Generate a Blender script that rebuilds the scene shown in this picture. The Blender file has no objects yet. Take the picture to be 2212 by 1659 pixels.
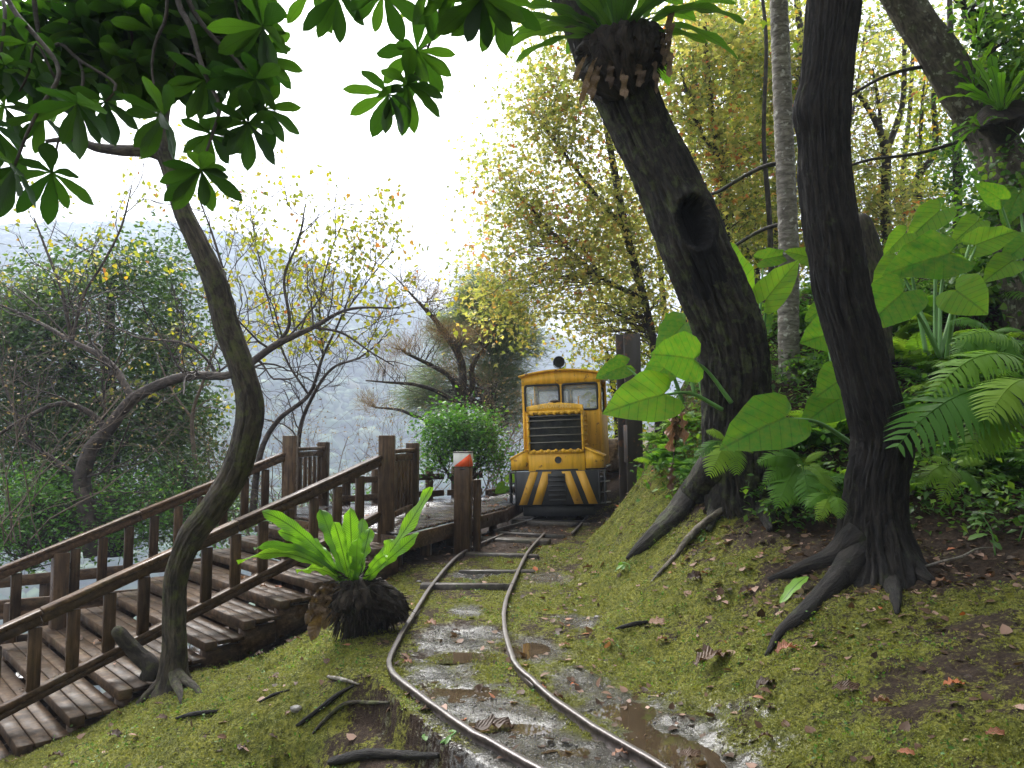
import bpy, math, random
import numpy as np
from mathutils import Vector, Matrix

S = bpy.context.scene
COL = S.collection
R = math.radians
rng = np.random.default_rng(11)
random.seed(11)

# ------------------------------------------------------------------ camera
TH = R(4.0)
CT, ST = math.cos(TH), math.sin(TH)
CAMZ = 1.6
cam_d = bpy.data.cameras.new("camera")
cam_d.sensor_width = 36.0
cam_d.lens = 36.0 * 1640 / 2212
cam_d.clip_start = 0.05
cam_d.clip_end = 3000
cam = bpy.data.objects.new("camera", cam_d)
COL.objects.link(cam)
cam.location = (0, 0, CAMZ)
cam.rotation_euler = (R(90) + TH, 0, 0)
S.camera = cam

# ------------------------------------------------------------------ world, sun, exposure
SUN_EL, SUN_AZ = 52, -28          # degrees; azimuth from +Y towards +X
w = bpy.data.worlds.new("World")
S.world = w
w.use_nodes = True
nt = w.node_tree
sky = nt.nodes.new("ShaderNodeTexSky")
sky.sky_type = 'NISHITA'
sky.sun_disc = False
sky.sun_elevation = R(SUN_EL)
sky.sun_rotation = R(SUN_AZ)
sky.air_density = 1.0
sky.dust_density = 4.0
sky.ozone_density = 1.0
hs = nt.nodes.new("ShaderNodeHueSaturation")
hs.inputs['Saturation'].default_value = 0.14     # overcast: nearly colourless sky
nt.links.new(sky.outputs[0], hs.inputs['Color'])
bg = nt.nodes["Background"]
nt.links.new(hs.outputs[0], bg.inputs['Color'])
bg.inputs['Strength'].default_value = 0.15
sun_d = bpy.data.lights.new("sun", 'SUN')
sun_d.energy = 1.2
sun_d.angle = R(40)
sun_d.color = (1.0, 0.97, 0.92)
sun = bpy.data.objects.new("sun", sun_d)
COL.objects.link(sun)
_sd = Vector((math.sin(R(SUN_AZ)) * math.cos(R(SUN_EL)), math.cos(R(SUN_AZ)) * math.cos(R(SUN_EL)), math.sin(R(SUN_EL))))
sun.rotation_euler = _sd.to_track_quat('Z', 'Y').to_euler()
sun.location = (0, 0, 40)
S.view_settings.view_transform = 'Standard'
S.view_settings.look = 'None'
S.view_settings.gamma = 1.0
S.view_settings.use_curve_mapping = False
S.view_settings.exposure = 2.65
S.cycles.max_bounces = 6
S.cycles.diffuse_bounces = 3
S.cycles.glossy_bounces = 3
S.cycles.transmission_bounces = 5
S.cycles.volume_bounces = 0
S.cycles.use_denoising = True

# ------------------------------------------------------------------ helpers
def P(px, py, d):
    x = (px - 1106) / 1640 * d
    v = (829.5 - py) / 1640 * d
    return np.array([x, d * CT - v * ST, CAMZ + d * ST + v * CT])

BASE = {}

def thing(name, label, cat, base, group=None):
    o = bpy.data.objects.new(name, None)
    COL.objects.link(o)
    b = np.array(base, float)
    o.location = b
    o.empty_display_size = 0.1
    o['label'] = label
    o['category'] = cat
    if group:
        o['group'] = group
    BASE[o.name] = b
    return o

def tag(o, label, cat, group=None):
    o['label'] = label
    o['category'] = cat
    if group:
        o['group'] = group
    return o

def mesh_data(name, V, F, mat, smooth=False, uv=None, attrs=None):
    V = np.asarray(V, np.float32).reshape(-1, 3)
    if not isinstance(F, (list, tuple)):
        F = [F]
    F = [np.asarray(f, np.int32) for f in F if len(f)]
    me = bpy.data.meshes.new(name)
    me.vertices.add(len(V))
    me.vertices.foreach_set('co', V.ravel())
    loops = np.concatenate([f.ravel() for f in F]).astype(np.int32)
    tot = np.concatenate([np.full(len(f), f.shape[1], np.int32) for f in F])
    st = np.concatenate([[0], np.cumsum(tot)[:-1]]).astype(np.int32)
    me.loops.add(len(loops))
    me.loops.foreach_set('vertex_index', loops)
    me.polygons.add(len(tot))
    me.polygons.foreach_set('loop_start', st)
    if smooth:
        me.polygons.foreach_set('use_smooth', np.ones(len(tot), bool))
    if uv is not None:
        l = me.uv_layers.new(name='UVMap')
        l.data.foreach_set('uv', np.asarray(uv, np.float32)[loops].ravel())
    if attrs:
        for k, a in attrs.items():
            at = me.attributes.new(k, 'FLOAT', 'POINT')
            at.data.foreach_set('value', np.asarray(a, np.float32))
    me.update(calc_edges=True)
    if mat:
        me.materials.append(mat)
    return me

def link(name, me, parent=None):
    o = bpy.data.objects.new(name, me)
    COL.objects.link(o)
    if parent is not None:
        o.parent = parent
        BASE[o.name] = BASE[parent.name]
    return o

def mk(name, V, F, mat, parent=None, smooth=False, uv=None, attrs=None, world=True, base=None):
    V = np.asarray(V, float).reshape(-1, 3)
    if parent is not None and world:
        V = V - BASE[parent.name]
    if base is not None:
        V = V - np.array(base)
    o = link(name, mesh_data(name, V, F, mat, smooth, uv, attrs), parent)
    if base is not None:
        o.location = base
    return o

def copy_thing(o, loc=None, rz=None):
    c = o.copy()
    COL.objects.link(c)
    for ch in o.children:
        d = ch.copy()
        COL.objects.link(d)
        d.parent = c
        for g in ch.children:
            e = g.copy()
            COL.objects.link(e)
            e.parent = d
    if loc is not None:
        c.location = loc
    if rz is not None:
        c.rotation_euler = rz
    return c

class MB:
    """collects verts / faces of one mesh"""
    def __init__(s):
        s.V = []; s.F = {}; s.n = 0; s.U = []
    def add(s, V, *Fs):
        V = np.asarray(V, float).reshape(-1, 3)
        for F in Fs:
            F = np.asarray(F, np.int64)
            if len(F):
                s.F.setdefault(F.shape[1], []).append(F + s.n)
        s.V.append(V); s.n += len(V)
        return s
    def box(s, c, size, ax=None, ch=0.004):
        V, F4, F3 = cbox(c, size, ax, ch)
        return s.add(V, F4, F3)
    def faces(s):
        return [np.concatenate(v) for v in s.F.values()]
    def build(s, name, mat, parent=None, smooth=False, world=True, base=None):
        return mk(name, np.concatenate(s.V), s.faces(), mat, parent, smooth, world=world, base=base)

_CB = None
def cbox(c, size, ax=None, ch=0.004):
    """chamfered box, centre c, full size, ax rows = local axes"""
    hx, hy, hz = [x / 2 for x in size]
    ch = min(ch, hx * .45, hy * .45, hz * .45)
    V = []
    idx = {}
    for sx in (-1, 1):
        for sy in (-1, 1):
            for sz in (-1, 1):
                for k in range(3):
                    p = [sx * (hx - (0 if k == 0 else ch)), sy * (hy - (0 if k == 1 else ch)), sz * (hz - (0 if k == 2 else ch))]
                    idx[(sx, sy, sz, k)] = len(V)
                    V.append(p)
    F4, F3 = [], []
    I = lambda sx, sy, sz, k: idx[(sx, sy, sz, k)]
    for s in (-1, 1):
        q = [I(s, -1, -1, 0), I(s, 1, -1, 0), I(s, 1, 1, 0), I(s, -1, 1, 0)]
        F4.append(q if s > 0 else q[::-1])
        q = [I(-1, s, -1, 1), I(-1, s, 1, 1), I(1, s, 1, 1), I(1, s, -1, 1)]
        F4.append(q if s > 0 else q[::-1])
        q = [I(-1, -1, s, 2), I(1, -1, s, 2), I(1, 1, s, 2), I(-1, 1, s, 2)]
        F4.append(q if s > 0 else q[::-1])
    for a in (-1, 1):
        for b in (-1, 1):
            q = [I(a, b, -1, 0), I(a, b, -1, 1), I(a, b, 1, 1), I(a, b, 1, 0)]
            F4.append(q if a * b > 0 else q[::-1])
            q = [I(a, -1, b, 0), I(a, 1, b, 0), I(a, 1, b, 2), I(a, -1, b, 2)]
            F4.append(q if a * b > 0 else q[::-1])
            q = [I(-1, a, b, 1), I(-1, a, b, 2), I(1, a, b, 2), I(1, a, b, 1)]
            F4.append(q if a * b > 0 else q[::-1])
    for sx in (-1, 1):
        for sy in (-1, 1):
            for sz in (-1, 1):
                q = [I(sx, sy, sz, 0), I(sx, sy, sz, 1), I(sx, sy, sz, 2)]
                F3.append(q if sx * sy * sz > 0 else q[::-1])
    V = np.array(V)
    if ax is not None:
        V = V @ np.array(ax, float)
    return V + np.array(c, float), np.array(F4), np.array(F3)

def bx(name, c, size, mat, parent=None, ax=None, ch=0.004, world=True):
    V, F4, F3 = cbox(c, size, ax, ch)
    return mk(name, V, [F4, F3], mat, parent, world=world)

def nrm(v):
    v = np.asarray(v, float)
    return v / (np.linalg.norm(v) + 1e-12)

def axes_from(d, up=(0, 0, 1)):
    """rows: along d, side, up-ish"""
    d = nrm(d)
    s = np.cross(up, d)
    if np.linalg.norm(s) < 1e-6:
        s = np.cross((0, 1, 0), d)
    s = nrm(s)
    return np.array([d, s, np.cross(d, s)])

def beam(name, a, b, wd, ht, mat, parent=None, up=(0, 0, 1), ch=0.004, world=True):
    a = np.array(a, float); b = np.array(b, float)
    return bx(name, (a + b) / 2, (np.linalg.norm(b - a), wd, ht), mat, parent, axes_from(b - a, up), ch, world)

def prism(poly, z0, z1):
    """vertical prism from ccw polygon"""
    n = len(poly)
    p = np.asarray(poly, float)
    V = np.vstack([np.column_stack([p, np.full(n, z0)]), np.column_stack([p, np.full(n, z1)])])
    q = np.array([[i, (i + 1) % n, n + (i + 1) % n, n + i] for i in range(n)])
    return V, q, np.array([list(range(n))[::-1]]), np.array([list(range(n, 2 * n))])

def h3(ix, iy, iz, seed):
    n = (ix.astype(np.int64) * 374761393 + iy.astype(np.int64) * 668265263 + iz.astype(np.int64) * 2147483647 + seed * 1274126177) & 0xffffffff
    n = ((n ^ (n >> 13)) * 1274126177) & 0xffffffff
    n = ((n ^ (n >> 16)) * 2246822519) & 0xffffffff
    return ((n ^ (n >> 15)) & 0xffffff) / float(0xffffff)

def vn(p, seed=0):
    p = np.asarray(p, float)
    i = np.floor(p).astype(np.int64)
    f = p - i
    f = f * f * (3 - 2 * f)
    r = 0
    for dx in (0, 1):
        wx = f[..., 0] if dx else 1 - f[..., 0]
        for dy in (0, 1):
            wy = f[..., 1] if dy else 1 - f[..., 1]
            for dz in (0, 1):
                wz = f[..., 2] if dz else 1 - f[..., 2]
                r = r + wx * wy * wz * h3(i[..., 0] + dx, i[..., 1] + dy, i[..., 2] + dz, seed)
    return r

def fbm(p, oct=4, seed=0):
    p = np.asarray(p, float)
    a, t, s = 1.0, 0, 0
    for k in range(oct):
        t = t + a * vn(p * (2 ** k), seed + k)
        s += a
        a *= .5
    return t / s - .5

def fb2(x, y, sc, oct=4, seed=0):
    return fbm(np.stack([x * sc, y * sc, np.zeros_like(x) + seed * .37], -1), oct, seed)

def catmull(pts, step):
    pts = np.asarray(pts, float)
    p = np.vstack([2 * pts[0] - pts[1], pts, 2 * pts[-1] - pts[-2]])
    out = []
    for i in range(1, len(p) - 2):
        L = np.linalg.norm(p[i + 1][:3] - p[i][:3])
        n = max(2, int(L / step))
        t = np.arange(n)[:, None] / n
        a, b, c, d = p[i - 1], p[i], p[i + 1], p[i + 2]
        out.append(.5 * ((2 * b) + (c - a) * t + (2 * a - 5 * b + 4 * c - d) * t ** 2 + (3 * b - a - 3 * c + d) * t ** 3))
    out.append(p[-2][None])
    return np.vstack(out)

def sweep(path, sides, step=None, disp=None, cap=True):
    """path rows x,y,z,r -> V,F(quads),[ngon caps],uv ; disp(theta,s,xyz,r)->radius multiplier"""
    q = catmull(path, step) if step else np.asarray(path, float)
    c = q[:, :3]; r = np.maximum(q[:, 3], 1e-4)
    n = len(c)
    t = np.gradient(c, axis=0)
    t /= np.linalg.norm(t, axis=1)[:, None] + 1e-12
    ref = np.array([0, 1., 0]) if abs(t[0][1]) < .85 else np.array([1., 0, 0])
    u = nrm(ref - t[0] * np.dot(ref, t[0]))
    U = np.zeros((n, 3)); U[0] = u
    for i in range(1, n):
        u = U[i - 1] - t[i] * np.dot(U[i - 1], t[i])
        U[i] = nrm(u)
    W = np.cross(t, U)
    th = np.arange(sides) / sides * 2 * np.pi
    s = np.concatenate([[0], np.cumsum(np.linalg.norm(np.diff(c, axis=0), axis=1))])
    dirs = U[:, None, :] * np.cos(th)[None, :, None] + W[:, None, :] * np.sin(th)[None, :, None]
    rr = np.repeat(r[:, None], sides, 1)
    if disp is not None:
        rr = rr * disp(th[None, :] + 0 * rr, s[:, None] + 0 * rr, c[:, None, :] + dirs * rr[..., None], rr, dirs)
    V = c[:, None, :] + dirs * rr[..., None]
    a = np.arange(n - 1)[:, None] * sides
    j = np.arange(sides)[None, :]
    jn = (j + 1) % sides
    F = np.stack([a + j, a + jn, a + sides + jn, a + sides + j], -1).reshape(-1, 4)
    uv = np.stack([th[None, :] * r.mean() + 0 * rr, s[:, None] + 0 * rr], -1).reshape(-1, 2)
    fs = [F]
    if cap:
        fs.append(np.array([list(range(sides))[::-1]]))
        fs.append(np.array([list(range((n - 1) * sides, n * sides))]))
    return V.reshape(-1, 3), fs, uv

def tube(name, path, sides, mat, parent=None, step=None, disp=None, base=None, smooth=True, world=True):
    V, F, uv = sweep(path, sides, step, disp)
    return mk(name, V, F, mat, parent, smooth, uv, base=base, world=world)

def segs_mesh(segs, n=5):
    """many thin tapered branch pieces -> one mesh"""
    A = np.array([np.concatenate([s[0], s[1], [s[2], s[3]]]) for s in segs], float)
    p0, p1, r0, r1 = A[:, :3], A[:, 3:6], A[:, 6], A[:, 7]
    d = p1 - p0
    d /= np.linalg.norm(d, axis=1)[:, None] + 1e-9
    ref = np.where(np.abs(d[:, 2:3]) > .8, np.array([[1., 0, 0]]), np.array([[0, 0, 1.]]))
    u = np.cross(d, ref); u /= np.linalg.norm(u, axis=1)[:, None] + 1e-9
    v = np.cross(d, u)
    th = np.arange(n) / n * 2 * np.pi
    ring = u[:, None] * np.cos(th)[None, :, None] + v[:, None] * np.sin(th)[None, :, None]
    V = np.concatenate([p0[:, None] + ring * r0[:, None, None], p1[:, None] + ring * r1[:, None, None]], 1)
    b = (np.arange(len(A)) * 2 * n)[:, None]
    j = np.arange(n)[None]; jn = (j + 1) % n
    F = np.stack([b + j, b + jn, b + n + jn, b + n + j], -1).reshape(-1, 4)
    return V.reshape(-1, 3), F

# leaf templates: V (k,3) with +Y the tip, F triangles
T_OVAL = (np.array([[0, 0, 0], [.28, .45, .06], [0, 1, -.05], [-.28, .45, .06]]), np.array([[0, 1, 2], [0, 2, 3]]))
T_HEART = (np.array([[0, 0, 0], [.42, .1, .06], [.36, .5, .05], [0, 1, -.1], [-.36, .5, .05], [-.42, .1, .06]]),
           np.array([[0, 1, 2], [0, 2, 3], [0, 3, 4], [0, 4, 5]]))
T_MAPLE = (np.array([[0, 0, 0], [.2, .15, .03], [.62, .42, -.06], [.2, .48, .03], [0, 1.05, -.1], [-.2, .48, .03], [-.62, .42, -.06], [-.2, .15, .03]]),
           np.array([[0, 1, 3], [1, 2, 3], [0, 3, 4], [0, 4, 5], [0, 5, 7], [5, 6, 7]]))
T_NEEDLE = (np.array([[-.02, 0, 0], [.02, 0, 0], [0, 1, 0]]), np.array([[0, 1, 2]]))

def leaf_cloud(pos, size, tpl, droop=.3, up=.6, dirs=None, seed=0, flat=None):
    """scatter template at pos; size scalar/array. returns V,F,rnd"""
    g = np.random.default_rng(seed)
    n = len(pos)
    if dirs is None:
        y = g.normal(size=(n, 3)); y[:, 2] = y[:, 2] * .5 - droop
    else:
        y = dirs + g.normal(size=(n, 3)) * .25
    y /= np.linalg.norm(y, axis=1)[:, None]
    z = g.normal(size=(n, 3)) * (1 - up); z[:, 2] += up
    x = np.cross(y, z); x /= np.linalg.norm(x, axis=1)[:, None] + 1e-9
    z = np.cross(x, y)
    tv, tf = tpl
    sz = (np.asarray(size) * np.ones(n))[:, None, None]
    V = pos[:, None] + sz * (tv[None, :, 0:1] * x[:, None] + tv[None, :, 1:2] * y[:, None] + tv[None, :, 2:3] * z[:, None])
    k = len(tv)
    F = tf[None] + (np.arange(n) * k)[:, None, None]
    rn = np.repeat(g.random(n), k)
    return V.reshape(-1, 3), F.reshape(-1, tf.shape[1]), rn

# ------------------------------------------------------------------ materials
MATS = {}
def newmat(name):
    m = bpy.data.materials.new(name)
    m.use_nodes = True
    MATS[name] = m
    n = m.node_tree
    b = n.nodes['Principled BSDF']
    return m, n, b

def nd(n, t, **kw):
    x = n.nodes.new(t)
    for k, v in kw.items():
        if k in x.inputs:
            x.inputs[k].default_value = v
        else:
            setattr(x, k, v)
    return x

def ramp(n, fac, stops):
    r = n.nodes.new('ShaderNodeValToRGB')
    e = r.color_ramp.elements
    while len(e) < len(stops):
        e.new(.5)
    for i, (p, c) in enumerate(stops):
        e[i].position = p
        e[i].color = (c[0], c[1], c[2], 1) if len(c) == 3 else c
    n.links.new(fac, r.inputs['Fac'])
    return r.outputs['Color']

def noise(n, vec, scale, detail=5, rough=.6, dist=0):
    x = nd(n, 'ShaderNodeTexNoise', Scale=scale, Detail=detail, Roughness=rough, Distortion=dist)
    if vec is not None:
        n.links.new(vec, x.inputs['Vector'])
    return x.outputs['Fac']

def mapping(n, vec, sc):
    m = nd(n, 'ShaderNodeMapping')
    m.inputs['Scale'].default_value = sc
    n.links.new(vec, m.inputs['Vector'])
    return m.outputs['Vector']

def mixc(n, fac, a, b, mode='MIX'):
    m = n.nodes.new('ShaderNodeMix')
    m.data_type = 'RGBA'
    m.blend_type = mode
    for s, v in ((m.inputs[0], fac), (m.inputs[6], a), (m.inputs[7], b)):
        if hasattr(v, 'is_output'):
            n.links.new(v, s)
        elif isinstance(v, (int, float)):
            s.default_value = v
        else:
            s.default_value = (*v, 1)
    return m.outputs[2]

def maprange(n, v, a, b, c=0, d=1):
    m = nd(n, 'ShaderNodeMapRange')
    n.links.new(v, m.inputs[0])
    m.inputs[1].default_value = a; m.inputs[2].default_value = b
    m.inputs[3].default_value = c; m.inputs[4].default_value = d
    return m.outputs[0]

def bump(n, b, h, strength=.5, dist=.01):
    x = nd(n, 'ShaderNodeBump', Strength=strength, Distance=dist)
    n.links.new(h, x.inputs['Height'])
    n.links.new(x.outputs[0], b.inputs['Normal'])
    return x

def coord(n, which='Object'):
    return n.nodes.new('ShaderNodeTexCoord').outputs[which]

def attr(n, name):
    a = n.nodes.new('ShaderNodeAttribute')
    a.attribute_name = name
    return a.outputs['Fac']

def leaf_mat(name, stops, trans=.45, rough=.4, use='rnd', spec=.35, tint=(1.25, 1.25, .55), vein=None, nscale=0):
    m, n, b = newmat(name)
    if use == 'rnd':
        c = ramp(n, attr(n, 'rnd'), stops)
    else:
        oi = n.nodes.new('ShaderNodeObjectInfo')
        c = ramp(n, oi.outputs['Random'], stops)
    h = None
    if vein:
        # uv: u along leaf, v across (-.5..+.5 about 0.5)
        uv = coord(n, 'UV')
        sp = n.nodes.new('ShaderNodeSeparateXYZ')
        n.links.new(uv, sp.inputs[0])
        ab = nd(n, 'ShaderNodeMath', operation='SUBTRACT'); n.links.new(sp.outputs[1], ab.inputs[0]); ab.inputs[1].default_value = .5
        av = nd(n, 'ShaderNodeMath', operation='ABSOLUTE'); n.links.new(ab.outputs[0], av.inputs[0])
        slant = nd(n, 'ShaderNodeMath', operation='MULTIPLY_ADD')
        n.links.new(av.outputs[0], slant.inputs[0]); slant.inputs[1].default_value = -vein.get('slant', .5)
        n.links.new(sp.outputs[0], slant.inputs[2])
        mul = nd(n, 'ShaderNodeMath', operation='MULTIPLY'); n.links.new(slant.outputs[0], mul.inputs[0]); mul.inputs[1].default_value = vein.get('n', 10) * 6.2832
        si = nd(n, 'ShaderNodeMath', operation='SINE'); n.links.new(mul.outputs[0], si.inputs[0])
        line = maprange(n, si.outputs[0], vein.get('edge', .86), 1.0)
        mid = maprange(n, av.outputs[0], vein.get('mid', .03), vein.get('mid', .03) * .3)
        mx = nd(n, 'ShaderNodeMath', operation='MAXIMUM'); n.links.new(line, mx.inputs[0]); n.links.new(mid, mx.inputs[1])
        sc = nd(n, 'ShaderNodeMath', operation='MULTIPLY'); n.links.new(mx.outputs[0], sc.inputs[0]); sc.inputs[1].default_value = vein.get('amt', .55)
        c = mixc(n, sc.outputs[0], c, vein.get('col', (.02, .05, .01)))
        bump(n, b, sc.outputs[0] if vein.get('thin') else si.outputs[0], vein.get('bump', .35), vein.get('bd', .01))
    if nscale:
        f = noise(n, coord(n, 'Object'), nscale, 3)
        c = mixc(n, maprange(n, f, .35, .7, 0, .45), c, (.25, .3, .03))
        sp_ = noise(n, coord(n, 'Object'), nscale * 4, 3, .7)
        c = mixc(n, maprange(n, sp_, .68, .72, 0, .8), c, (.22, .13, .03))
    n.links.new(c, b.inputs['Base Color'])
    b.inputs['Roughness'].default_value = rough
    b.inputs['Specular IOR Level'].default_value = spec
    tr = n.nodes.new('ShaderNodeBsdfTranslucent')
    c2 = mixc(n, 1.0, c, tint, 'MULTIPLY')
    n.links.new(c2, tr.inputs['Color'])
    mx = n.nodes.new('ShaderNodeMixShader')
    mx.inputs[0].default_value = trans
    n.links.new(b.outputs[0], mx.inputs[1])
    n.links.new(tr.outputs[0], mx.inputs[2])
    n.links.new(mx.outputs[0], n.nodes['Material Output'].inputs['Surface'])
    return m

def bark_mat(name, dark, light, moss=None, mossamt=0, sx=26, sy=5, rough=.75, bstr=.9, lichen=None, bd=.02, cross=False):
    m, n, b = newmat(name)
    uv = coord(n, 'UV')
    ob = coord(n, 'Object')
    f = noise(n, mapping(n, uv, (sx, sy, 1)), 1.0, 8, .68, .6)
    big = noise(n, ob, 3.0, 4)
    c = ramp(n, f, [(.40, dark), (.66, light)])
    c = mixc(n, maprange(n, big, .4, .65, 0, .6), c, dark)
    if moss:
        g = n.nodes.new('ShaderNodeNewGeometry')
        mo = noise(n, ob, 7.0, 6, .7)
        c = mixc(n, maprange(n, mo, .62 - mossamt * .3, .75 - mossamt * .25, 0, .85), c, moss)
    if lichen:
        li = noise(n, ob, 14.0, 3, .5)
        c = mixc(n, maprange(n, li, .6, .66, 0, .7), c, lichen)
    n.links.new(c, b.inputs['Base Color'])
    b.inputs['Roughness'].default_value = rough
    b.inputs['Specular IOR Level'].default_value = .3
    bump(n, b, f, bstr, bd * 2)
    return m

def wood_mat(name, dark, mid, light, axis_scale=(2, 40, 40), rough=(.25, .6), use='Object', algae=0.25, spec=.3):
    m, n, b = newmat(name)
    ob = coord(n, use)
    oi = n.nodes.new('ShaderNodeObjectInfo')
    off = nd(n, 'ShaderNodeVectorMath', operation='ADD')
    n.links.new(ob, off.inputs[0])
    comb = n.nodes.new('ShaderNodeCombineXYZ')
    ml = nd(n, 'ShaderNodeMath', operation='MULTIPLY'); n.links.new(oi.outputs['Random'], ml.inputs[0]); ml.inputs[1].default_value = 30
    n.links.new(ml.outputs[0], comb.inputs[0]); n.links.new(ml.outputs[0], comb.inputs[2])
    n.links.new(comb.outputs[0], off.inputs[1])
    v = mapping(n, off.outputs[0], axis_scale)
    g = noise(n, v, 1.0, 6, .65, .3)
    c = ramp(n, g, [(.3, dark), (.55, mid), (.75, light)])
    st = noise(n, off.outputs[0], 5, 4, .6)
    c = mixc(n, maprange(n, st, .5, .75, 0, .7), c, dark)
    al = noise(n, off.outputs[0], 2.7, 5, .7)
    c = mixc(n, maprange(n, al, .55, .72, 0, algae), c, (.07, .075, .035))
    hv = nd(n, 'ShaderNodeHueSaturation')
    n.links.new(maprange(n, oi.outputs['Random'], 0, 1, .7, 1.25), hv.inputs['Value'])
    n.links.new(c, hv.inputs['Color'])
    n.links.new(hv.outputs[0], b.inputs['Base Color'])
    n.links.new(maprange(n, st, .35, .7, rough[0], rough[1]), b.inputs['Roughness'])
    b.inputs['Specular IOR Level'].default_value = spec
    bump(n, b, g, .35, .006)
    return m
# ------------------------------------------------------------------ material instances
M = {}
M['bark_dark'] = bark_mat('bark_dark', (.006, .005, .0045), (.031, .025, .02), (.04, .048, .018), .10, 30, 6)
M['bark_big'] = bark_mat('bark_big', (.008, .007, .0055), (.052, .043, .033), (.07, .085, .03), .38, 26, 6)
M['bark_curvy'] = bark_mat('bark_curvy', (.018, .014, .010), (.10, .08, .058), (.08, .09, .028), .4, 30, 7)
M['bark_grey'] = bark_mat('bark_grey', (.10, .085, .07), (.34, .31, .27), (.1, .11, .06), .2, 9, 26, lichen=(.5, .48, .44), bd=.006)
M['bark_mossy'] = bark_mat('bark_mossy', (.05, .04, .03), (.2, .17, .13), (.10, .11, .05), .35, 20, 9, lichen=(.35, .34, .28))
M['bark_thin'] = bark_mat('bark_thin', (.014, .011, .009), (.06, .048, .038), (.08, .085, .03), .3, 20, 9)
M['twig'] = bark_mat('twig', (.03, .023, .019), (.12, .095, .08), None, 0, 12, 8)
M['twig_pale'] = bark_mat('twig_pale', (.10, .075, .055), (.25, .20, .15), None, 0, 12, 8)
M['wood'] = wood_mat('wood_brown_stain', (.026, .016, .009), (.085, .05, .027), (.16, .10, .058), (3, 34, 34), spec=.18)
M['wood_z'] = wood_mat('wood_brown_upright', (.024, .015, .009), (.08, .048, .026), (.145, .092, .052), (34, 34, 3), spec=.12)
M['tread'] = wood_mat('wood_tread', (.018, .012, .008), (.07, .043, .023), (.14, .088, .048), (14, 14, 14), (.35, .7), algae=.35, spec=.15)
M['deck'] = wood_mat('wood_deck_wet', (.03, .022, .018), (.075, .05, .038), (.13, .09, .07), (14, 14, 14), (.06, .22), algae=.1, spec=.8)
for _m in ('deck',):
    _bb = M[_m].node_tree.nodes['Principled BSDF']; _bb.inputs['Coat Weight'].default_value = .9; _bb.inputs['Coat Roughness'].default_value = .09; _bb.inputs['Coat IOR'].default_value = 1.6
M['sleeper'] = wood_mat('wood_sleeper', (.02, .016, .012), (.06, .05, .04), (.13, .11, .09), (16, 16, 16), (.25, .7), algae=.6)

MAPLE_STOPS = [(0, (.14, .19, .05)), (.35, (.25, .28, .075)), (.65, (.36, .35, .10)), (.86, (.46, .37, .11)), (.95, (.48, .25, .07)), (1, (.40, .13, .05))]
M['maple'] = leaf_mat('maple_leaf', MAPLE_STOPS, .62, .45, tint=(1.3, 1.3, .85))
M['maple_green'] = leaf_mat('maple_leaf_green', [(0, (.07, .12, .015)), (.5, (.17, .22, .025)), (.85, (.38, .36, .04)), (1, (.42, .26, .03))], .58, .45, tint=(1.35, 1.35, .6))
M['yellow_leaf'] = leaf_mat('plum_leaf_yellow', [(0, (.16, .2, .03)), (.6, (.30, .32, .04)), (.93, (.42, .34, .04)), (1, (.4, .12, .04))], .5, .45)
M['dark_leaf'] = leaf_mat('evergreen_leaf', [(0, (.025, .06, .016)), (.6, (.055, .12, .026)), (1, (.13, .21, .04))], .35, .35)
M['bush_leaf'] = leaf_mat('bush_leaf', [(0, (.04, .12, .02)), (.6, (.08, .22, .03)), (1, (.17, .33, .05))], .45, .35)
M['under_leaf'] = leaf_mat('undergrowth_leaf', [(0, (.03, .085, .014)), (.6, (.075, .18, .025)), (1, (.17, .28, .035))], .45, .45)
M['pine'] = leaf_mat('pine_needles', [(0, (.07, .12, .06)), (.7, (.14, .2, .10)), (1, (.24, .22, .11))], .3, .5)
M['pine_brown'] = leaf_mat('pine_needles_brown', [(0, (.12, .07, .035)), (.7, (.2, .12, .06)), (1, (.14, .15, .07))], .3, .5)
M['dry'] = leaf_mat('dry_brush', [(0, (.12, .08, .06)), (.5, (.22, .16, .11)), (1, (.34, .26, .16))], .3, .6)
M['big_leaf'] = leaf_mat('broad_leaf', [(0, (.014, .042, .010)), (.5, (.032, .08, .016)), (1, (.07, .145, .024))], .38, .42, 'obj',
                         tint=(1.5, 1.8, .45), vein=dict(n=13, slant=.55, edge=.9, mid=.035, amt=.35, col=(.02, .045, .01), bump=.12, bd=.004))
M['taro'] = leaf_mat('elephant_ear_leaf', [(0, (.055, .20, .02)), (.5, (.085, .27, .025)), (1, (.15, .34, .03))], .55, .5, 'obj', spec=.22,
                     tint=(1.35, 1.25, .4), vein=dict(n=8, slant=.55, edge=.93, mid=.022, amt=.7, col=(.035, .11, .015), bump=.25, bd=.004, thin=True), nscale=9)
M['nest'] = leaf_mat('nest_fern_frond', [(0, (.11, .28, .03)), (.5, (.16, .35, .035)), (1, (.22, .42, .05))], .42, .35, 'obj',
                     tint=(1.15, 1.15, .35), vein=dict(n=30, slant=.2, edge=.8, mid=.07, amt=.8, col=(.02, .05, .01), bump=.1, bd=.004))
M['nest_dark'] = leaf_mat('nest_fern_frond_dark', [(0, (.05, .13, .02)), (.5, (.08, .2, .025)), (1, (.12, .26, .03))], .42, .4, 'obj',
                     tint=(1.25, 1.25, .4), vein=dict(n=30, slant=.2, edge=.8, mid=.05, amt=.5, col=(.02, .04, .01), bump=.1, bd=.004))  # similar veining in a deeper green, for darker fronds and seedling leaves
M['fern'] = leaf_mat('fern_frond', [(0, (.06, .17, .02)), (.5, (.12, .27, .03)), (1, (.24, .38, .04))], .5, .5, 'obj', spec=.2)
M['stalk'], _n, _b = newmat('green_stalk')
_b.inputs['Base Color'].default_value = (.10, .24, .05, 1); _b.inputs['Roughness'].default_value = .4
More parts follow.
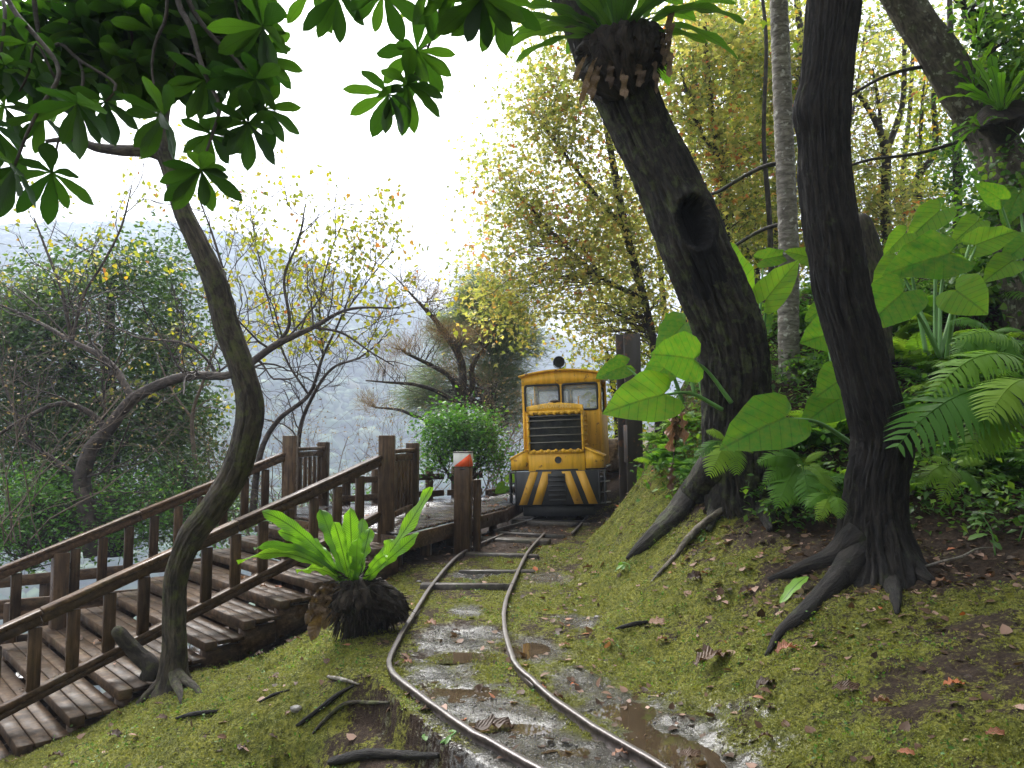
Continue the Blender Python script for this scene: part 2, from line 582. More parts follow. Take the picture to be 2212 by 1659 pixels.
M['dead_leaf'] = leaf_mat('dead_leaf', [(0, (.05, .028, .016)), (.35, (.13, .07, .035)), (.65, (.3, .16, .09)), (.85, (.36, .2, .15)), (1, (.38, .11, .03))], .15, .5, 'obj',
                          tint=(1.2, 1.0, .7), vein=dict(n=10, slant=.5, edge=.85, mid=.05, amt=.4, col=(.05, .025, .015), bump=.5, bd=.006))
M['dead_dark'] = leaf_mat('withered_frond', [(0, (.045, .028, .018)), (.6, (.11, .07, .042)), (1, (.2, .13, .075))], .2, .6, 'obj', vein=dict(n=20, slant=.1, edge=.8, mid=.05, amt=.4, col=(.03, .018, .01), bump=.4, bd=.006))
M['litter'] = leaf_mat('leaf_litter', [(0, (.03, .018, .012)), (.5, (.1, .055, .03)), (.8, (.24, .15, .11)), (.95, (.34, .22, .17)), (1, (.4, .1, .02))], .15, .55, spec=.2)
M['moss_tuft'] = leaf_mat('moss_leaflet', [(0, (.10, .105, .02)), (.5, (.17, .18, .03)), (.85, (.225, .235, .04)), (1, (.18, .27, .04))], .35, .6)
M['rootball'] = bark_mat('rootball_fibre', (.012, .009, .007), (.06, .042, .03), (.03, .035, .012), .2, 40, 12)

M['rot_shade'] = bark_mat('charred_rot_shade', (.002, .0018, .0016), (.010, .008, .007), None, 0, 30, 6)  # charred rot, with the hollow's inner shade put into its near-black colour
def paint(name, col, rust=(.12, .05, .02), dirt=.35, rough=.45, sc=5, wear=.66):
    m, n, b = newmat(name)
    ob = coord(n)
    f = noise(n, ob, sc, 7, .7)
    st = noise(n, mapping(n, ob, (14, 14, 1.6)), 1, 5, .65)
    c = mixc(n, maprange(n, st, .45, .8, 0, dirt), col, tuple(x * .45 for x in col))
    c = mixc(n, maprange(n, f, .6, .85, 0, dirt), c, (.06, .055, .03))
    c = mixc(n, maprange(n, f, wear, wear + .05, 0, .9), c, rust)
    n.links.new(c, b.inputs['Base Color'])
    n.links.new(maprange(n, st, .3, .7, rough, rough + .25), b.inputs['Roughness'])
    bump(n, b, f, .12, .01)
    return m
M['yellow'] = paint('yellow_paint', (.74, .40, .016), dirt=.8, wear=.6, sc=8)
M['letter'] = paint('worn_letter_relief_tone', (.78, .52, .14), dirt=.3)  # worn paint made paler to stand in for shading on the raised letters
M['black'] = paint('black_paint', (.012, .013, .014), (.07, .05, .04), .3, .4)
M['stripe'] = paint('stripe_paint', (.55, .29, .02), dirt=.6, sc=9, wear=.62)
M['steel'] = paint('weathered_steel', (.045, .035, .03), (.13, .06, .03), .4, .5, 7, .56)
M['grillebar'] = paint('grille_bar_metal', (.16, .15, .12), (.1, .05, .03), .4, .4)
M['rubber'], _n, _b = newmat('black_rubber'); _b.inputs['Base Color'].default_value = (.015, .015, .014, 1); _b.inputs['Roughness'].default_value = .6
M['white'] = paint('marker_white', (.72, .71, .67), (.2, .18, .14), .3, .5, 12, .72)
M['orange'] = paint('marker_orange', (.75, .09, .015), (.3, .08, .03), .2, .45, 12, .74)
M['core'], _n, _b = newmat('radiator_core')
_w = nd(_n, 'ShaderNodeTexWave', Scale=42.0, Distortion=1.0); _w.bands_direction = 'Z'
_n.links.new(mapping(_n, coord(_n), (1, 1, 1)), _w.inputs['Vector'])
_n.links.new(ramp(_n, noise(_n, coord(_n), 8, 6), [(.4, (.012, .014, .014)), (.7, (.05, .055, .04))]), _b.inputs['Base Color'])
bump(_n, _b, _w.outputs['Fac'], .8, .01); _b.inputs['Roughness'].default_value = .5
def glass_mat():
    m, n, b = newmat('dusty_glass')
    ob = coord(n)
    f = noise(n, ob, 3.5, 5, .6)
    g = n.nodes.new('ShaderNodeBsdfTransparent')
    b.inputs['Base Color'].default_value = (.42, .46, .45, 1)
    b.inputs['Roughness'].default_value = .12
    mx = n.nodes.new('ShaderNodeMixShader')
    n.links.new(maprange(n, f, .3, .75, .18, .5), mx.inputs[0])
    n.links.new(g.outputs[0], mx.inputs[1]); n.links.new(b.outputs[0], mx.inputs[2])
    n.links.new(mx.outputs[0], n.nodes['Material Output'].inputs['Surface'])
    return m
M['glass'] = glass_mat()
M['interior'] = paint('cab_interior_paint', (.45, .47, .45), dirt=.2)
def rail_mat():
    m, n, b = newmat('rusty_rail')
    ob = coord(n)
    f = noise(n, ob, 22, 6, .7)
    c = ramp(n, f, [(.35, (.035, .026, .02)), (.55, (.085, .065, .055)), (.72, (.19, .165, .15))])
    g = n.nodes.new('ShaderNodeNewGeometry')
    sp = n.nodes.new('ShaderNodeSeparateXYZ'); n.links.new(g.outputs['Normal'], sp.inputs[0])
    c = mixc(n, maprange(n, sp.outputs[2], .8, .98, 0, .5), c, (.21, .2, .195))
    n.links.new(c, b.inputs['Base Color'])
    n.links.new(maprange(n, sp.outputs[2], .7, .98, .65, .34), b.inputs['Roughness'])
    b.inputs['Metallic'].default_value = .25
    bump(n, b, f, .3, .006)
    return m
M['rail'] = rail_mat()
def logend_mat():
    m, n, b = newmat('old_log')
    ob = coord(n)
    f = noise(n, mapping(n, ob, (18, 5, 18)), 1, 6, .7)
    n.links.new(ramp(n, f, [(.35, (.06, .045, .035)), (.6, (.2, .16, .12)), (.75, (.32, .27, .21))]), b.inputs['Base Color'])
    bump(n, b, f, .9, .02); b.inputs['Roughness'].default_value = .8
    return m
M['log'] = logend_mat()
def concrete_mat():
    m, n, b = newmat('old_concrete')
    ob = coord(n)
    f = noise(n, ob, 14, 7, .7)
    c = ramp(n, f, [(.35, (.06, .055, .045)), (.6, (.19, .175, .155)), (.75, (.3, .28, .25))])
    c = mixc(n, maprange(n, noise(n, ob, 5, 5, .7), .5, .62, 0, .85), c, (.075, .085, .02))
    n.links.new(c, b.inputs['Base Color'])
    n.links.new(maprange(n, f, .3, .6, .25, .6), b.inputs['Roughness'])
    bump(n, b, f, .8, .015)
    return m
M['concrete'] = concrete_mat()
def rock_mat():
    m, n, b = newmat('wet_rock')
    f = noise(n, coord(n), 12, 7, .7)
    n.links.new(ramp(n, f, [(.35, (.05, .045, .04)), (.7, (.22, .2, .18))]), b.inputs['Base Color'])
    b.inputs['Roughness'].default_value = .35
    bump(n, b, f, .8, .02)
    return m
M['rock'] = rock_mat()
def water_mat():
    m, n, b = newmat('muddy_water')
    f = noise(n, coord(n), 3, 3)
    n.links.new(ramp(n, f, [(.3, (.03, .021, .012)), (.7, (.065, .046, .027))]), b.inputs['Base Color'])
    b.inputs['Roughness'].default_value = .02
    b.inputs['IOR'].default_value = 1.33
    b.inputs['Specular IOR Level'].default_value = .6
    return m
M['water'] = water_mat()

def ground_mat():
    m, n, b = newmat('mossy_ground')
    ob = coord(n)
    mo = attr(n, 'moss'); wt = attr(n, 'wet'); so = attr(n, 'soil')
    f1 = noise(n, ob, 34, 7, .72)
    f2 = noise(n, ob, 6, 6, .65)
    f3 = noise(n, ob, 120, 4, .6)
    moss = ramp(n, f1, [(.3, (.04, .045, .012)), (.48, (.14, .145, .026)), (.62, (.25, .24, .04)), (.78, (.25, .30, .05))])
    moss = mixc(n, maprange(n, f2, .42, .62), moss, mixc(n, 1.0, moss, (.55, .62, .6), 'MULTIPLY'))
    soil = ramp(n, f1, [(.3, (.016, .011, .008)), (.55, (.052, .034, .023)), (.75, (.12, .082, .058))])
    mud = ramp(n, f3, [(.3, (.028, .025, .018)), (.6, (.07, .064, .046)), (.8, (.13, .12, .095))])
    sel = nd(n, 'ShaderNodeMath', operation='ADD'); n.links.new(mo, sel.inputs[0])
    n.links.new(maprange(n, f1, .3, .7, -.3, .3), sel.inputs[1])
    c = mixc(n, maprange(n, sel.outputs[0], .38, .58), soil, moss)
    ws = nd(n, 'ShaderNodeMath', operation='ADD'); n.links.new(wt, ws.inputs[0])
    n.links.new(maprange(n, f1, .3, .7, -.34, .34), ws.inputs[1])
    wf = maprange(n, ws.outputs[0], .35, .6)
    c = mixc(n, wf, c, mud)
    n.links.new(c, b.inputs['Base Color'])
    n.links.new(maprange(n, wf, 0, 1, .85, .13), b.inputs['Roughness'])
    n.links.new(maprange(n, wf, 0, 1, .15, .6), b.inputs['Specular IOR Level'])
    n.links.new(wf, b.inputs['Coat Weight'])
    b.inputs['Coat Roughness'].default_value = .08
    b.inputs['Coat IOR'].default_value = 1.36
    cb = nd(n, 'ShaderNodeBump', Strength=.8, Distance=.006)
    n.links.new(noise(n, ob, 60, 3, .6), cb.inputs['Height'])
    n.links.new(cb.outputs[0], b.inputs['Coat Normal'])
    ad = nd(n, 'ShaderNodeMath', operation='ADD'); n.links.new(f1, ad.inputs[0]); n.links.new(f3, ad.inputs[1])
    bump(n, b, ad.outputs[0], 1.0, .024)
    return m
M['ground'] = ground_mat()
def hill_mat():
    m, n, b = newmat('far_forest')
    f = noise(n, coord(n), .16, 6, .7)
    n.links.new(ramp(n, f, [(.35, (.02, .045, .015)), (.6, (.06, .10, .03)), (.75, (.13, .15, .05))]), b.inputs['Base Color'])
    b.inputs['Roughness'].default_value = .8
    return m
M['hill'] = hill_mat()
M['far_crown'] = leaf_mat('far_crown', [(0, (.03, .07, .022)), (.6, (.06, .125, .035)), (.9, (.11, .17, .05)), (1, (.15, .15, .07))], .2, .7)

# ------------------------------------------------------------------ terrain
_cy = np.array([-20, 2.5, 3.6, 5.2, 6.2, 9.2, 10.4, 11.7, 16, 60.])
_cx = np.array([3.0, .75, .25, -.42, -.42, -.2, .15, .68, 1.55, 14.])
def trackx(y):
    return np.interp(y, _cy, _cx)
def trackz(y):
    return np.interp(y, [4.6, 11.7, 20], [0, .27, .4])
def base_z(x, y):
    s = x - trackx(y)
    sp = np.logaddexp(0, (s - 1.15) * 6) / 6
    up = 6.2 * np.tanh(.62 * sp / 6.2)
    sn = np.logaddexp(0, (-s - 1.0) * 6) / 6
    dn = .36 * sn + .30 * np.maximum(sn - 6, 0) + .1 * np.maximum(sn - 12, 0)
    dn = np.minimum(dn, 60)
    return trackz(y) + up - dn
CP = []
def cp(px, py, d): CP.append(P(px, py, d))
for a in [(842, 1430, 5.05), (1110, 1659, 3.7), (1385, 1659, 3.7), (1110, 1420, 5.15), (1000, 1195, 9.2), (1140, 1195, 9.2), (1085, 1158, 10.4),
          (1175, 1152, 10.4), (1200, 1135, 11.5), (860, 1370, 5.6), (1090, 1340, 5.9), (1500, 1590, 3.75), (1500, 1440, 5.1), (1320, 1500, 4.5), (1280, 1300, 7.1), (1250, 1185, 9.6),
          (0, 1620, 5.9), (375, 1475, 6.2), (640, 1415, 6.2), (770, 1365, 6.0), (700, 1659, 4.3), (350, 1610, 5.0), (130, 1645, 5.3), (480, 1450, 5.9), (560, 1550, 5.2), (760, 1480, 5.2), (820, 1560, 4.75),
          (1580, 1060, 7.6), (1500, 1250, 6.3), (1370, 1112, 8.4), (1440, 1052, 8.3), (1375, 1195, 7.4), (1700, 1300, 5.4), (1890, 1205, 5.9), (1850, 1400, 4.4), (2100, 1400, 4.15), (2100, 1255, 5.2),
          (2000, 1600, 3.3), (2210, 1640, 2.95), (1700, 1500, 4.2), (1620, 1400, 4.9), (2200, 1150, 6.2), (2200, 800, 8.2), (1700, 830, 9.3), (1700, 650, 11.5), (1950, 560, 11), (2200, 520, 10.5), (1580, 740, 10.8), (1470, 880, 9.4), (1860, 700, 9.5), (2050, 680, 9.0), (2000, 900, 7.6), (1800, 1080, 7.3), (1000, 1180, 9.45), (930, 1230, 8.2)]:
    cp(*a)
CP += [np.array(a) for a in [(-2.9, 7.6, -.75), (-1.5, 8.6, .12), (-1.2, 9.4, .24), (-.8, 10.5, .3), (-1.9, 9.4, .0), (-3.2, 9.5, -.9), (-1.0, 7.4, 0.05), (-5.2, 7.2, -1.3), (-5.6, 9.6, -1.9), (-5, 5, -1.05), (-6.5, 12, -2.6), (-1.6, 11, -.5), (-3, 13, -2.0),
                             (-.6, 13.4, -.3), (2.9, 12, 2.2), (1.75, 10.6, .55), (4, 14, 4.0), (7.6, 14, 5.2), (5, 3, 1.05), (4, 1.5, .8), (0, 1, -.05), (-2, 2.5, -.35), (-4, 3, -.8), (1.9, 1.5, .2), (2.3, 13, .9), (6, 9, 3.4), (6.4, 7, 2.3), (5.2, 6, 1.35)]]
CP = np.array(CP)
_SIG = 1.5
def _k(ax, ay, bx_, by):
    return np.exp(-np.sqrt((ax[:, None] - bx_[None]) ** 2 + (ay[:, None] - by[None]) ** 2 + .5) / _SIG)
_A = _k(CP[:, 0], CP[:, 1], CP[:, 0], CP[:, 1]) + np.eye(len(CP)) * .03
_W = np.linalg.solve(_A, CP[:, 2] - base_z(CP[:, 0], CP[:, 1]))

RAIL_L = [P(*a) for a in [(1112, 1659, 3.72), (1000, 1588, 4.1), (905, 1503, 4.6), (842, 1432, 5.06), (858, 1370, 5.62), (890, 1312, 6.3), (940, 1243, 7.6), (1000, 1193, 9.1), (1085, 1157, 10.4)]]
RAIL_R = [P(*a) for a in [(1390, 1659, 3.72), (1282, 1590, 4.1), (1200, 1520, 4.5), (1148, 1468, 4.85), (1110, 1420, 5.2), (1090, 1345, 6.0), (1092, 1292, 6.75), (1110, 1250, 7.6), (1140, 1197, 9.1), (1176, 1152, 10.5)]]
# left-hand drop beside the bed kerb in the near part
_kl = np.array([p[:2] for p in RAIL_L])
def smooth01(t):
    t = np.clip(t, 0, 1)
    return t * t * (3 - 2 * t)
PUD = []   # world x,y,rx,ry,ang,depth
def flatpt(px, py, z=0.0):
    k = (829.5 - py) / 1640
    d = (z - CAMZ) / (ST + k * CT)
    return P(px, py, d)
for px, py, rx, ry, dep in [(985, 1382, .26, .20, .03), (1005, 1428, .16, .09, .026), (1155, 1408, .20, .2, .03), (1330, 1475, .22, .1, .022), (1390, 1530, .30, .26, .036), (1470, 1600, .34, .22, .036), (1540, 1650, .3, .18, .034),
                            (1075, 1562, .2, .1, .024), (980, 1497, .22, .06, .02), (1235, 1620, .2, .08, .02), (1160, 1570, .16, .09, .02)]:
    q = flatpt(px, py)
    PUD.append((q[0], q[1], rx, ry, dep))
WETS = []
for px, py, r in [(985, 1395, .45), (960, 1460, .34), (1020, 1520, .4), (1085, 1570, .42), (1180, 1620, .42), (1150, 1415, .3), (1270, 1480, .34), (1360, 1530, .42), (1460, 1600, .45), (1520, 1650, .4), (1010, 1340, .22), (1180, 1275, .3), (1250, 1360, .25), (1100, 1640, .4), (1300, 1640, .3), (1110, 1185, .35), (1020, 1270, .28)]:
    q = flatpt(px, py)
    WETS.append((q[0], q[1], r))
# spots under the stair flight (gully) that stay bare
def zg_s(x, y, detail=True):
    x = np.asarray(x, float); y = np.asarray(y, float)
    sh = x.shape
    x = x.ravel(); y = y.ravel()
    z = base_z(x, y)
    near = (np.abs(x) < 16) & (y < 26) & (y > -8)
    if near.any():
        xn, yn = x[near], y[near]
        zz = np.zeros(len(xn))
        for i in range(0, len(xn), 60000):
            zz[i:i + 60000] = _k(xn[i:i + 60000], yn[i:i + 60000], CP[:, 0], CP[:, 1]) @ _W
        z[near] += zz
    s = x - trackx(y)
    bed = smooth01((1.15 - np.abs(s - .12)) / .5) * smooth01((12.5 - y) / 1.5) * smooth01((y - 1) / 1)
    z = z * (1 - bed) + trackz(y) * bed
    # kerb edge on the near left side of the bed
    lx = np.interp(y, _kl[:4][::-1][::-1, 1], _kl[:4, 0]) if False else np.interp(y, [3.0, 3.72, 4.1, 4.6, 5.06], [.45, _kl[0, 0], _kl[1, 0], _kl[2, 0], _kl[3, 0]])
    off = (lx - .07) - x
    drop = smooth01(off / .10) * smooth01((5.15 - y) / .35) * smooth01((y - 1.5) / 1) * smooth01((1.2 - off) / .8)
    z = z - .22 * drop
    if detail:
        rough = np.clip(1 - bed * .75, .25, 1)
        z = z + fb2(x, y, 1.3, 3, 5) * .22 * np.clip(1 - bed, 0, 1) * smooth01((np.abs(s) - .4) / 1.0)
        fine = (np.abs(x) < 6) & (y < 13) & (y > 1.5)
        if fine.any():
            xf, yf = x[fine], y[fine]
            z[fine] += rough[fine] * (fb2(xf, yf, 4.5, 4, 9) * .115 + fb2(xf, yf, 17, 3, 21) * .05)
            z[fine] += fb2(xf, yf, 7, 3, 33) * .016 + fb2(xf, yf, 30, 2, 35) * .010
    mk_ = smooth01((off - .0) / .05) * smooth01((1.0 - off) / .6) * smooth01((5.2 - y) / .3) * smooth01((y - 1.5) / 1)
    z = z * (1 - mk_) + np.minimum(z, -.21 - .22 * off) * mk_
    for (ax, ay, rx, ry, dep) in PUD:
        g = np.exp(-(((x - ax) / rx) ** 2 + ((y - ay) / ry) ** 2) * 1.1)
        z = z - dep * g
    return z.reshape(sh)
def zg(x, y):
    return float(zg_s(np.array([x]), np.array([y]))[0])
_D = np.concatenate([np.arange(2.4, 14, .02), np.arange(14, 60, .1)])
def G(px, py):
    """first point of the ground seen at a picture position"""
    k = np.array([P(px, py, d) for d in (1.0, 2.0)])
    dirv = k[1] - k[0]
    pts = k[0] + (_D[:, None] - 1) * dirv
    zz = zg_s(pts[:, 0], pts[:, 1])
    hit = np.nonzero(pts[:, 2] <= zz)[0]
    if len(hit) == 0 or _D[hit[0]] > 30:
        return None
    p = pts[hit[0]].copy()
    p[2] = zz[hit[0]]
    return p

def moss_f(x, y):
    s = x - trackx(y)
    m = .55 + fb2(x, y, 1.6, 4, 41) * .8 + fb2(x, y, 7, 3, 43) * .6
    # bare soil under the stair flight, under the ferns and in the rear
    st = (x + 1.394) * (-.682) + (y - 8.5) * .731          # distance to the left of the near stair rail
    m -= smooth01((st + .35) / .5) * smooth01((2 - x) / 2) * .8 * smooth01((1.0 - x) / .6) * smooth01((y - 4.8) / .8)
    hill = smooth01((s - (2.0 + np.clip(y - 5, 0, 3) * .12)) / .9) * smooth01((y - 4.9) / .8)
    m -= hill * .42
    m -= smooth01((s - 3.4) / .6) * .15 * smooth01((y - 4.2) / .6)
    m -= smooth01((y - 9.5) / 2.5) * .22
    lx_ = np.interp(y, [3.0, 3.72, 4.1, 4.6, 5.06], [.45, _kl[0, 0], _kl[1, 0], _kl[2, 0], _kl[3, 0]]); of_ = lx_ - x
    m -= smooth01((of_ - .02) / .05) * smooth01((.75 - of_) / .4) * smooth01((5.25 - y) / .3) * (.33 + .5 * fb2(x, y, 5, 3, 47))
    bank = smooth01((s - .9) / .3) * smooth01((2.0 - s) / .5)
    m += bank * .12 + smooth01((-s - .6) / .4) * .17 * smooth01((st * -1 - .3) / .4)
    return np.clip(m, 0, 1)
def wet_f(x, y):
    w_ = np.zeros_like(x)
    for ax, ay, r in WETS:
        w_ = np.maximum(w_, np.exp(-(((x - ax) ** 2 + (y - ay) ** 2) / r ** 2)))
    return np.clip(w_ * .80 + (fb2(x, y, 5, 4, 51) * .7 + fb2(x, y, 22, 3, 53) * .5) * (w_ > .08), 0, 1)

def axis(lo, hi, fine, outs):
    a = [np.arange(lo, hi, fine)]
    L, Rr = lo, hi
    left, right = [], []
    st = fine
    while L > outs[0]:
        st *= 1.10
        L -= st; left.append(L)
    st = fine
    while Rr < outs[1]:
        right.append(Rr)
        st *= 1.10
        Rr += st
    right.append(outs[1])
    return np.concatenate([np.array(left[::-1]), a[0], np.array(right)])
gx = axis(-4.6, 4.6, .024, (-150, 150))
gy = axis(2.2, 12.6, .028, (-40, 110))
GX, GY = np.meshgrid(gx, gy)
GZ = zg_s(GX, GY)
nx, ny = len(gx), len(gy)
ii = np.arange(ny - 1)[:, None] * nx + np.arange(nx - 1)[None]
GF = np.stack([ii, ii + 1, ii + nx + 1, ii + nx], -1).reshape(-1, 4)
_x, _y = GX.ravel(), GY.ravel()
ground = mk('ground', np.column_stack([_x, _y, GZ.ravel()]), GF, M['ground'], smooth=True,
            attrs=dict(moss=moss_f(_x, _y), wet=wet_f(_x, _y), soil=np.zeros(len(_x))))
ground['kind'] = 'structure'

# puddles: level sheets of water lying in the hollows
for cx_, cy_, rx, ry in [(PUD[0][0], (PUD[0][1] + PUD[1][1]) / 2, .42, .46), (PUD[2][0], PUD[2][1], .3, .3), (PUD[5][0] - .05, PUD[5][1] + .05, .62, .78), (PUD[7][0] + .08, PUD[7][1], .45, .4), (PUD[8][0], PUD[8][1], .33, .2)]:
    th = np.arange(48) / 48 * 2 * np.pi
    near_p = [p for p in PUD if abs(p[0] - cx_) < rx and abs(p[1] - cy_) < ry]
    lv = np.median([zg(p[0], p[1]) + p[4] * .52 for p in near_p]) if near_p else zg(cx_, cy_) + .012
    V = np.vstack([[cx_, cy_, lv], np.column_stack([cx_ + rx * np.cos(th), cy_ + ry * np.sin(th), np.full(48, lv)])])
    F = np.array([[0, 1 + i, 1 + (i + 1) % 48] for i in range(48)])
    o = mk('puddle', V, F, M['water'], base=(cx_, cy_, lv))
    o['kind'] = 'structure'

# ------------------------------------------------------------------ far hillside with its forest, and the air
RX = np.array([-900, -300, 0, 200, 350, 480, 600, 677, 755, 886, 963, 1010, 1100, 1200, 1400, 1800, 2600, 3400.])
RY = np.array([430, 470, 476, 466, 466, 490, 530, 556, 590, 645, 674, 678, 690, 720, 780, 860, 880, 900.])
def ridge(px): return np.interp(px, RX, RY)
na, nr = 260, 90
pxs = np.linspace(-900, 3000, na)
ang = np.arctan((pxs - 1106) / 1640)
rad = np.linspace(200, 1130, nr)
AN, RA = np.meshgrid(ang, rad)
PXg = 1106 + 1640 * np.tan(AN)
dist_r = 940.
ztop = CAMZ + dist_r * np.cos(AN) * (ST + (829.5 - ridge(PXg)) / 1640)
t = np.clip((RA - 200) / (dist_r - 200), 0, 1.2)
prof = np.where(t <= 1, t ** .8, 1 - (t - 1) * .6)
HX, HY = RA * np.sin(AN), RA * np.cos(AN)
HZ = -100 + (ztop - 6 + 100) * prof + fb2(HX, HY, .008, 4, 77) * 62 * np.clip(t * (1 - np.clip(t, 0, 1)) * 4, 0, 1) + fb2(HX, HY, .02, 3, 78) * 10
ii = np.arange(nr - 1)[:, None] * na + np.arange(na - 1)[None]
HF = np.stack([ii, ii + 1, ii + na + 1, ii + na], -1).reshape(-1, 4)
hills = mk('hills', np.stack([HX, HY, HZ], -1).reshape(-1, 3), HF, M['hill'], smooth=True)
hills['kind'] = 'structure'
# tree crowns over the hill: one mass
def icos():
    f = (1 + 5 ** .5) / 2
    v = np.array([[-1, f, 0], [1, f, 0], [-1, -f, 0], [1, -f, 0], [0, -1, f], [0, 1, f], [0, -1, -f], [0, 1, -f], [f, 0, -1], [f, 0, 1], [-f, 0, -1], [-f, 0, 1]])
    v /= np.linalg.norm(v[0])
    F = np.array([[0, 11, 5], [0, 5, 1], [0, 1, 7], [0, 7, 10], [0, 10, 11], [1, 5, 9], [5, 11, 4], [11, 10, 2], [10, 7, 6], [7, 1, 8], [3, 9, 4], [3, 4, 2], [3, 2, 6], [3, 6, 8], [3, 8, 9], [4, 9, 5], [2, 4, 11], [6, 2, 10], [8, 6, 7], [9, 8, 1]])
    V = list(v); cache = {}; out = []
    def mid(a, b):
        k = (min(a, b), max(a, b))
        if k not in cache:
            m_ = V[a] + V[b]; V.append(m_ / np.linalg.norm(m_)); cache[k] = len(V) - 1
        return cache[k]
    for a, b, c in F:
        x, y, z = mid(a, b), mid(b, c), mid(c, a)
        out += [[a, x, z], [b, y, x], [c, z, y], [x, y, z]]
    return np.array(V), np.array(out)
IV, IF = icos()
g = np.random.default_rng(5)
N = 38000
ia = g.uniform(0, na - 1.01, N); ir = (nr - 1.01) * g.random(N) ** .8 * .82
hz = lambda A: (lambda i, j, fi, fj: A[j, i] * (1 - fi) * (1 - fj) + A[j, i + 1] * fi * (1 - fj) + A[j + 1, i] * (1 - fi) * fj + A[j + 1, i + 1] * fi * fj)(ia.astype(int), ir.astype(int), ia % 1, ir % 1)
C = np.stack([hz(HX), hz(HY), hz(HZ)], -1)
keep = (C[:, 0] < 400)
C = C[keep]; N = len(C)
rs = g.uniform(1.6, 5.0, N) * g.uniform(.6, 1.25, N)
IV0, IF0 = IV[:12], np.array([[0, 11, 5], [0, 5, 1], [0, 1, 7], [0, 7, 10], [0, 10, 11], [1, 5, 9], [5, 11, 4], [11, 10, 2], [10, 7, 6], [7, 1, 8], [3, 9, 4], [3, 4, 2], [3, 2, 6], [3, 6, 8], [3, 8, 9], [4, 9, 5], [2, 4, 11], [6, 2, 10], [8, 6, 7], [9, 8, 1]])
V = IV0[None] * (1 + .9 * (g.random((N, 12, 1)) - .5)) * rs[:, None, None] * np.array([1, 1, .8]) + C[:, None] + np.array([0, 0, .6]) * rs[:, None, None]
F = (IF0[None] + (np.arange(N) * 12)[:, None, None]).reshape(-1, 3)
ff = mk('far_forest', V.reshape(-1, 3), F, M['far_crown'], attrs=dict(rnd=np.repeat(g.random(N), 12)))
ff['kind'] = 'stuff'
# haze: a closed box round everything
hm = bpy.data.materials.new('pale_air'); hm.use_nodes = True
n_ = hm.node_tree
n_.nodes.remove(n_.nodes['Principled BSDF'])
pv = n_.nodes.new('ShaderNodeVolumePrincipled')
pv.inputs['Color'].default_value = (.47, .54, .67, 1)
HAZE_D = .0019
pv.inputs['Density'].default_value = HAZE_D
pv.inputs['Anisotropy'].default_value = .1
n_.links.new(pv.outputs[0], n_.nodes['Material Output'].inputs['Volume'])
zb, zt = -125, max(float(V[..., 2].max()), 130) + 6
Vh = np.array([[x, y, z] for z in (zb, zt) for x, y in ((-1200, -80), (1250, -80), (1250, 1180), (-1200, 1180))])
Fh = np.array([[3, 2, 1, 0], [4, 5, 6, 7], [0, 1, 5, 4], [1, 2, 6, 5], [2, 3, 7, 6], [3, 0, 4, 7]])
hz_o = mk('haze', Vh, Fh, hm)
hz_o['kind'] = 'stuff'
# ================================================================== track
def rail_path(pts, top=.055):
    q = catmull(np.array(pts)[:, :2].astype(float), .12)
    z = trackz(q[:, 1]) + top
    return np.column_stack([q, z])
def rail_mesh(path, parent, prof=None):
    # profile (side, up): head, web, foot
    pr = np.array(prof or [(-.015, 0), (.015, 0), (.018, -.004), (.017, -.02), (.006, -.026), (.006, -.062), (.03, -.07), (.03, -.078), (-.03, -.078), (-.03, -.07), (-.006, -.062), (-.006, -.026), (-.017, -.02), (-.018, -.004)])
    t = np.gradient(path[:, :2], axis=0); t /= np.linalg.norm(t, axis=1)[:, None]
    sd = np.column_stack([t[:, 1], -t[:, 0]])
    n, k = len(path), len(pr)
    V = np.zeros((n, k, 3))
    V[..., :2] = path[:, None, :2] + sd[:, None] * pr[None, :, 0:1]
    V[..., 2] = path[:, None, 2] + pr[None, :, 1]
    V += (vn(V.reshape(-1, 3) * 9, 3).reshape(n, k, 1) - .5) * .006
    a = np.arange(n - 1)[:, None] * k; j = np.arange(k)[None]; jn = (j + 1) % k
    F = np.stack([a + j, a + k + j, a + k + jn, a + jn], -1).reshape(-1, 4)
    return mk('rail', V.reshape(-1, 3), [F, np.array([list(range(k))]), np.array([list(range((n - 1) * k, n * k))[::-1]])], M['rail'], parent)
track = thing('railway_track', 'curving narrow railway track with rusty rails over old sleepers in wet moss', 'railway track', (-.2, 6.5, 0))
ext = lambda a, b, L: [np.array(a) + (np.array(a) - np.array(b)) / np.linalg.norm(np.array(a) - np.array(b)) * L]
rail_mesh(rail_path(ext(RAIL_L[0], RAIL_L[1], 1.6) + RAIL_L), track)
rail_mesh(rail_path(ext(RAIL_R[0], RAIL_R[1], 1.6) + RAIL_R), track)
# the next lengths, offset sideways, run under the locomotive
LOC = np.array([.71, 11.75]); LPH = R(11)
ldir = np.array([math.sin(LPH), math.cos(LPH)]); lsd = np.array([math.cos(LPH), -math.sin(LPH)])
def lp(s, t): return [*(LOC + lsd * s + ldir * t), 0]
rail_mesh(rail_path([P(1068, 1140, 10.75), lp(-.38, .5), lp(-.38, 3), lp(-.38, 9)]), track)
rail_mesh(rail_path([P(1236, 1152, 10.5), lp(.38, .3), lp(.38, 3), lp(.38, 9)]), track)
for (p_, q_) in [(RAIL_R[3], RAIL_R[4]), (RAIL_L[5], RAIL_L[6])]:
    m_ = (p_ * .85 + q_ * .15); d_ = nrm(np.array([q_[0] - p_[0], q_[1] - p_[1], 0])); s_ = np.array([d_[1], -d_[0], 0])
    for sg in (-1, 1):
        bx('fishplate', np.array([m_[0], m_[1], trackz(m_[1]) + .012]) + s_ * sg * .014, (.26, .012, .034), M['rail'], track, np.array([d_, s_, [0, 0, 1.]]), .002)
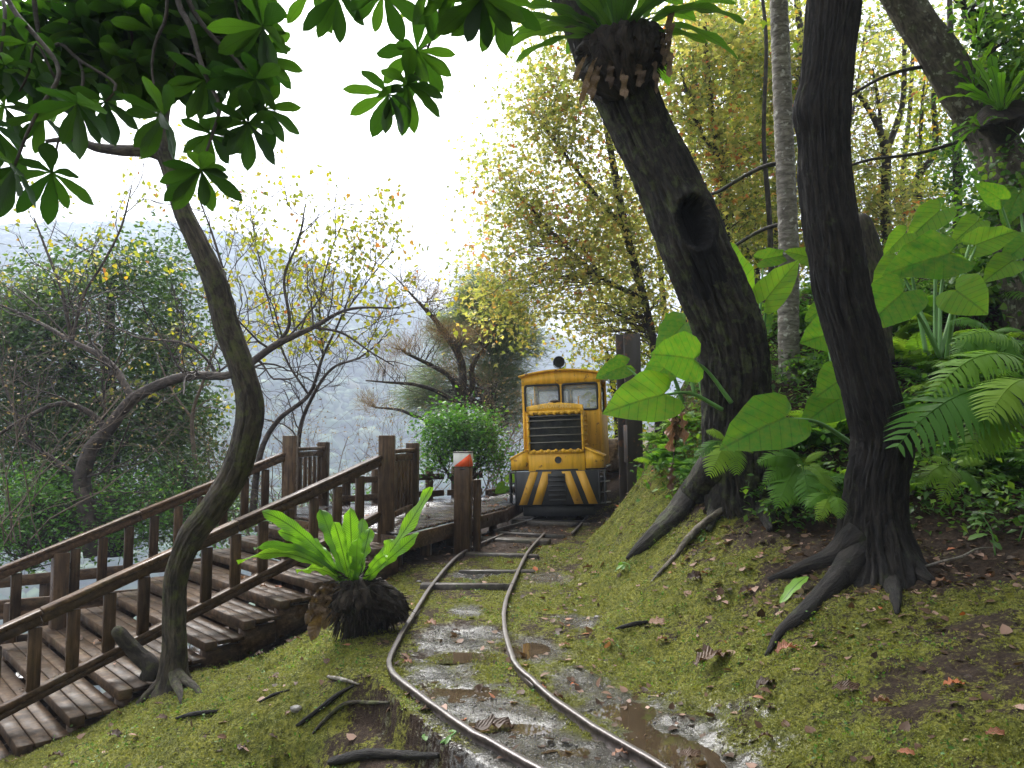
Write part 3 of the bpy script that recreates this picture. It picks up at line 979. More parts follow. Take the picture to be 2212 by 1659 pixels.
# sleepers, uneven, half buried
for (px, py, half, wd, rise, off) in [(1035, 1262, .46, .17, .03, -.13), (1000, 1292, .36, .13, -.03, 0.1), (1060, 1234, .42, .14, .012, 0.1), (1110, 1206, .46, .15, .015, .05), (1060, 1181, .62, .16, .03, -.2), (1125, 1170, .5, .14, .02, .0),
                                      (1040, 1150, .6, .18, .03, -.1), (1160, 1147, .55, .15, .02, .05), (1010, 1317, .34, .1, -.022, .1), (1150, 1128, .6, .16, .02, 0)]:
    q = flatpt(px, py, .02 if py > 1280 else .15)
    y = q[1]
    t = nrm(np.array([trackx(np.array([y + .3]))[0] - trackx(np.array([y - .3]))[0], .6, 0]))
    sd = np.array([t[1], -t[0], 0])
    c = np.array([trackx(np.array([y]))[0], y, trackz(y) - .045 + rise]) + sd * off
    V, F4, F3 = cbox((0, 0, 0), (half * 2, wd, .12), None, .012)
    V = V + (vn(V * 14 + c * 3, 8)[:, None] - .5) * .03
    tilt = random.uniform(-.03, .03)
    ax = np.array([sd + np.array([0, 0, tilt]), t, [0, 0, 1]])
    mk('sleeper', V @ ax + c, [F4, F3], M['sleeper'], track)
# old concrete kerb under the outer rail where the bed stands above the slope
q = catmull(np.array(ext(RAIL_L[0], RAIL_L[1], 1.2) + RAIL_L[:4])[:, :2], .05)
t_ = np.gradient(q, axis=0); t_ /= np.linalg.norm(t_, axis=1)[:, None]
sdv = np.column_stack([t_[:, 1], -t_[:, 0]])
if sdv[0][0] > 0: sdv = -sdv
fade = smooth01((5.15 - q[:, 1]) / .6)
cols = []
for (o_, z_) in [(.015, -.012), (-.055, -.006), (-.072, -.02), (-.076, -.145), (-.135, -.15), (-.146, -.165), (-.15, -.40)]:
    w_ = sdv * (-o_)
    cc = np.column_stack([q + w_ * 1.0, np.full(len(q), z_)])
    cols.append(cc)
V = np.stack(cols, 1)
V += (fbm(V.reshape(-1, 3) * 16, 3, 4).reshape(V.shape[0], V.shape[1], 1)) * .03
V[..., 2] -= (1 - fade)[:, None] * .16
k = V.shape[1]
a = np.arange(len(q) - 1)[:, None] * k; j = np.arange(k - 1)[None]
F = np.stack([a + j, a + k + j, a + k + j + 1, a + j + 1], -1).reshape(-1, 4)
kerb = mk('kerb', V.reshape(-1, 3), F, M['concrete'], smooth=True, base=tuple(q[len(q) // 2]) + (0,))
tag(kerb, 'old stepped concrete kerb edging the near rail, spotted with moss', 'kerb')

# ================================================================== locomotive (local: x right, y back, z up)
loco = thing('locomotive', 'small old yellow diesel locomotive with black striped buffer plate', 'locomotive', (LOC[0], LOC[1], trackz(11.75) + .05))
LB = loco
def lx(name, c, size, mat, parent=loco, ch=.006, ax=None):
    return bx(name, c, size, mat, parent, ax, ch, world=False)
Y = M['yellow']
# underframe and wheels
lx('underframe', (0, 1.55, .36), (1.0, 2.75, .34), M['black'])
for wx in (-.38, .38):
    for wy in (.75, 2.1):
        th = np.arange(24) / 24 * 2 * np.pi
        mb = MB()
        for (r_, x0) in [(.0, .045), (.25, .045), (.27, .03), (.27, -.02), (.30, -.022), (.30, -.045), (0, -.045)]:
            pass
        prof = [(.02, .05), (.2, .04), (.24, .05), (.255, .035), (.255, -.03), (.285, -.035), (.285, -.05), (.02, -.05)]
        V = np.array([[sx * (1 if wx > 0 else -1), r_ * math.cos(a_), r_ * math.sin(a_)] for (r_, sx) in prof for a_ in th])
        kk = 24
        F = [[i * kk + j, i * kk + (j + 1) % kk, (i + 1) * kk + (j + 1) % kk, (i + 1) * kk + j] for i in range(len(prof) - 1) for j in range(kk)]
        mk('wheel', V + np.array([wx, wy, .255]), np.array(F), M['steel'], loco, True, world=False)
# guard under the buffer plate
lx('guard_plate', (0, .12, .15), (1.12, .06, .16), M['black'])
lx('axle_guard', (0, .35, .2), (.9, .3, .3), M['black'])
# buffer plate with chamfered ends
bp = lx('buffer_plate', (0, .02, .50), (1.26, .06, .52), M['black'])
for s in (-1, 1):
    # ladder-like step boxes at both ends
    mb = MB()
    for xx in (.645, .735):
        mb.box((s * xx, .06, .50), (.03, .12, .52))
    for zz in (.26, .42, .58, .745):
        mb.box((s * .69, .06, zz), (.11, .11, .022))
    mb.build('step_frame', M['black'], loco, world=False)
    for zz in (.27, .43, .585):
        lx('step', (s * .775, .05, zz), (.075, .12, .016), M['grillebar'])
# painted stripes (flat paint 2 mm proud)
def stripe(x0, x1, wd):
    zt, zb_ = .752, .25
    yy = -.013
    V = [[x0, yy, zt], [x0 + wd, yy, zt], [x1 + wd, yy, zb_], [x1, yy, zb_], [x0, yy + .004, zt], [x0 + wd, yy + .004, zt], [x1 + wd, yy + .004, zb_], [x1, yy + .004, zb_]]
    F = [[0, 3, 2, 1], [4, 5, 6, 7], [0, 1, 5, 4], [1, 2, 6, 5], [2, 3, 7, 6], [3, 0, 4, 7]]
    return mk('stripe', V, np.array(F), M['stripe'], bp, world=False)
for x0, x1, wd in [(-.41, -.60, .125), (-.215, -.39, .14), (.08, .26, .135), (.30, .48, .135)]:
    stripe(x0, x1, wd)
cpk = lx('coupler_pocket', (0, -.012, .50), (.27, .012, .44), M['rubber'])
for i in range(6):
    lx('pocket_bar', (0, -.03, .315 + i * .073), (.265 - (.02 if i in (0, 5) else 0), .03, .02), M['black'], cpk)
# body front apron below the radiator
lx('apron', (0, .10, .90), (.88, .10, .30), Y)
lx('apron_ledge', (0, .05, .768), (.66, .05, .03), M['black'])
lx('running_board', (0, .95, .775), (1.46, 1.75, .02), M['black'])
# round socket in the apron
th = np.arange(28) / 28 * 2 * np.pi
def disc_ring(name, c, prof, mat, parent, n=28):
    """lathe about the y axis, prof (radius, y)"""
    th = np.arange(n) / n * 2 * np.pi
    V = np.array([[r_ * math.cos(a_), y_, r_ * math.sin(a_)] for (r_, y_) in prof for a_ in th]) + np.array(c)
    F = [[i * n + j, i * n + (j + 1) % n, (i + 1) * n + (j + 1) % n, (i + 1) * n + j] for i in range(len(prof) - 1) for j in range(n)]
    return mk(name, V, np.array(F), mat, parent, True, world=False)
disc_ring('socket_rim', (0.03, .045, .925), [(.052, .02), (.052, -.012), (.066, -.014), (.07, .01)], Y, loco)
disc_ring('socket', (0.03, .030, .925), [(.053, .0), (.04, .004), (.001, .005)], M['rubber'], loco)
# sand boxes: sloped wedges on both sides of the hood
for s in (-1, 1):
    poly = [(.45, 1.10), (.72, .965), (.72, .785), (.45, .785)]
    y0, y1 = .06, .62
    V = [[s * x, y0, z] for x, z in poly] + [[s * x, y1, z] for x, z in poly]
    F = [[0, 1, 2, 3], [7, 6, 5, 4]] + [[i, i + 4, (i + 1) % 4 + 4, (i + 1) % 4] for i in range(4)]
    sb = mk('sand_box', V, np.array(F if s > 0 else [f[::-1] for f in F]), Y, loco, world=False)
    V = [[s * .445, y0 - .012, 1.12], [s * .735, y0 - .012, .975], [s * .735, y0 - .012, .945], [s * .445, y0 - .012, 1.085]]
    V += [[v[0], y0 + .56, v[2]] for v in V]
    F = [[0, 1, 2, 3], [7, 6, 5, 4]] + [[i, i + 4, (i + 1) % 4 + 4, (i + 1) % 4] for i in range(4)]
    mk('lid', V, np.array(F), Y, sb, world=False)
# hood
hood = MB()
hz0, hz1 = 1.03, 1.70
hood.box((0, .52, (hz0 + hz1) / 2), (.84, .74, hz1 - hz0), ch=.03)
hood_o = hood.build('hood', Y, loco, world=False)
for s in (-1, 1):
    for i in range(7):
        for j in range(3):
            lx('louvre', (s * .425, .30 + j * .2, 1.14 + i * .08), (.02, .15, .03), Y, hood_o, ax=np.array([[1, 0, s * .5], [0, 1, 0], [-s * .5, 0, 1]]) / 1.0)
# radiator shell: frame with arched top
def arch(x): return 1.765 + .045 * (1 - (x / .44) ** 2)
fr = MB()
xs = np.linspace(-.44, .44, 15)
for (y_, ) in [(0,)]:
    Vt = []
    for x in xs:
        Vt += [[x, .03, 1.665], [x, .03, arch(x)], [x, .16, arch(x)], [x, .16, 1.665]]
    Ft = []
    for i in range(14):
        for k_ in range(4):
            Ft.append([i * 4 + k_, i * 4 + 4 + k_, i * 4 + 4 + (k_ + 1) % 4, i * 4 + (k_ + 1) % 4][::-1])
    Ft += [[0, 1, 2, 3], [56, 59, 58, 57]]
    fr.add(Vt, np.array(Ft))
fr.box((-.4225, .095, 1.35), (.035, .13, .63)).box((.4225, .095, 1.35), (.035, .13, .63))
fr.box((0, .095, 1.05), (.88, .13, .03))
shell = fr.build('radiator_shell', Y, loco, world=False)
# scalloped flanges with lobes and bosses
for (zz, up) in [(1.655, 1), (1.065, -1)]:
    lx('flange', (0, .035, zz + up * .012), (.81, .03, .05), Y, shell)
    for i in range(7):
        x = -.345 + i * .115
        V, F, _u = sweep([(x, .012, zz - .002 * up, .030), (x, .04, zz - .002 * up, .032)], 12)
        mk('lobe', V, F, Y, shell, world=False)
        V, F, _u = sweep([(x + .0575, -.004, zz + up * .012, .012), (x + .0575, .03, zz + up * .012, .014)], 8)
        mk('bolt', V, F, Y, shell, world=False)
for s in (-1, 1):
    for zz in (1.09, 1.2, 1.31, 1.42, 1.53, 1.64):
        V, F, _u = sweep([(s * .425, .005, zz, .014), (s * .425, .035, zz, .017)], 8)
        mk('bolt', V, F, Y, shell, world=False)
core = lx('radiator_core', (0, .10, 1.36), (.80, .06, .55), M['core'], ch=.003)
for zz in (1.20, 1.31, 1.425, 1.54, 1.61):
    V, F, _u = sweep([(-.415, .032, zz, .008), (0, .028, zz + .003, .008), (.415, .032, zz, .008)], 8)
    mk('grille_bar', V, F, M['grillebar'], core, True, world=False)
# raised maker's lettering on the shell
cu = bpy.data.curves.new('lettering', 'FONT')
cu.body = "KATOWORKS"
cu.size = .078
cu.extrude = .006
cu.offset = .0025
cu.align_x = 'CENTER'
cu.space_character = 1.12
tmp = bpy.data.objects.new('lettering_source', cu)
me = bpy.data.meshes.new_from_object(tmp)
bpy.data.objects.remove(tmp)
co = np.zeros(len(me.vertices) * 3, np.float32); me.vertices.foreach_get('co', co)
co = co.reshape(-1, 3)
xx = co[:, 0].copy()
V = np.column_stack([xx * .98, .026 - co[:, 2], co[:, 1] + 1.708 + .03 * (1 - (xx / .44) ** 2)]).astype(np.float32)
me.vertices.foreach_set('co', V.ravel()); me.update()
me.materials.clear(); me.materials.append(M['letter'])
lo = link('lettering', me, shell)
# cap, brackets
V, F, _u = sweep([(.0, .14, 1.80, .05), (.0, .14, 1.83, .052), (.0, .14, 1.832, .085), (.0, .14, 1.85, .085), (.0, .14, 1.856, .06), (0, .14, 1.868, .02)], 20)
mk('radiator_cap', V, F, M['steel'], loco, world=False)
lx('cap_base', (0, .14, 1.812), (.21, .09, .02), Y)
for s, h_ in ((-1, 1.87), (1, 1.89)):
    V, F, _u = sweep([(s * .37, .12, 1.77, .007), (s * .37, .12, h_, .007), (s * .385, .12, h_ + .01, .012)], 8)
    mk('bracket', V, F, Y, loco, world=False)
# cab: wall panels around the windows, front wall at y=.92
cw, cy0, cy1 = .66, .92, 2.35
cz0, cz1 = .785, 2.30
cab = MB()
def roofz(x): return 2.30 + .085 * (1 - (x / .66) ** 2)
wz0, wz1 = 1.72, 2.165
for yy in (cy0, cy1):
    cab.box((0, yy, (cz0 + wz0) / 2), (2 * cw, .03, wz0 - cz0), ch=.004)
    for xx, ww in ((-.635, .05), (0, .05), (.635, .05)):
        cab.box((xx, yy, (wz0 + wz1) / 2), (ww, .03, wz1 - wz0), ch=.002)
    xs = np.linspace(-cw, cw, 15)
    Vt = []
    for x in xs:
        Vt += [[x, yy - .015, wz1], [x, yy - .015, roofz(x)], [x, yy + .015, roofz(x)], [x, yy + .015, wz1]]
    Ft = [[i * 4 + k_, i * 4 + (k_ + 1) % 4, i * 4 + 4 + (k_ + 1) % 4, i * 4 + 4 + k_] for i in range(14) for k_ in range(4)]
    Ft += [[3, 2, 1, 0], [56, 57, 58, 59]]
    cab.add(Vt, np.array(Ft))
for s in (-1, 1):
    cab.box((s * (cw - .015), (cy0 + cy1) / 2, (cz0 + 1.65) / 2), (.03, cy1 - cy0 - .03, 1.65 - cz0), ch=.002)
    for yy, ww in ((1.02, .17), (2.25, .17)):
        cab.box((s * (cw - .015), yy, (1.65 + 2.25) / 2), (.03, ww, .6), ch=.002)
    cab.box((s * (cw - .015), (cy0 + cy1) / 2, 2.275), (.03, cy1 - cy0 - .03, .05), ch=.002)
    # rain strips on the front corners
    cab.box((s * (cw - .03), cy0 - .028, 1.35), (.02, .02, 1.1), ch=.003)
cab.build('cab', Y, loco, world=False)
lx('cab_floor', (0, 1.63, .83), (1.24, 1.35, .03), M['black'])
lx('control_desk', (-.1, 1.1, 1.5), (.9, .2, .35), M['interior'])
# windows: rubber frame with rounded corners > pane
def win(yc, x0, x1, z0, z1):
    r_ = .05
    pts = []
    for (cx_, cz_, a0) in ((x1 - r_, z1 - r_, 0), (x0 + r_, z1 - r_, 90), (x0 + r_, z0 + r_, 180), (x1 - r_, z0 + r_, 270)):
        for k_ in range(6):
            a_ = R(a0 + k_ * 18)
            pts.append((cx_ + r_ * math.cos(a_), cz_ + r_ * math.sin(a_)))
    pts = np.array(pts); c_ = pts.mean(0); n = len(pts)
    inn = c_ + (pts - c_) * np.array([1 - .05 / (x1 - x0), 1 - .05 / (z1 - z0)])
    out = c_ + (pts - c_) * np.array([1 + .012 / (x1 - x0), 1 + .012 / (z1 - z0)])
    rings = [(out, yc - .016), (out, yc - .028), (inn, yc - .028), (inn, yc + .01)]
    V = np.concatenate([np.column_stack([p_[:, 0], np.full(n, y_), p_[:, 1]]) for p_, y_ in rings])
    F = [[i * n + j, i * n + (j + 1) % n, (i + 1) * n + (j + 1) % n, (i + 1) * n + j] for i in range(3) for j in range(n)]
    f = mk('window', V, np.array(F), M['rubber'], loco, world=False)
    V = np.concatenate([np.column_stack([inn[:, 0], np.full(n, yc - .002 + o_), inn[:, 1]]) for o_ in (0, .006)])
    F = [[j, n + j, n + (j + 1) % n, (j + 1) % n] for j in range(n)]
    mk('pane', V, [np.array(F), np.array([list(range(n))]), np.array([list(range(n, 2 * n))[::-1]])], M['glass'], f, world=False)
win(cy0, -.615, -.02, 1.715, 2.17)
win(cy0, .02, .615, 1.715, 2.17)
win(cy1, -.615, -.02, 1.715, 2.17)
win(cy1, .02, .615, 1.715, 2.17)
# roof sheet with overhang
xs = np.linspace(-.70, .70, 21)
Vt = []
for x in xs:
    z_ = roofz(x * .66 / .70) + .002
    Vt += [[x, cy0 - .07, z_], [x, cy0 - .07, z_ + .03], [x, cy1 + .08, z_ + .03], [x, cy1 + .08, z_]]
Ft = [[i * 4 + k_, i * 4 + (k_ + 1) % 4, i * 4 + 4 + (k_ + 1) % 4, i * 4 + 4 + k_] for i in range(20) for k_ in range(4)]
Ft += [[3, 2, 1, 0], [80, 81, 82, 83]]
mk('roof', Vt, np.array(Ft), Y, loco, world=False)
# headlamp on the roof
hl = disc_ring('headlamp', (0, .86, 2.53), [(.002, .14), (.05, .13), (.088, .05), (.092, -.02), (.098, -.024), (.098, -.035), (.086, -.035), (.084, -.01)], M['black'], loco)
disc_ring('lens', (0, .86, 2.53), [(.085, -.012), (.05, -.02), (.001, -.024)], M['core'], hl)
V, F, _u = sweep([(0, .89, 2.38, .014), (.01, .89, 2.44, .012)], 8)
mk('lamp_stand', V, F, M['steel'], loco, world=False)
for s in (-1, 1):
    V, F, _u = sweep([(s * .10, .88, 2.53, .006), (s * .095, .88, 2.47, .006), (s * .05, .88, 2.435, .006), (0, .88, 2.428, .006)], 6, .03)
    mk('lamp_fork', V, F, M['steel'], loco, world=False)
loco.rotation_euler = (0, R(-2.0), -LPH)

# log wagon behind, with a log across its bolster
wag_c = LOC + ldir * 4.6 + lsd * .12
wagon = thing('log_wagon', 'low dark timber wagon coupled behind the locomotive carrying a log', 'wagon', (*wag_c, trackz(15) + .06))
for s in (-1, 1):
    bx('side_beam', (s * .6, 0, .42), (.16, 3.4, .22), M['steel'], wagon, world=False, ch=.01)
    for yy in (-1.3, -.75, -.2, .4, 1.2):
        bx('stake_pocket', (s * .72, yy, .40), (.09, .16, .24), M['black'], wagon, world=False)
for yy in (-1.55, -.6, .6, 1.55):
    bx('cross_beam', (0, yy, .47), (1.35, .2, .14), M['wood'], wagon, world=False, ch=.01)
for s in (-1, 1):
    for yy in (-1, 1):
        V, F, _u = sweep([(s * .35, yy, .2, .24), (s * .43, yy, .2, .24)], 20)
        mk('wheel', V, F, M['steel'], wagon, world=False)
wagon.rotation_euler = (0, 0, -LPH)
lc = np.array([*(wag_c + lsd * .53), trackz(15) + .06 + .545])
d3 = np.array([ldir[0], ldir[1], 0])
def logdisp(th, s, xyz, r, dirs):
    return 1 + .10 * fbm(np.stack([np.cos(th) * 2.2, np.sin(th) * 2.2, s * .8], -1), 4, 3) + .05 * np.sin(th * 9 + s)
log = thing('log', 'thick weathered grey log lying on the wagon behind the locomotive', 'log', lc + np.array([0, 0, .25]))
tube('trunk_piece', [(*(lc + np.array([0, 0, .33]) + d3 * a_), r_) for a_, r_ in ((-1.75, .26), (-1.7, .31), (-.5, .33), (.6, .31), (1.6, .29))], 40, M['log'], log, .08, logdisp)

# steel beam post right of the locomotive
pb = P(1366, 1112, 10.4); pb[2] = zg(pb[0], pb[1]) - .1
pt = P(1356, 722, 10.4)
post = thing('steel_post', 'tall rusty steel beam post leaning beside the locomotive', 'post', pb)
ax_ = axes_from(pt - pb, (1, 0, 0))
# local: d along, s , u ; yaw a little so the flange edge shows on the left
up_ = ax_[0]
yaw = R(24)
xa = nrm(np.array([math.cos(yaw), math.sin(yaw), 0]) - up_ * np.dot(up_, (math.cos(yaw), math.sin(yaw), 0)))
ya = np.cross(up_, xa)
L = np.linalg.norm(pt - pb)
for name, s, wd in (('flange', -1, .26), ('flange', 1, .26)):
    bx(name, pb + up_ * L / 2 + ya * s * .1, (L, wd, .016), M['steel'], post, np.array([up_, xa, ya]), .002)
bx('web', pb + up_ * L / 2, (L - .02, .014, .18), M['steel'], post, np.array([up_, xa, ya]), .002)
bx('splice_plate', pb + up_ * L * .42 - xa * .135 - ya * .1, (.5, .012, .1), M['steel'], post, np.array([up_, xa, ya]), .002)

# wooden marker post
mb_ = P(1000, 1179, 9.35); mb_[2] = zg(mb_[0], mb_[1]) - .04
ztop_ = P(998, 978, 9.35)[2]
mp = thing('marker_post', 'square wooden post with a white and orange marker box on top', 'marker post', mb_)
ya_ = R(-8)
mA = np.array([[math.cos(ya_), math.sin(ya_), 0], [-math.sin(ya_), math.cos(ya_), 0], [0, 0, 1]])
H = ztop_ - mb_[2]
pw = .195
bx('post', mb_ + np.array([0, 0, (H - .17) / 2]), (pw, pw, H - .17), M['wood_z'], mp, mA, .008)
mbx = bx('marker_box', mb_ + np.array([0, 0, H - .085]), (pw + .012, pw + .012, .17), M['white'], mp, mA, .003)
hw = (pw + .012) / 2 + .002
def tri(a, b, c, nrm_):
    n_ = np.array(nrm_) * .003
    V = [a, b, c, np.array(a) + n_, np.array(b) + n_, np.array(c) + n_]
    V = [mb_ + mA.T @ np.array(v) for v in V]
    mk('orange_triangle', V, [np.array([[0, 2, 1], [3, 4, 5]]), np.array([[0, 1, 4, 3], [1, 2, 5, 4], [2, 0, 3, 5]])], M['orange'], mbx)
tri((-hw + .01, -hw, H - .168), (hw - .003, -hw, H - .168), (hw - .003, -hw, H - .012), (0, -1, 0))
tri((hw, -hw + .003, H - .168), (hw, hw - .01, H - .168), (hw, -hw + .003, H - .012), (1, 0, 0))
bx('lid', mb_ + np.array([0, 0, H + .006]), (pw + .03, pw + .03, .012), M['steel'], mp, mA, .002)
bx('label_plate', mb_ + mA.T @ np.array([.01, -pw / 2 - .002, H - .195]), (.07, .004, .025), M['steel'], mp, mA, .001)
bx('second_post', mb_ + mA.T @ np.array([.15, .14, .45]), (.09, .09, .95), M['wood_z'], mp, mA, .006)

# ================================================================== stair flight
AZ = R(47)
sh = np.array([math.sin(AZ), math.cos(AZ), 0])            # up the stairs, horizontal
pn = np.array([-math.cos(AZ), math.sin(AZ), 0])           # towards the far rail
N1 = np.array([-1.394, 8.5, .575]); DZ = .575
SW = 2.3
RISE, RUN = .128, .345
UPZ = np.array([0, 0, 1.])
def SP(s, n, z): return np.array([N1[0], N1[1], 0]) + sh * s + pn * n + UPZ * z
stair = thing('staircase', 'wide brown plank staircase climbing right to the deck', 'staircase', SP(-3, 1.1, -.7))
AXs = np.array([pn, sh, UPZ])
NT = 14
for i in range(1, NT + 1):
    zt_ = DZ - RISE * i
    s1 = -RUN * (i - 1) - .05
    s0 = s1 - RUN
    tr = bx('tread', SP(s0 + .055, 1.04, zt_ - .04), (2.86, .11, .08), M['tread'], stair, AXs, .006)
    for k_ in range(2):
        bx('plank', SP(s0 + .175 + k_ * .122, 1.04 + random.uniform(-.01, .01), zt_ - .019), (2.86, .115, .038), M['tread'], tr, AXs, .005)
    if i % 3 != 0:
        bx('riser', SP(s0 + .05, 1.04, zt_ - .105), (2.5, .025, .045), M['tread'], stair, AXs, .003)
# stringers: sawtooth boards, near, middle, far
for n_ in (-.28, 1.0, 2.36):
    top = []; 
    for i in range(1, NT + 1):
        zt_ = DZ - RISE * i - .082
        s1 = -RUN * (i - 1) - .05
        top += [(s1, zt_), (s1 - RUN + .01, zt_)]
    bot = [(s_ - .02, z_ - .16) for s_, z_ in (top[-1], top[0])]
    mb = MB()
    t_ = .06
    for i in range(0, len(top), 2):
        (sa, za), (sb_, zb2) = top[i], top[i + 1]
        fb = lambda s_: bot[0][1] + (s_ - bot[0][0]) * (bot[1][1] - bot[0][1]) / (bot[1][0] - bot[0][0]) - .05
        V = []
        for n2 in (n_ - t_ / 2, n_ + t_ / 2):
            V += [SP(sa, n2, za), SP(sb_, n2, zb2), SP(sb_, n2, fb(sb_)), SP(sa, n2, fb(sa))]
        mb.add(V, np.array([[0, 1, 2, 3], [7, 6, 5, 4], [0, 4, 5, 1], [1, 5, 6, 2], [2, 6, 7, 3], [3, 7, 4, 0]]))
    mb.build('stringer', M['wood'], stair)
TE = math.tan(R(20.3))
def railing(n, label, mids, length, basez):
    t = thing('stair_railing', label, 'railing', SP(-2, n, DZ - .74 - .1), 'railings of the stair flight')
    e = nrm(sh + UPZ * TE)
    zr = lambda s_: .862 + DZ + TE * s_
    a_, b_ = SP(-length, n, zr(-length) - .02), SP(-.09, n, zr(-.09) - .02)
    L_ = np.linalg.norm(b_ - a_)
    cut = np.linspace(0, 1, 4)
    for k_ in range(3):
        p0_, p1_ = a_ + (b_ - a_) * (cut[k_] + .0008), a_ + (b_ - a_) * (cut[k_ + 1] - .0008)
        beam('top_rail', p0_, p1_, .115, .042, M['wood'], t, ch=.008)
        beam('under_rail', p0_ - UPZ * .062, p1_ - UPZ * .062, .075, .075, M['wood'], t, ch=.006)
    dz = .62
    beam('bottom_rail', a_ - UPZ * dz, b_ - UPZ * dz, .085, .05, M['wood'], t, ch=.006)
    beam('bottom_rail', a_ - UPZ * (dz + .056), b_ - UPZ * (dz + .056), .06, .05, M['wood'], t, ch=.006)
    ns = int(length / .272)
    for i in range(1, ns + 1):
        s_ = -.13 - i * .272 + .06
        if any(abs(s_ - m_) < .13 for m_ in mids):
            continue
        if s_ < -length + .05: break
        c_ = SP(s_, n, zr(s_) - .02 - .1 - (dz - .1) / 2)
        bx('baluster', c_, (.095, .045, dz - .125), M['wood_z'], t, np.array([sh, pn, UPZ]), .004)
    for m_ in mids:
        zb3 = min(zg(*SP(m_, n, 0)[:2]) - .1, basez(m_))
        bx('post', SP(m_, n, (zr(m_) - .105 + zb3) / 2), (.15, .15, zr(m_) - .105 - zb3), M['wood_z'], t, np.array([sh, pn, UPZ]), .006)
    # newel
    zb3 = zg(*SP(0, n, 0)[:2]) - .15
    zt3 = DZ + 1.045
    bx('newel_post', SP(0, n, (zb3 + zt3) / 2), (.175, .175, zt3 - zb3), M['wood_z'], t, np.array([[1, .08, 0], [-.08, 1, 0], [0, 0, 1.]]), .008)
    return t
railing(0, 'nearer brown wooden handrail of the stairs, passing behind the curved trunk', [], 4.9, lambda s_: 0)
railing(SW, 'farther brown wooden handrail of the stairs, with a broad intermediate post', [-2.66, -4.6], 5.4, lambda s_: DZ - .6)

# side panels from the newels back along the deck
def side_panel(n, label):
    b = SP(0, n, DZ)
    d = nrm((.08, 1, 0))
    e_ = b + d * 1.36
    t = thing('railing_panel', label, 'railing panel', b + d * .7, 'slatted panels beside the newel posts')
    A_ = np.array([[d[1], -d[0], 0], d, UPZ])
    bx('post', e_ + UPZ * .46, (.15, .15, .98), M['wood_z'], t, A_, .008)
    for z_, h_ in ((.86, .045), (.785, .075), (.14, .07)):
        bx('rail', (b + e_) / 2 + UPZ * z_, (.06 if h_ > .05 else .1, 1.36 - .165, h_), M['wood'], t, A_, .005)
    for i in range(6):
        bx('slat', b + d * (.19 + i * .196) + UPZ * .46, (.024, .14 if n == 0 else .105, .565), M['wood_z'], t, A_, .004)
    return e_
E1 = side_panel(0, 'closely boarded railing panel between nearer newel post and its back post')
E2 = side_panel(SW, 'open slatted railing panel behind the farther newel post, hills showing through')

# ================================================================== deck of single planks
c0 = SP(.0, -.28, DZ)[:2]
fe = np.array([-.10, 11.3])
pe = np.array([.42, 14.2])
far_r = np.array([.1, 14.6])
far_m = np.array([-.45, 13.5])
far_l = E2[:2] + np.array([-.15, .1])
poly = [SP(-.05, -.3, 0)[:2], fe, pe, far_r, far_m, far_l, SP(-.05, SW + .3, 0)[:2]]
def clip(poly, nrm2, c):
    out = []
    for i in range(len(poly)):
        a_, b_ = poly[i], poly[(i + 1) % len(poly)]
        da, db = np.dot(a_, nrm2) - c, np.dot(b_, nrm2) - c
        if da >= 0: out.append(a_)
        if da * db < 0: out.append(a_ + (b_ - a_) * da / (da - db))
    return out
deck = thing('deck', 'low viewing deck of wet brown planks scattered with fallen leaves', 'deck', (-1, 11.5, DZ - .2))
ev = nrm(fe - poly[0]); nv = np.array([-ev[1], ev[0]])     # planks run across the front edge
pos = [np.dot(p_, ev) for p_ in poly]
u_ = min(pos)
while u_ < max(pos):
    w_ = .135
    pc = clip(clip([np.array(p_) for p_ in poly], ev, u_), -ev, -(u_ + w_))
    if len(pc) >= 3:
        V, q4, b_, t_ = prism(pc, DZ - .034 + random.uniform(-.002, .002), DZ + random.uniform(-.002, .002))
        ar = .5 * sum(pc[i][0] * pc[(i + 1) % len(pc)][1] - pc[(i + 1) % len(pc)][0] * pc[i][1] for i in range(len(pc)))
        if ar < 0:
            q4, b_, t_ = q4[:, ::-1], b_[:, ::-1], t_[:, ::-1]
        mk('plank', V, [q4, b_, t_], M['deck'], deck)
    u_ += w_ + .007
def fascia(a_, b_, off=.02):
    a3, b3 = np.array([*a_, DZ - .125]), np.array([*b_, DZ - .125])
    d_ = nrm(b3 - a3); o_ = np.array([d_[1], -d_[0], 0]) * off
    beam('fascia', a3 + o_, b3 + o_, .04, .175, M['wood'], deck)
fascia(poly[0], fe); fascia(fe, pe)
fascia(poly[-1], poly[0], .022)
for f_ in np.linspace(.06, .94, 5):
    q_ = np.array(poly[0]) * (1 - f_) + fe * f_ + nv * .12
    zb_ = zg(q_[0], q_[1]) - .2
    bx('deck_leg', (q_[0], q_[1], (DZ - .22 + zb_) / 2), (.12, .12, DZ - .22 - zb_), M['wood_z'], deck)
    q_ = np.array(poly[0]) * (1 - f_) + fe * f_ + nv * 1.9
    zb_ = zg(q_[0], q_[1]) - .2
    bx('deck_leg', (q_[0], q_[1], (DZ - .22 + zb_) / 2), (.12, .12, DZ - .22 - zb_), M['wood_z'], deck)
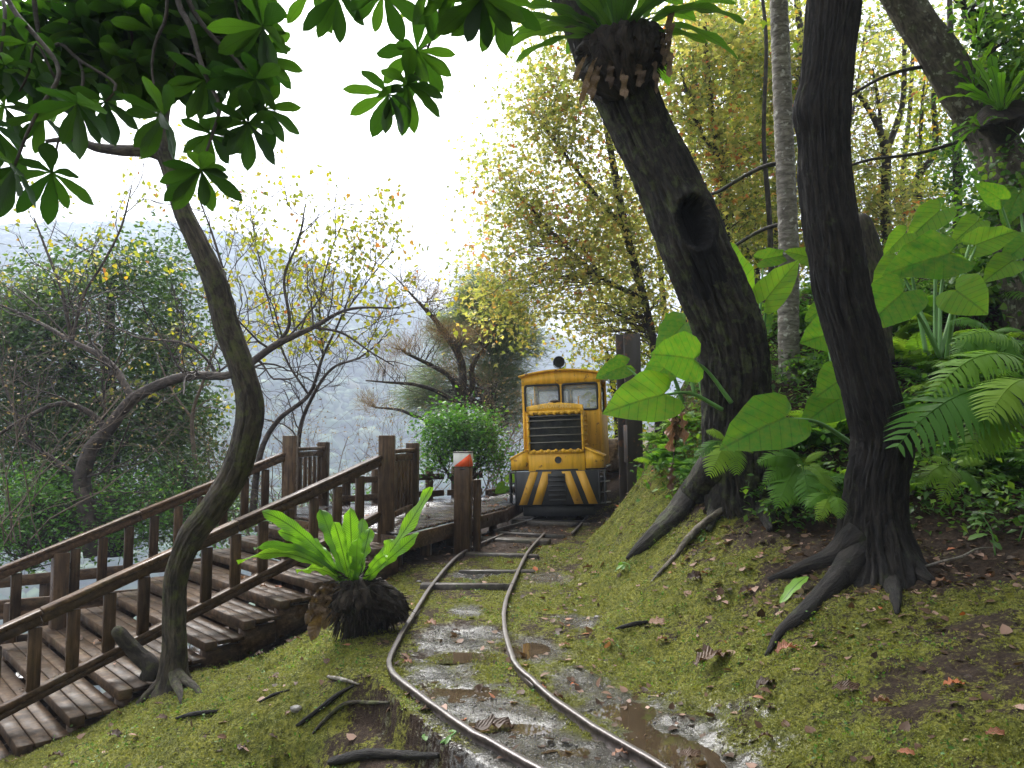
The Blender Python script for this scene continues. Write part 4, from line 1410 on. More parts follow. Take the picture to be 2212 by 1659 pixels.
# low railing on the valley side and low edge beam
def low_rail(a_, b_, label, n_):
    t = thing('deck_railing', label, 'railing', ((a_[0] + b_[0]) / 2, (a_[1] + b_[1]) / 2, DZ), 'low railings along the deck edge')
    a3, b3 = np.array([*a_, DZ]), np.array([*b_, DZ])
    d_ = nrm(b3 - a3)
    for k_ in range(n_):
        q_ = a3 + (b3 - a3) * (k_ + .5) / n_
        bx('post', q_ + UPZ * .24, (.1, .1, .56), M['wood_z'], t, axes_from(d_), .006)
    off_ = np.array([d_[1], -d_[0], 0]) * .055
    for z_ in (.36, .08):
        beam('rail', a3 + UPZ * z_ + off_, b3 + UPZ * z_ + off_, .035, .10, M['wood'], t)
low_rail(np.array(E2[:2]) + np.array([.1, .1]), far_m + np.array([-.75, -.45]), 'low two-bar railing on the valley edge of the deck, left of the bush', 4)
low_rail(far_m + np.array([-.68, -.42]), far_m + np.array([-.1, -.06]), 'short low two-bar railing behind the bush by the marker post', 2)
beam('edge_beam', (*(far_m + np.array([.02, .0])), DZ + .05), (*far_r, DZ + .05), .1, .1, M['wood'], deck)

# lower walkway with its railing behind the stair foot
lw = thing('walkway', 'lower plank walkway glimpsed through the stair railings', 'walkway', (-6.6, 9.2, -1.35))
wd_ = nrm((1, .35, 0)); wn_ = np.array([-wd_[1], wd_[0], 0])
for i in range(34):
    c_ = np.array([-8.2, 8.6, -1.12]) + wd_ * (i * .145)
    bx('plank', c_, (.137, 1.5, .04), M['deck'], lw, np.array([wd_, wn_, UPZ]), .004)
for s_ in (-.6, .6):
    beam('joist', np.array([-8.3, 8.55, -1.22]) + wn_ * s_, np.array([-8.3, 8.55, -1.22]) + wn_ * s_ + wd_ * 4.95, .09, .14, M['wood'], lw)
for s_, lab, sl in ((-.78, 'walkway railing of two brown bars, on its nearer side behind the stairs', .03), (.78, 'walkway railing of two brown bars, on its farther side under the dark tree', .06)):
    t = thing('walkway_railing', lab, 'railing', np.array([-6, 9.4, -1.1]) + wn_ * s_, 'railings of the lower walkway')
    for k_ in range(5):
        c_ = np.array([-8.2, 8.6, -1.1]) + wn_ * s_ + wd_ * (.1 + k_ * 1.18)
        bx('post', c_ + UPZ * .3, (.12, .12, 1.1), M['wood_z'], t, np.array([wd_, wn_, UPZ]), .006)
    for z_ in (.34, .74):
        a_ = np.array([-8.3, 8.55, -1.1 + z_]) + wn_ * (s_ - .08 * np.sign(s_))
        beam('rail', a_, a_ + wd_ * 5 + UPZ * sl * 4, .045, .14, M['wood'], t)
# ================================================================== near trees
def px_path(lst):
    """(px,py,d,width_px) -> x,y,z,r"""
    return np.array([[*P(a, b, d), w_ / 2 / 1640 * d] for a, b, d, w_ in lst])
def bark_disp(amp=.08, k=5, ks=1.6, seed=1, flare=None, extra=None):
    def f(th, s, xyz, r, dirs):
        rr = r.mean()
        p = np.stack([np.cos(th) * k, np.sin(th) * k, s * ks], -1)
        rid = 1 - np.abs(fbm(p * np.array([1.6, 1.6, 1]), 4, seed)) * 3.2
        big = fbm(np.stack([np.cos(th) * 1.1, np.sin(th) * 1.1, s * 1.7], -1), 3, seed + 7)
        m = 1 + amp * (rid - .5) + .22 * big
        if extra is not None:
            m = m * extra(th, s, xyz, r, dirs)
        return m
    return f
def root(name, pts, mat, parent, seed=0, sides=14):
    V, F, uv = sweep(np.array(pts), sides, .05, bark_disp(.14, 3, 3, seed))
    return mk(name, V, F, mat, parent, True, uv)
def gpath(lst):
    """like px_path, but depth 'g' lays the point half into the ground"""
    out = []
    for a, b, d, w_ in lst:
        if d == 'g':
            p = G(a, b); dd = p[1] * CT + (p[2] - CAMZ) * ST; r_ = w_ / 2 / 1640 * dd
            out.append([p[0], p[1], p[2] + r_ * .15, r_])
        else:
            out.append([*P(a, b, d), w_ / 2 / 1640 * d])
    return np.array(out)
def fibres(parent, centre, n_, rad, ln, seed, squash=(1, 1, 1)):
    g_ = np.random.default_rng(seed)
    v = g_.normal(size=(n_, 3)); v /= np.linalg.norm(v, axis=1)[:, None]
    pos_ = centre + v * rad * np.array(squash) * g_.uniform(.85, 1.05, (n_, 1))
    V, F, rn = leaf_cloud(pos_, ln * g_.uniform(.4, 1.3, n_), T_ROOTLET, dirs=v * .7 + np.array([0, 0, -.8]), seed=seed)
    return mk('fibres', V, F, M['rootball'], parent, uv=V[:, :2])
T_ROOTLET = (np.array([[-.03, 0, 0], [.03, 0, 0], [.05, .5, .08], [0, 1, 0]]), np.array([[0, 1, 2], [0, 2, 3]]))
def grow(p, d, L, r, lev, maxlev, segs, tips, wob=.22, trop=.04, nchild=(3, 5), ratio=.62, spread=(30, 65), step=None, rr=random, rmin=.0025):
    n = max(3, int(L / (step or max(.06, L / 7))))
    st = L / n
    p = Vector(p); d = Vector(d).normalized()
    kids = sorted(rr.sample(range(1, n + 1), min(n, rr.randint(*nchild)))) if lev < maxlev else []
    for i in range(1, n + 1):
        d = (d + Vector((rr.gauss(0, wob), rr.gauss(0, wob), rr.gauss(0, wob) + trop))).normalized()
        q = p + d * st
        r1 = max(rmin, r * (1 - .55 / n))
        segs.append((tuple(p), tuple(q), r, r1))
        p, r = q, r1
        if lev == maxlev or i == n:
            tips.append((tuple(p), tuple(d)))
        if i in kids:
            ax = d.orthogonal().normalized()
            ax.rotate(Matrix.Rotation(rr.uniform(0, 2 * math.pi), 3, d))
            cd = d.copy(); cd.rotate(Matrix.Rotation(R(rr.uniform(*spread)), 3, ax))
            grow(p, cd, L * ratio * rr.uniform(.7, 1.15), max(rmin, r * .62), lev + 1, maxlev, segs, tips, wob, trop, nchild, ratio, spread, step, rr, rmin)
def path_segs(path, segs):
    for a, b in zip(path[:-1], path[1:]):
        segs.append((tuple(a[:3]), tuple(b[:3]), a[3], b[3]))
def tips_arr(tips): return np.array([t[0] for t in tips]), np.array([t[1] for t in tips])
def around(P_, per, sig, seed):
    g_ = np.random.default_rng(seed)
    return np.repeat(P_, per, 0) + g_.normal(size=(len(P_) * per, 3)) * sig

# --- strap frond of a bird's nest fern, or any long leaf
def strap(base, tip, width, arch=.15, roll=0, wav=.12, seed=0, nu=18, side=None, bend=None, fold=.18, taper=(.25, .75)):
    """returns V, F, uv of a long leaf from base to tip, arching upwards"""
    g_ = np.random.default_rng(seed)
    base = np.asarray(base, float); tip = np.asarray(tip, float)
    d = tip - base; L = np.linalg.norm(d)
    u = np.linspace(0, 1, nu)
    upv = np.array([0, 0, 1.]) if bend is None else np.asarray(bend, float)
    c = base + d * u[:, None] + upv * (arch * L * 4 * u * (1 - u))[:, None]
    t = np.gradient(c, axis=0); t /= np.linalg.norm(t, axis=1)[:, None]
    sref = np.cross(d, (0, 0, 1)) if side is None else np.asarray(side, float)
    if np.linalg.norm(sref) < 1e-3: sref = np.array([1., 0, 0])
    s = sref - t * (t @ sref)[:, None] if np.ndim(sref) == 1 else sref
    s /= np.linalg.norm(s, axis=1)[:, None]
    nn = np.cross(s, t)
    cr, sr = math.cos(roll), math.sin(roll)
    s, nn = s * cr + nn * sr, nn * cr - s * sr
    w_ = width * np.where(u < taper[1], np.clip((u / taper[1]), 0, 1) ** .8 * (1 - taper[0]) + taper[0], 1) * np.sqrt(np.clip(1 - np.clip((u - taper[1]) / (1 - taper[1]), 0, 1) ** 2.2, 0.0006, 1))
    vs = np.array([-1, -.55, 0, .55, 1])
    ph = g_.uniform(0, 6)
    ed = 1 + .10 * np.sin(u * 34 + ph) + .12 * (fbm(np.column_stack([u * 9, u * 0 + seed, u * 0]), 3, seed))
    V = []
    for v in vs:
        rip = wav * width * abs(v) * np.sin(u * 21 + ph + v * 1.3) * (np.abs(v) ** 1)
        V.append(c + s * (w_ / 2 * v * (ed if v < 0 else (2 - ed)))[:, None] + nn * (fold * w_ / 2 * abs(v) + rip)[:, None])
    V = np.stack(V, 1)
    k = 5
    a = np.arange(nu - 1)[:, None] * k; j = np.arange(k - 1)[None]
    F = np.stack([a + j, a + j + 1, a + k + j + 1, a + k + j], -1).reshape(-1, 4)
    uv = np.stack([np.repeat(u[:, None], k, 1), np.repeat((vs / 2 + .5)[None], nu, 0)], -1)
    return V.reshape(-1, 3), F, uv.reshape(-1, 2)
def frond_obj(name, parent, mat, *a, **k):
    V, F, uv = strap(*a, **k)
    return mk(name, V, F, mat, parent, True, uv)

# ---- curved tree on the left
t1 = thing('curved_tree', 'slim tree with strongly curved mossy trunk standing in front of the stair rails', 'tree', P(376, 1470, 6.2))
pth = px_path([(372, 1500, 6.2, 105), (374, 1462, 6.2, 72), (378, 1400, 6.2, 56), (377, 1330, 6.2, 52), (382, 1240, 6.2, 52), (412, 1160, 6.2, 60), (462, 1095, 6.18, 62), (510, 1015, 6.15, 66), (535, 935, 6.1, 62), (540, 870, 6.1, 62),
               (520, 790, 6.1, 58), (492, 710, 6.1, 58), (465, 610, 6.1, 54), (425, 520, 6.1, 47), (392, 450, 6.1, 42), (372, 380, 6.1, 38), (352, 325, 6.1, 40)])
pth[1:, 3] *= .86
V, F, uv = sweep(pth, 64, .022, bark_disp(.2, 7, 2.6, 2))
mk('trunk', V, F, M['bark_curvy'], t1, True, uv)
for i, lst in enumerate([[(356, 335, 6.1, 34), (325, 326, 6.1, 27), (265, 325, 6.1, 24), (205, 318, 6.1, 19), (160, 300, 6.1, 14), (100, 305, 6.1, 8)],
                         [(354, 330, 6.1, 32), (350, 270, 6.1, 27), (362, 190, 6.1, 22), (368, 120, 6.1, 18), (350, 40, 6.1, 15), (320, -80, 6.1, 8)],
                         [(362, 190, 6.1, 16), (420, 130, 6.15, 12), (480, 60, 6.2, 9), (520, -30, 6.2, 6)]]):
    V, F, uv = sweep(px_path(lst), 16, .05, bark_disp(.08, 4, 2, 3 + i)); mk('branch', V, F, M['bark_curvy'], t1, True, uv)
b0 = P(372, 1478, 6.2)
for i, (px, py, d) in enumerate([(320, 1495, 6.0), (300, 1520, 5.9), (425, 1490, 6.1), (390, 1500, 5.8)]):
    e = G(px, py); m_ = (b0 + e) / 2 + np.array([0, 0, .05])
    root('root', [(*(b0 + np.array([0, 0, .12])), .05), (*m_, .04), (*e, .025), (*(e + (e - b0) * .25 - np.array([0, 0, .06])), .012)], M['bark_curvy'], t1, i)
# broken stub beside its foot
st_b = P(325, 1440, 6.3); st_t = P(252, 1362, 6.25)
sb_ = thing('dead_stub', 'broken dead branch stub leaning beside the foot of the curved trunk', 'dead branch', st_b)
tube('stub', [(*(st_b - np.array([0, 0, .1])), .075), (*st_b, .07), (*P(300, 1415, 6.3), .06), (*P(275, 1388, 6.28), .055), (*st_t, .045), (*P(247, 1356, 6.25), .012)], 18, M['bark_thin'], sb_, .03, bark_disp(.3, 4, 4, 9))

# ---- big leaning tree with the hollow
t2 = thing('hollow_tree', 'massive dark leaning tree with a large dark hollow in the trunk', 'tree', P(1590, 1060, 7.5))
hc = P(1487, 492, 7.3); 
def hollow(th, s, xyz, r, dirs):
    view = np.array([0, CT, ST])
    ctr = xyz - dirs * r[..., None]
    rel = xyz - hc
    upx = np.array([0, -ST, CT]); rx_ = np.array([1., 0, 0])
    a_ = math.radians(14)
    ex = rel @ (rx_ * math.cos(a_) + upx * math.sin(a_)); ez = rel @ (upx * math.cos(a_) - rx_ * math.sin(a_))
    facing = smooth01((-(dirs @ np.array([0, 1., 0])) - .05) / .25)
    q = np.sqrt((ex / .15) ** 2 + (ez / .24) ** 2) + .38 * fbm(xyz * 5.5, 4, 91)
    hole = smooth01((1.08 - q) / .22)
    rim = np.exp(-((q - 1.2) / .22) ** 2)
    return 1 + facing * (-.72 * hole + .09 * rim * (1 - hole))
pth = px_path([(1606, 1110, 7.5, 175), (1600, 1060, 7.5, 158), (1592, 980, 7.5, 150), (1588, 880, 7.5, 150), (1588, 800, 7.45, 158), (1575, 720, 7.4, 158), (1540, 630, 7.35, 150), (1505, 545, 7.3, 150), (1480, 480, 7.3, 150),
               (1443, 400, 7.3, 138), (1400, 310, 7.3, 132), (1360, 220, 7.3, 138), (1320, 130, 7.3, 145), (1280, 40, 7.3, 135), (1235, -60, 7.3, 120), (1190, -200, 7.3, 110), (1160, -360, 7.4, 100), (1150, -520, 7.5, 80)])
pth[:, 3] *= .88
V, F, uv = sweep(pth, 150, .022, bark_disp(.24, 9, 2.4, 12, extra=hollow))
t2o = mk('trunk', V, F, M['bark_big'], t2, True, uv)
t2o.data.materials.append(M['rot_shade'])
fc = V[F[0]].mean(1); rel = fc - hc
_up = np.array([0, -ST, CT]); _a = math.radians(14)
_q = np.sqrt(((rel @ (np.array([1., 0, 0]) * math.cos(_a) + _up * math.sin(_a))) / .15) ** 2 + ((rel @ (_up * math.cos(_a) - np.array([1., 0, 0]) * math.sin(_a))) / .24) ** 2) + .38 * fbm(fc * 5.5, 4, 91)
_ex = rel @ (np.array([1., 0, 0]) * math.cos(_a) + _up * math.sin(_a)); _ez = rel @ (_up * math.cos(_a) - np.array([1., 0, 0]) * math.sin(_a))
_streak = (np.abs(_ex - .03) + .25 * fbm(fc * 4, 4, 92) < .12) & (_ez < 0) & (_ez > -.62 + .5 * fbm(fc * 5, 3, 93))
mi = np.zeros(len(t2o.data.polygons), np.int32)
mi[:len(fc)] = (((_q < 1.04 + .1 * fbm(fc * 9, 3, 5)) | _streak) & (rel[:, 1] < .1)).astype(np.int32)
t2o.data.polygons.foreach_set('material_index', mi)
b0 = P(1585, 1050, 7.45)
for i, (lst) in enumerate([[(1578, 940, 7.5, 70), (1540, 1010, 7.42, 72), (1500, 1075, 'g', 66), (1460, 1122, 'g', 54), (1420, 1158, 'g', 42), (1385, 1188, 'g', 30), (1355, 1212, 'g', 12)],
                           [(1615, 990, 7.5, 60), (1640, 1070, 7.4, 56), (1655, 1110, 'g', 40), (1665, 1150, 'g', 14)],
                           [(1578, 1000, 7.5, 60), (1562, 1065, 7.4, 50), (1545, 1110, 'g', 34), (1530, 1150, 'g', 12)]]):
    root('root', gpath(lst), M['bark_big'], t2, 20 + i, 28)
segs, tips = [], []
rr = random.Random(4)
for k_ in range(7):
    a_ = k_ / 7 * 6.28
    top = pth[-1 - (k_ % 3)]
    grow(top[:3], (math.cos(a_), math.sin(a_), .5), 2.6, .12, 0, 2, segs, tips, .14, .05, (3, 4), .6, (30, 60), None, rr, .006)
V, F = segs_mesh(segs, 6); mk('limbs', V, F, M['twig'], t2)
tp, td = tips_arr(tips)
tp = tp[(tp[:, 2] > 6.3)]
V, F, rn = leaf_cloud(around(tp, 16, .3, 3), .13, T_MAPLE, seed=3)
mk('crown', V, F, M['maple_green'], t2, attrs=dict(rnd=rn))

# ---- dark tree at right
t3 = thing('dark_tree', 'dark slightly bent tree trunk with rough bark at right of the white-barked one', 'tree', P(1890, 1200, 5.9))
pth = px_path([(1890, 1300, 5.75, 280), (1893, 1240, 5.8, 205), (1890, 1190, 5.85, 165), (1888, 1120, 5.9, 142), (1892, 1040, 5.9, 128), (1905, 960, 5.9, 122), (1890, 890, 5.9, 116), (1868, 810, 5.9, 112), (1845, 720, 5.9, 112), (1822, 640, 5.9, 114), (1808, 560, 5.9, 116), (1794, 470, 5.9, 114),
               (1783, 380, 5.9, 108), (1779, 300, 5.9, 106), (1778, 235, 5.9, 112), (1784, 180, 5.9, 106), (1794, 90, 5.9, 104), (1802, 0, 5.9, 108), (1806, -120, 5.9, 100), (1800, -300, 5.9, 92), (1785, -520, 5.95, 75), (1780, -700, 6, 60)])
def knot(th, s, xyz, r, dirs):
    k_ = P(1735, 238, 5.8)
    return 1 + .16 * np.exp(-(np.linalg.norm(xyz - k_, axis=-1) / .14) ** 2)
pth[3:, 3] *= .93
V, F, uv = sweep(pth, 130, .02, bark_disp(.24, 9, 2.2, 31, extra=knot))
mk('trunk', V, F, M['bark_dark'], t3, True, uv)
for i, lst in enumerate([[(1875, 1180, 5.8, 90), (1832, 1238, 'g', 60), (1778, 1290, 'g', 42), (1725, 1337, 'g', 34), (1685, 1375, 'g', 20), (1655, 1420, 'g', 8)],
                         [(1912, 1200, 5.75, 70), (1925, 1262, 'g', 44), (1935, 1300, 'g', 24), (1938, 1330, 'g', 8)],
                         [(1930, 1200, 5.8, 90), (1975, 1240, 'g', 50), (2015, 1262, 'g', 18)],
                         [(1860, 1160, 5.8, 80), (1800, 1212, 'g', 52), (1740, 1232, 'g', 32), (1660, 1257, 'g', 12)]]):
    root('root', gpath(lst), M['bark_dark'], t3, 40 + i, 28)
segs, tips = [], []
for k_ in range(6):
    a_ = k_ / 6 * 6.28
    grow(pth[-1 - (k_ % 2)][:3], (math.cos(a_), math.sin(a_), .45), 2.3, .09, 0, 2, segs, tips, .14, .05, (3, 4), .6, (30, 60), None, rr, .006)
V, F = segs_mesh(segs, 6); mk('limbs', V, F, M['twig'], t3)
tp, td = tips_arr(tips); tp = tp[tp[:, 2] > 6.0]
V, F, rn = leaf_cloud(around(tp, 14, .28, 4), .14, T_OVAL, seed=4)
mk('crown', V, F, M['under_leaf'], t3, attrs=dict(rnd=rn))

# ---- pale straight tree
t4 = thing('pale_tree', 'straight slender tree with pale grey ringed bark between two dark trunks', 'tree', P(1705, 860, 9.3))
pth = px_path([(1708, 900, 9.3, 50), (1705, 820, 9.3, 45), (1703, 700, 9.3, 44), (1704, 560, 9.3, 42), (1700, 440, 9.3, 41), (1694, 300, 9.3, 40), (1688, 150, 9.3, 39), (1682, 0, 9.3, 37), (1676, -160, 9.3, 34), (1670, -380, 9.3, 28)])
def rings(th, s, xyz, r, dirs): return 1 + .03 * np.sin(s * 46 + 2 * np.sin(s * 9)) + .05 * fbm(np.stack([np.cos(th) * 2, np.sin(th) * 2, s * 8], -1), 3, 4)
V, F, uv = sweep(pth, 40, .02, rings)
mk('trunk', V, F, M['bark_grey'], t4, True, uv)
for lst in [[(1697, 350, 9.3, 10), (1650, 360, 9.4, 9), (1600, 385, 9.6, 8), (1550, 415, 9.7, 7), (1505, 425, 9.8, 5)],
            [(1700, 480, 9.3, 9), (1640, 500, 9.6, 8), (1570, 545, 9.8, 6), (1530, 590, 9.9, 4)]]:
    V, F, uv = sweep(px_path(lst), 7, .06, bark_disp(.15, 3, 3, 6)); mk('branch', V, F, M['bark_thin'], t4, True, uv)
tp = np.array([P(1670, -380, 9.3)]); V, F, rn = leaf_cloud(around(tp, 900, .8, 5), .12, T_MAPLE, seed=5)
mk('crown', V, F, M['maple_green'], t4, attrs=dict(rnd=rn))

# ---- mossy leaning tree at the right edge with vines
t5 = thing('mossy_leaning_tree', 'mossy lichened tree at right edge curving over, overgrown with ferns and vines', 'tree', P(2230, 700, 8.6))
pth = px_path([(2290, 860, 8.4, 180), (2260, 740, 8.5, 165), (2235, 620, 8.6, 150), (2210, 510, 8.7, 130), (2185, 420, 8.8, 116), (2160, 340, 8.9, 105), (2125, 270, 9, 100), (2080, 200, 9, 96), (2030, 120, 9, 90), (1985, 55, 9, 86), (1945, -10, 9, 82), (1900, -90, 9, 75), (1850, -220, 9, 60)])
pth[:, 3] *= .86
V, F, uv = sweep(pth, 60, .04, bark_disp(.16, 6, 2, 51))
mk('trunk', V, F, M['bark_mossy'], t5, True, uv)
segs, tips = [], []
for lst in [[(2170, 360, 8.9, 30), (2175, 260, 9, 26), (2150, 170, 9.1, 24), (2110, 80, 9.2, 22), (2075, -20, 9.2, 18)],
            [(2150, 160, 9.1, 18), (2120, 10, 9.2, 14), (2080, 40, 9.4, 8)],
            [(1830, 210, 9.2, 6), (1900, 170, 9.2, 7), (1960, 150, 9.1, 8), (2030, 140, 9, 10)],
            [(2212, 30, 9, 8), (2150, 36, 9.05, 10), (2090, 20, 9.1, 12), (2060, -10, 9.1, 12)],
            [(2212, 70, 8.8, 6), (2140, 110, 8.9, 7), (2080, 160, 8.95, 8)],
            [(1800, 370, 9.2, 5), (1880, 345, 9.2, 6), (1990, 330, 9.1, 7), (2120, 290, 9, 8)]]:
    V, F, uv = sweep(px_path(lst), 8, .06, bark_disp(.15, 3, 3, 6)); mk('branch', V, F, M['bark_thin'], t5, True, uv)
gg = np.random.default_rng(8)
cl = []
for (px, py, rx, ry, n_) in [(2170, 80, 60, 110, 26), (2195, 300, 30, 150, 14), (2190, 430, 45, 60, 14), (2150, 560, 70, 50, 12), (2200, 180, 30, 80, 12), (2100, 430, 26, 60, 4)]:
    for _ in range(n_):
        cl.append(P(px + gg.normal() * rx * .6, py + gg.normal() * ry * .6, 8.85 + gg.normal() * .25))
V, F, rn = leaf_cloud(around(np.array(cl), 55, .17, 9), gg.uniform(.05, .10, len(cl) * 55), T_HEART, seed=9, up=.4)
mk('vine', V, F, M['under_leaf'], t5, attrs=dict(rnd=rn))

# ---- epiphyte ferns (each a thing, sitting on its trunk)
def nest_fern(label, centre, n_f, L, wd, d, mat, seed, spread=(.2, 1.2), skirt=True, az=(0, 6.283), name='nest_fern', el=None, litter=8):
    t = thing(name, label, 'fern', centre)
    g_ = random.Random(seed)
    c = np.array(centre)
    for i in range(n_f):
        a_ = az[0] + (az[1] - az[0]) * (i + g_.uniform(.1, .9)) / n_f
        e_ = g_.uniform(*spread)
        l_ = L * g_.uniform(.75, 1.15)
        dirv = np.array([math.cos(a_) * math.cos(e_), math.sin(a_) * math.cos(e_), math.sin(e_)])
        b_ = c + np.array([math.cos(a_), math.sin(a_), 0]) * L * .07
        frond_obj('frond', t, M[mat], b_, b_ + dirv * l_ - np.array([0, 0, .12 * l_ * math.cos(e_)]), wd * g_.uniform(.8, 1.2), arch=.10 + .08 * math.cos(e_), wav=.10, seed=seed * 50 + i, roll=g_.uniform(-.25, .25), side=np.cross(dirv, (0, 0, 1)) + 1e-3)
    return t
# the big one near the top of the leaning trunk
c2 = P(1335, 78, 6.9)
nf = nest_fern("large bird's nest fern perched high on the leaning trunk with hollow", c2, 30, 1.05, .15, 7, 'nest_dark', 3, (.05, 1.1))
# spreading fronds traced to both sides
for i, (tx, ty, dd, wd) in enumerate([(1085, 108, 6.7, .14), (1045, 60, 6.6, .15), (1130, 12, 6.8, .15), (1180, -40, 6.7, .16), (1110, 135, 7.0, .12), (1540, 20, 6.8, .13), (1530, 95, 6.9, .11), (1450, -60, 6.7, .14), (1590, 8, 7.1, .1), (1250, -80, 6.6, .16), (1370, -90, 6.5, .15), (1290, -70, 6.9, .15)]):
    frond_obj('frond', nf, M['nest_dark'], P(1335 + (tx - 1335) * .1, 82, 6.95), P(tx, ty, dd), wd, arch=.12, wav=.1, seed=300 + i)
fibres(nf, P(1342, 125, 7.1), 1200, .33, .15, 7, (1, .9, .6))
# fibrous root mass round the trunk and dead hanging fronds
V, F, uv = sweep(px_path([(1370, 205, 7.15, 60), (1352, 170, 7.12, 140), (1342, 130, 7.1, 158), (1335, 95, 7.1, 160), (1330, 68, 7.1, 110)]), 60, .02, bark_disp(.5, 7, 5, 66))
mk('rootball', V, F, M['rootball'], nf, True, uv)
for i, (sx, sy, tx, ty, w_) in enumerate([(1290, 120, 1255, 225, .06), (1300, 130, 1275, 215, .08), (1440, 60, 1448, 165, .07), (1430, 70, 1437, 140, .06), (1380, 120, 1385, 185, .09), (1320, 120, 1318, 190, .07), (1268, 120, 1240, 175, .05), (1410, 110, 1420, 200, .05), (1345, 125, 1350, 215, .07), (1450, 10, 1446, 90, .08)]):
    V, F, uv = strap(P(sx, sy, 6.85), P(tx, ty, 6.75), w_, arch=.1, wav=.5, seed=400 + i, side=(1, .2, .2))
    o = mk('dead_frond', V, F, M['dead_dark'], nf, True, uv); o['label'] = 'withered brown hanging frond'
nest_fern("upper small bird's nest fern on the mossy leaning trunk", P(2110, 78, 8.75), 9, .36, .055, 9, 'nest', 11, (.2, 1.3))
nest_fern("middle small bird's nest fern on the mossy leaning trunk", P(2105, 185, 8.7), 12, .42, .06, 9, 'nest', 12, (.0, 1.2))
f3 = nest_fern("largest bright nest fern low on the mossy leaning trunk", P(2165, 235, 8.3), 14, .6, .085, 9, 'nest', 13, (.2, 1.3))
for i, (tx, ty) in enumerate([(2140, 118), (2205, 125), (2215, 160), (2085, 205), (2070, 180), (2225, 200)]):
    frond_obj('frond', f3, M['nest'], P(2160, 238, 8.35), P(tx, ty, 8.25), .1, arch=.06, seed=500 + i)
V, F, uv = sweep(px_path([(2165, 310, 8.55, 20), (2168, 275, 8.5, 75), (2165, 245, 8.45, 90), (2163, 232, 8.4, 50)]), 30, .03, bark_disp(.4, 5, 5, 67)); mk('rootball', V, F, M['rootball'], f3, True, uv)
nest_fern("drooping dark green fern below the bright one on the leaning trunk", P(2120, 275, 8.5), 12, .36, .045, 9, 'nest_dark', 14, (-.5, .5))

# ---- bird's nest fern in the foreground on its mound
nb = P(765, 1262, 6.05)
fg = thing('birds_nest_fern', "bright green bird's nest fern on a dark root mound beside the rails", 'fern', P(765, 1370, 6.0))
for i, (bx_, tx, ty, dd, wd, ar, ro) in enumerate([(790, 932, 1052, 5.75, .135, -.04, .5), (782, 905, 1152, 5.6, .11, .0, .5), (762, 756, 1098, 5.9, .15, .02, 0), (748, 692, 1100, 6.1, .15, .04, -.2), (744, 566, 1105, 5.8, .13, .10, -.3), (738, 512, 1214, 5.55, .10, .16, -.3),
                                                   (742, 548, 1185, 5.7, .11, .15, -.3), (800, 850, 1165, 6.0, .12, .05, .3), (756, 722, 1128, 5.85, .13, .04, -.1), (772, 800, 1140, 6.1, .13, .03, .2), (768, 772, 1165, 5.6, .14, .02, .0), (740, 600, 1148, 5.9, .12, .12, -.3),
                                                   (738, 640, 1235, 5.6, .10, .12, -.2), (758, 742, 1135, 6.25, .13, .05, .1), (785, 838, 1200, 5.55, .10, .08, .2), (770, 784, 1120, 6.2, .14, .02, .1), (745, 660, 1165, 6.2, .12, .08, -.2)]):
    V, F, uv = strap(P(bx_, 1258, 6.0), P(tx, ty, dd), wd * .8, arch=ar, wav=.24, seed=600 + i, side=(1, .15 * (1 if tx < 765 else -1), .35 * (-1 if tx > 765 else 1)), roll=ro, nu=22, fold=.14)
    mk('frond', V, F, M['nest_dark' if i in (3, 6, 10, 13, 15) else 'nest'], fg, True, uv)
V, F, uv = sweep(px_path([(765, 1385, 5.95, 30), (768, 1362, 5.95, 45), (775, 1330, 5.98, 80), (772, 1295, 6.0, 110), (768, 1268, 6.02, 84), (766, 1250, 6.02, 50)]), 60, .015, bark_disp(.55, 7, 6, 71))
mk('rootball', V, F, M['rootball'], fg, True, uv)
fibres(fg, P(770, 1300, 6.0), 900, .21, .12, 5, (1, .8, 1.1))
fibres(fg, P(825, 1312, 6.06), 500, .15, .10, 6, (1.1, .8, .8))
V, F, uv = sweep(px_path([(880, 1335, 6.1, 10), (855, 1318, 6.08, 60), (820, 1305, 6.05, 85), (785, 1300, 6.02, 85), (770, 1300, 6.0, 30)]), 40, .015, bark_disp(.6, 6, 6, 72))
mk('rootball', V, F, M['rootball'], fg, True, uv)
for i, (sx, sy, tx, ty, w_) in enumerate([(725, 1260, 672, 1385, .10), (735, 1265, 700, 1360, .09), (715, 1255, 660, 1350, .06), (742, 1270, 722, 1345, .07), (720, 1258, 685, 1330, .11), (705, 1262, 668, 1320, .05)]):
    V, F, uv = strap(P(sx, sy, 5.9), P(tx, ty, 5.8), w_, arch=.14, wav=.5, seed=640 + i, side=(1, .4, .2))
    o = mk('dead_frond', V, F, M['dead_dark'], fg, True, uv); o['label'] = 'withered brown hanging frond'

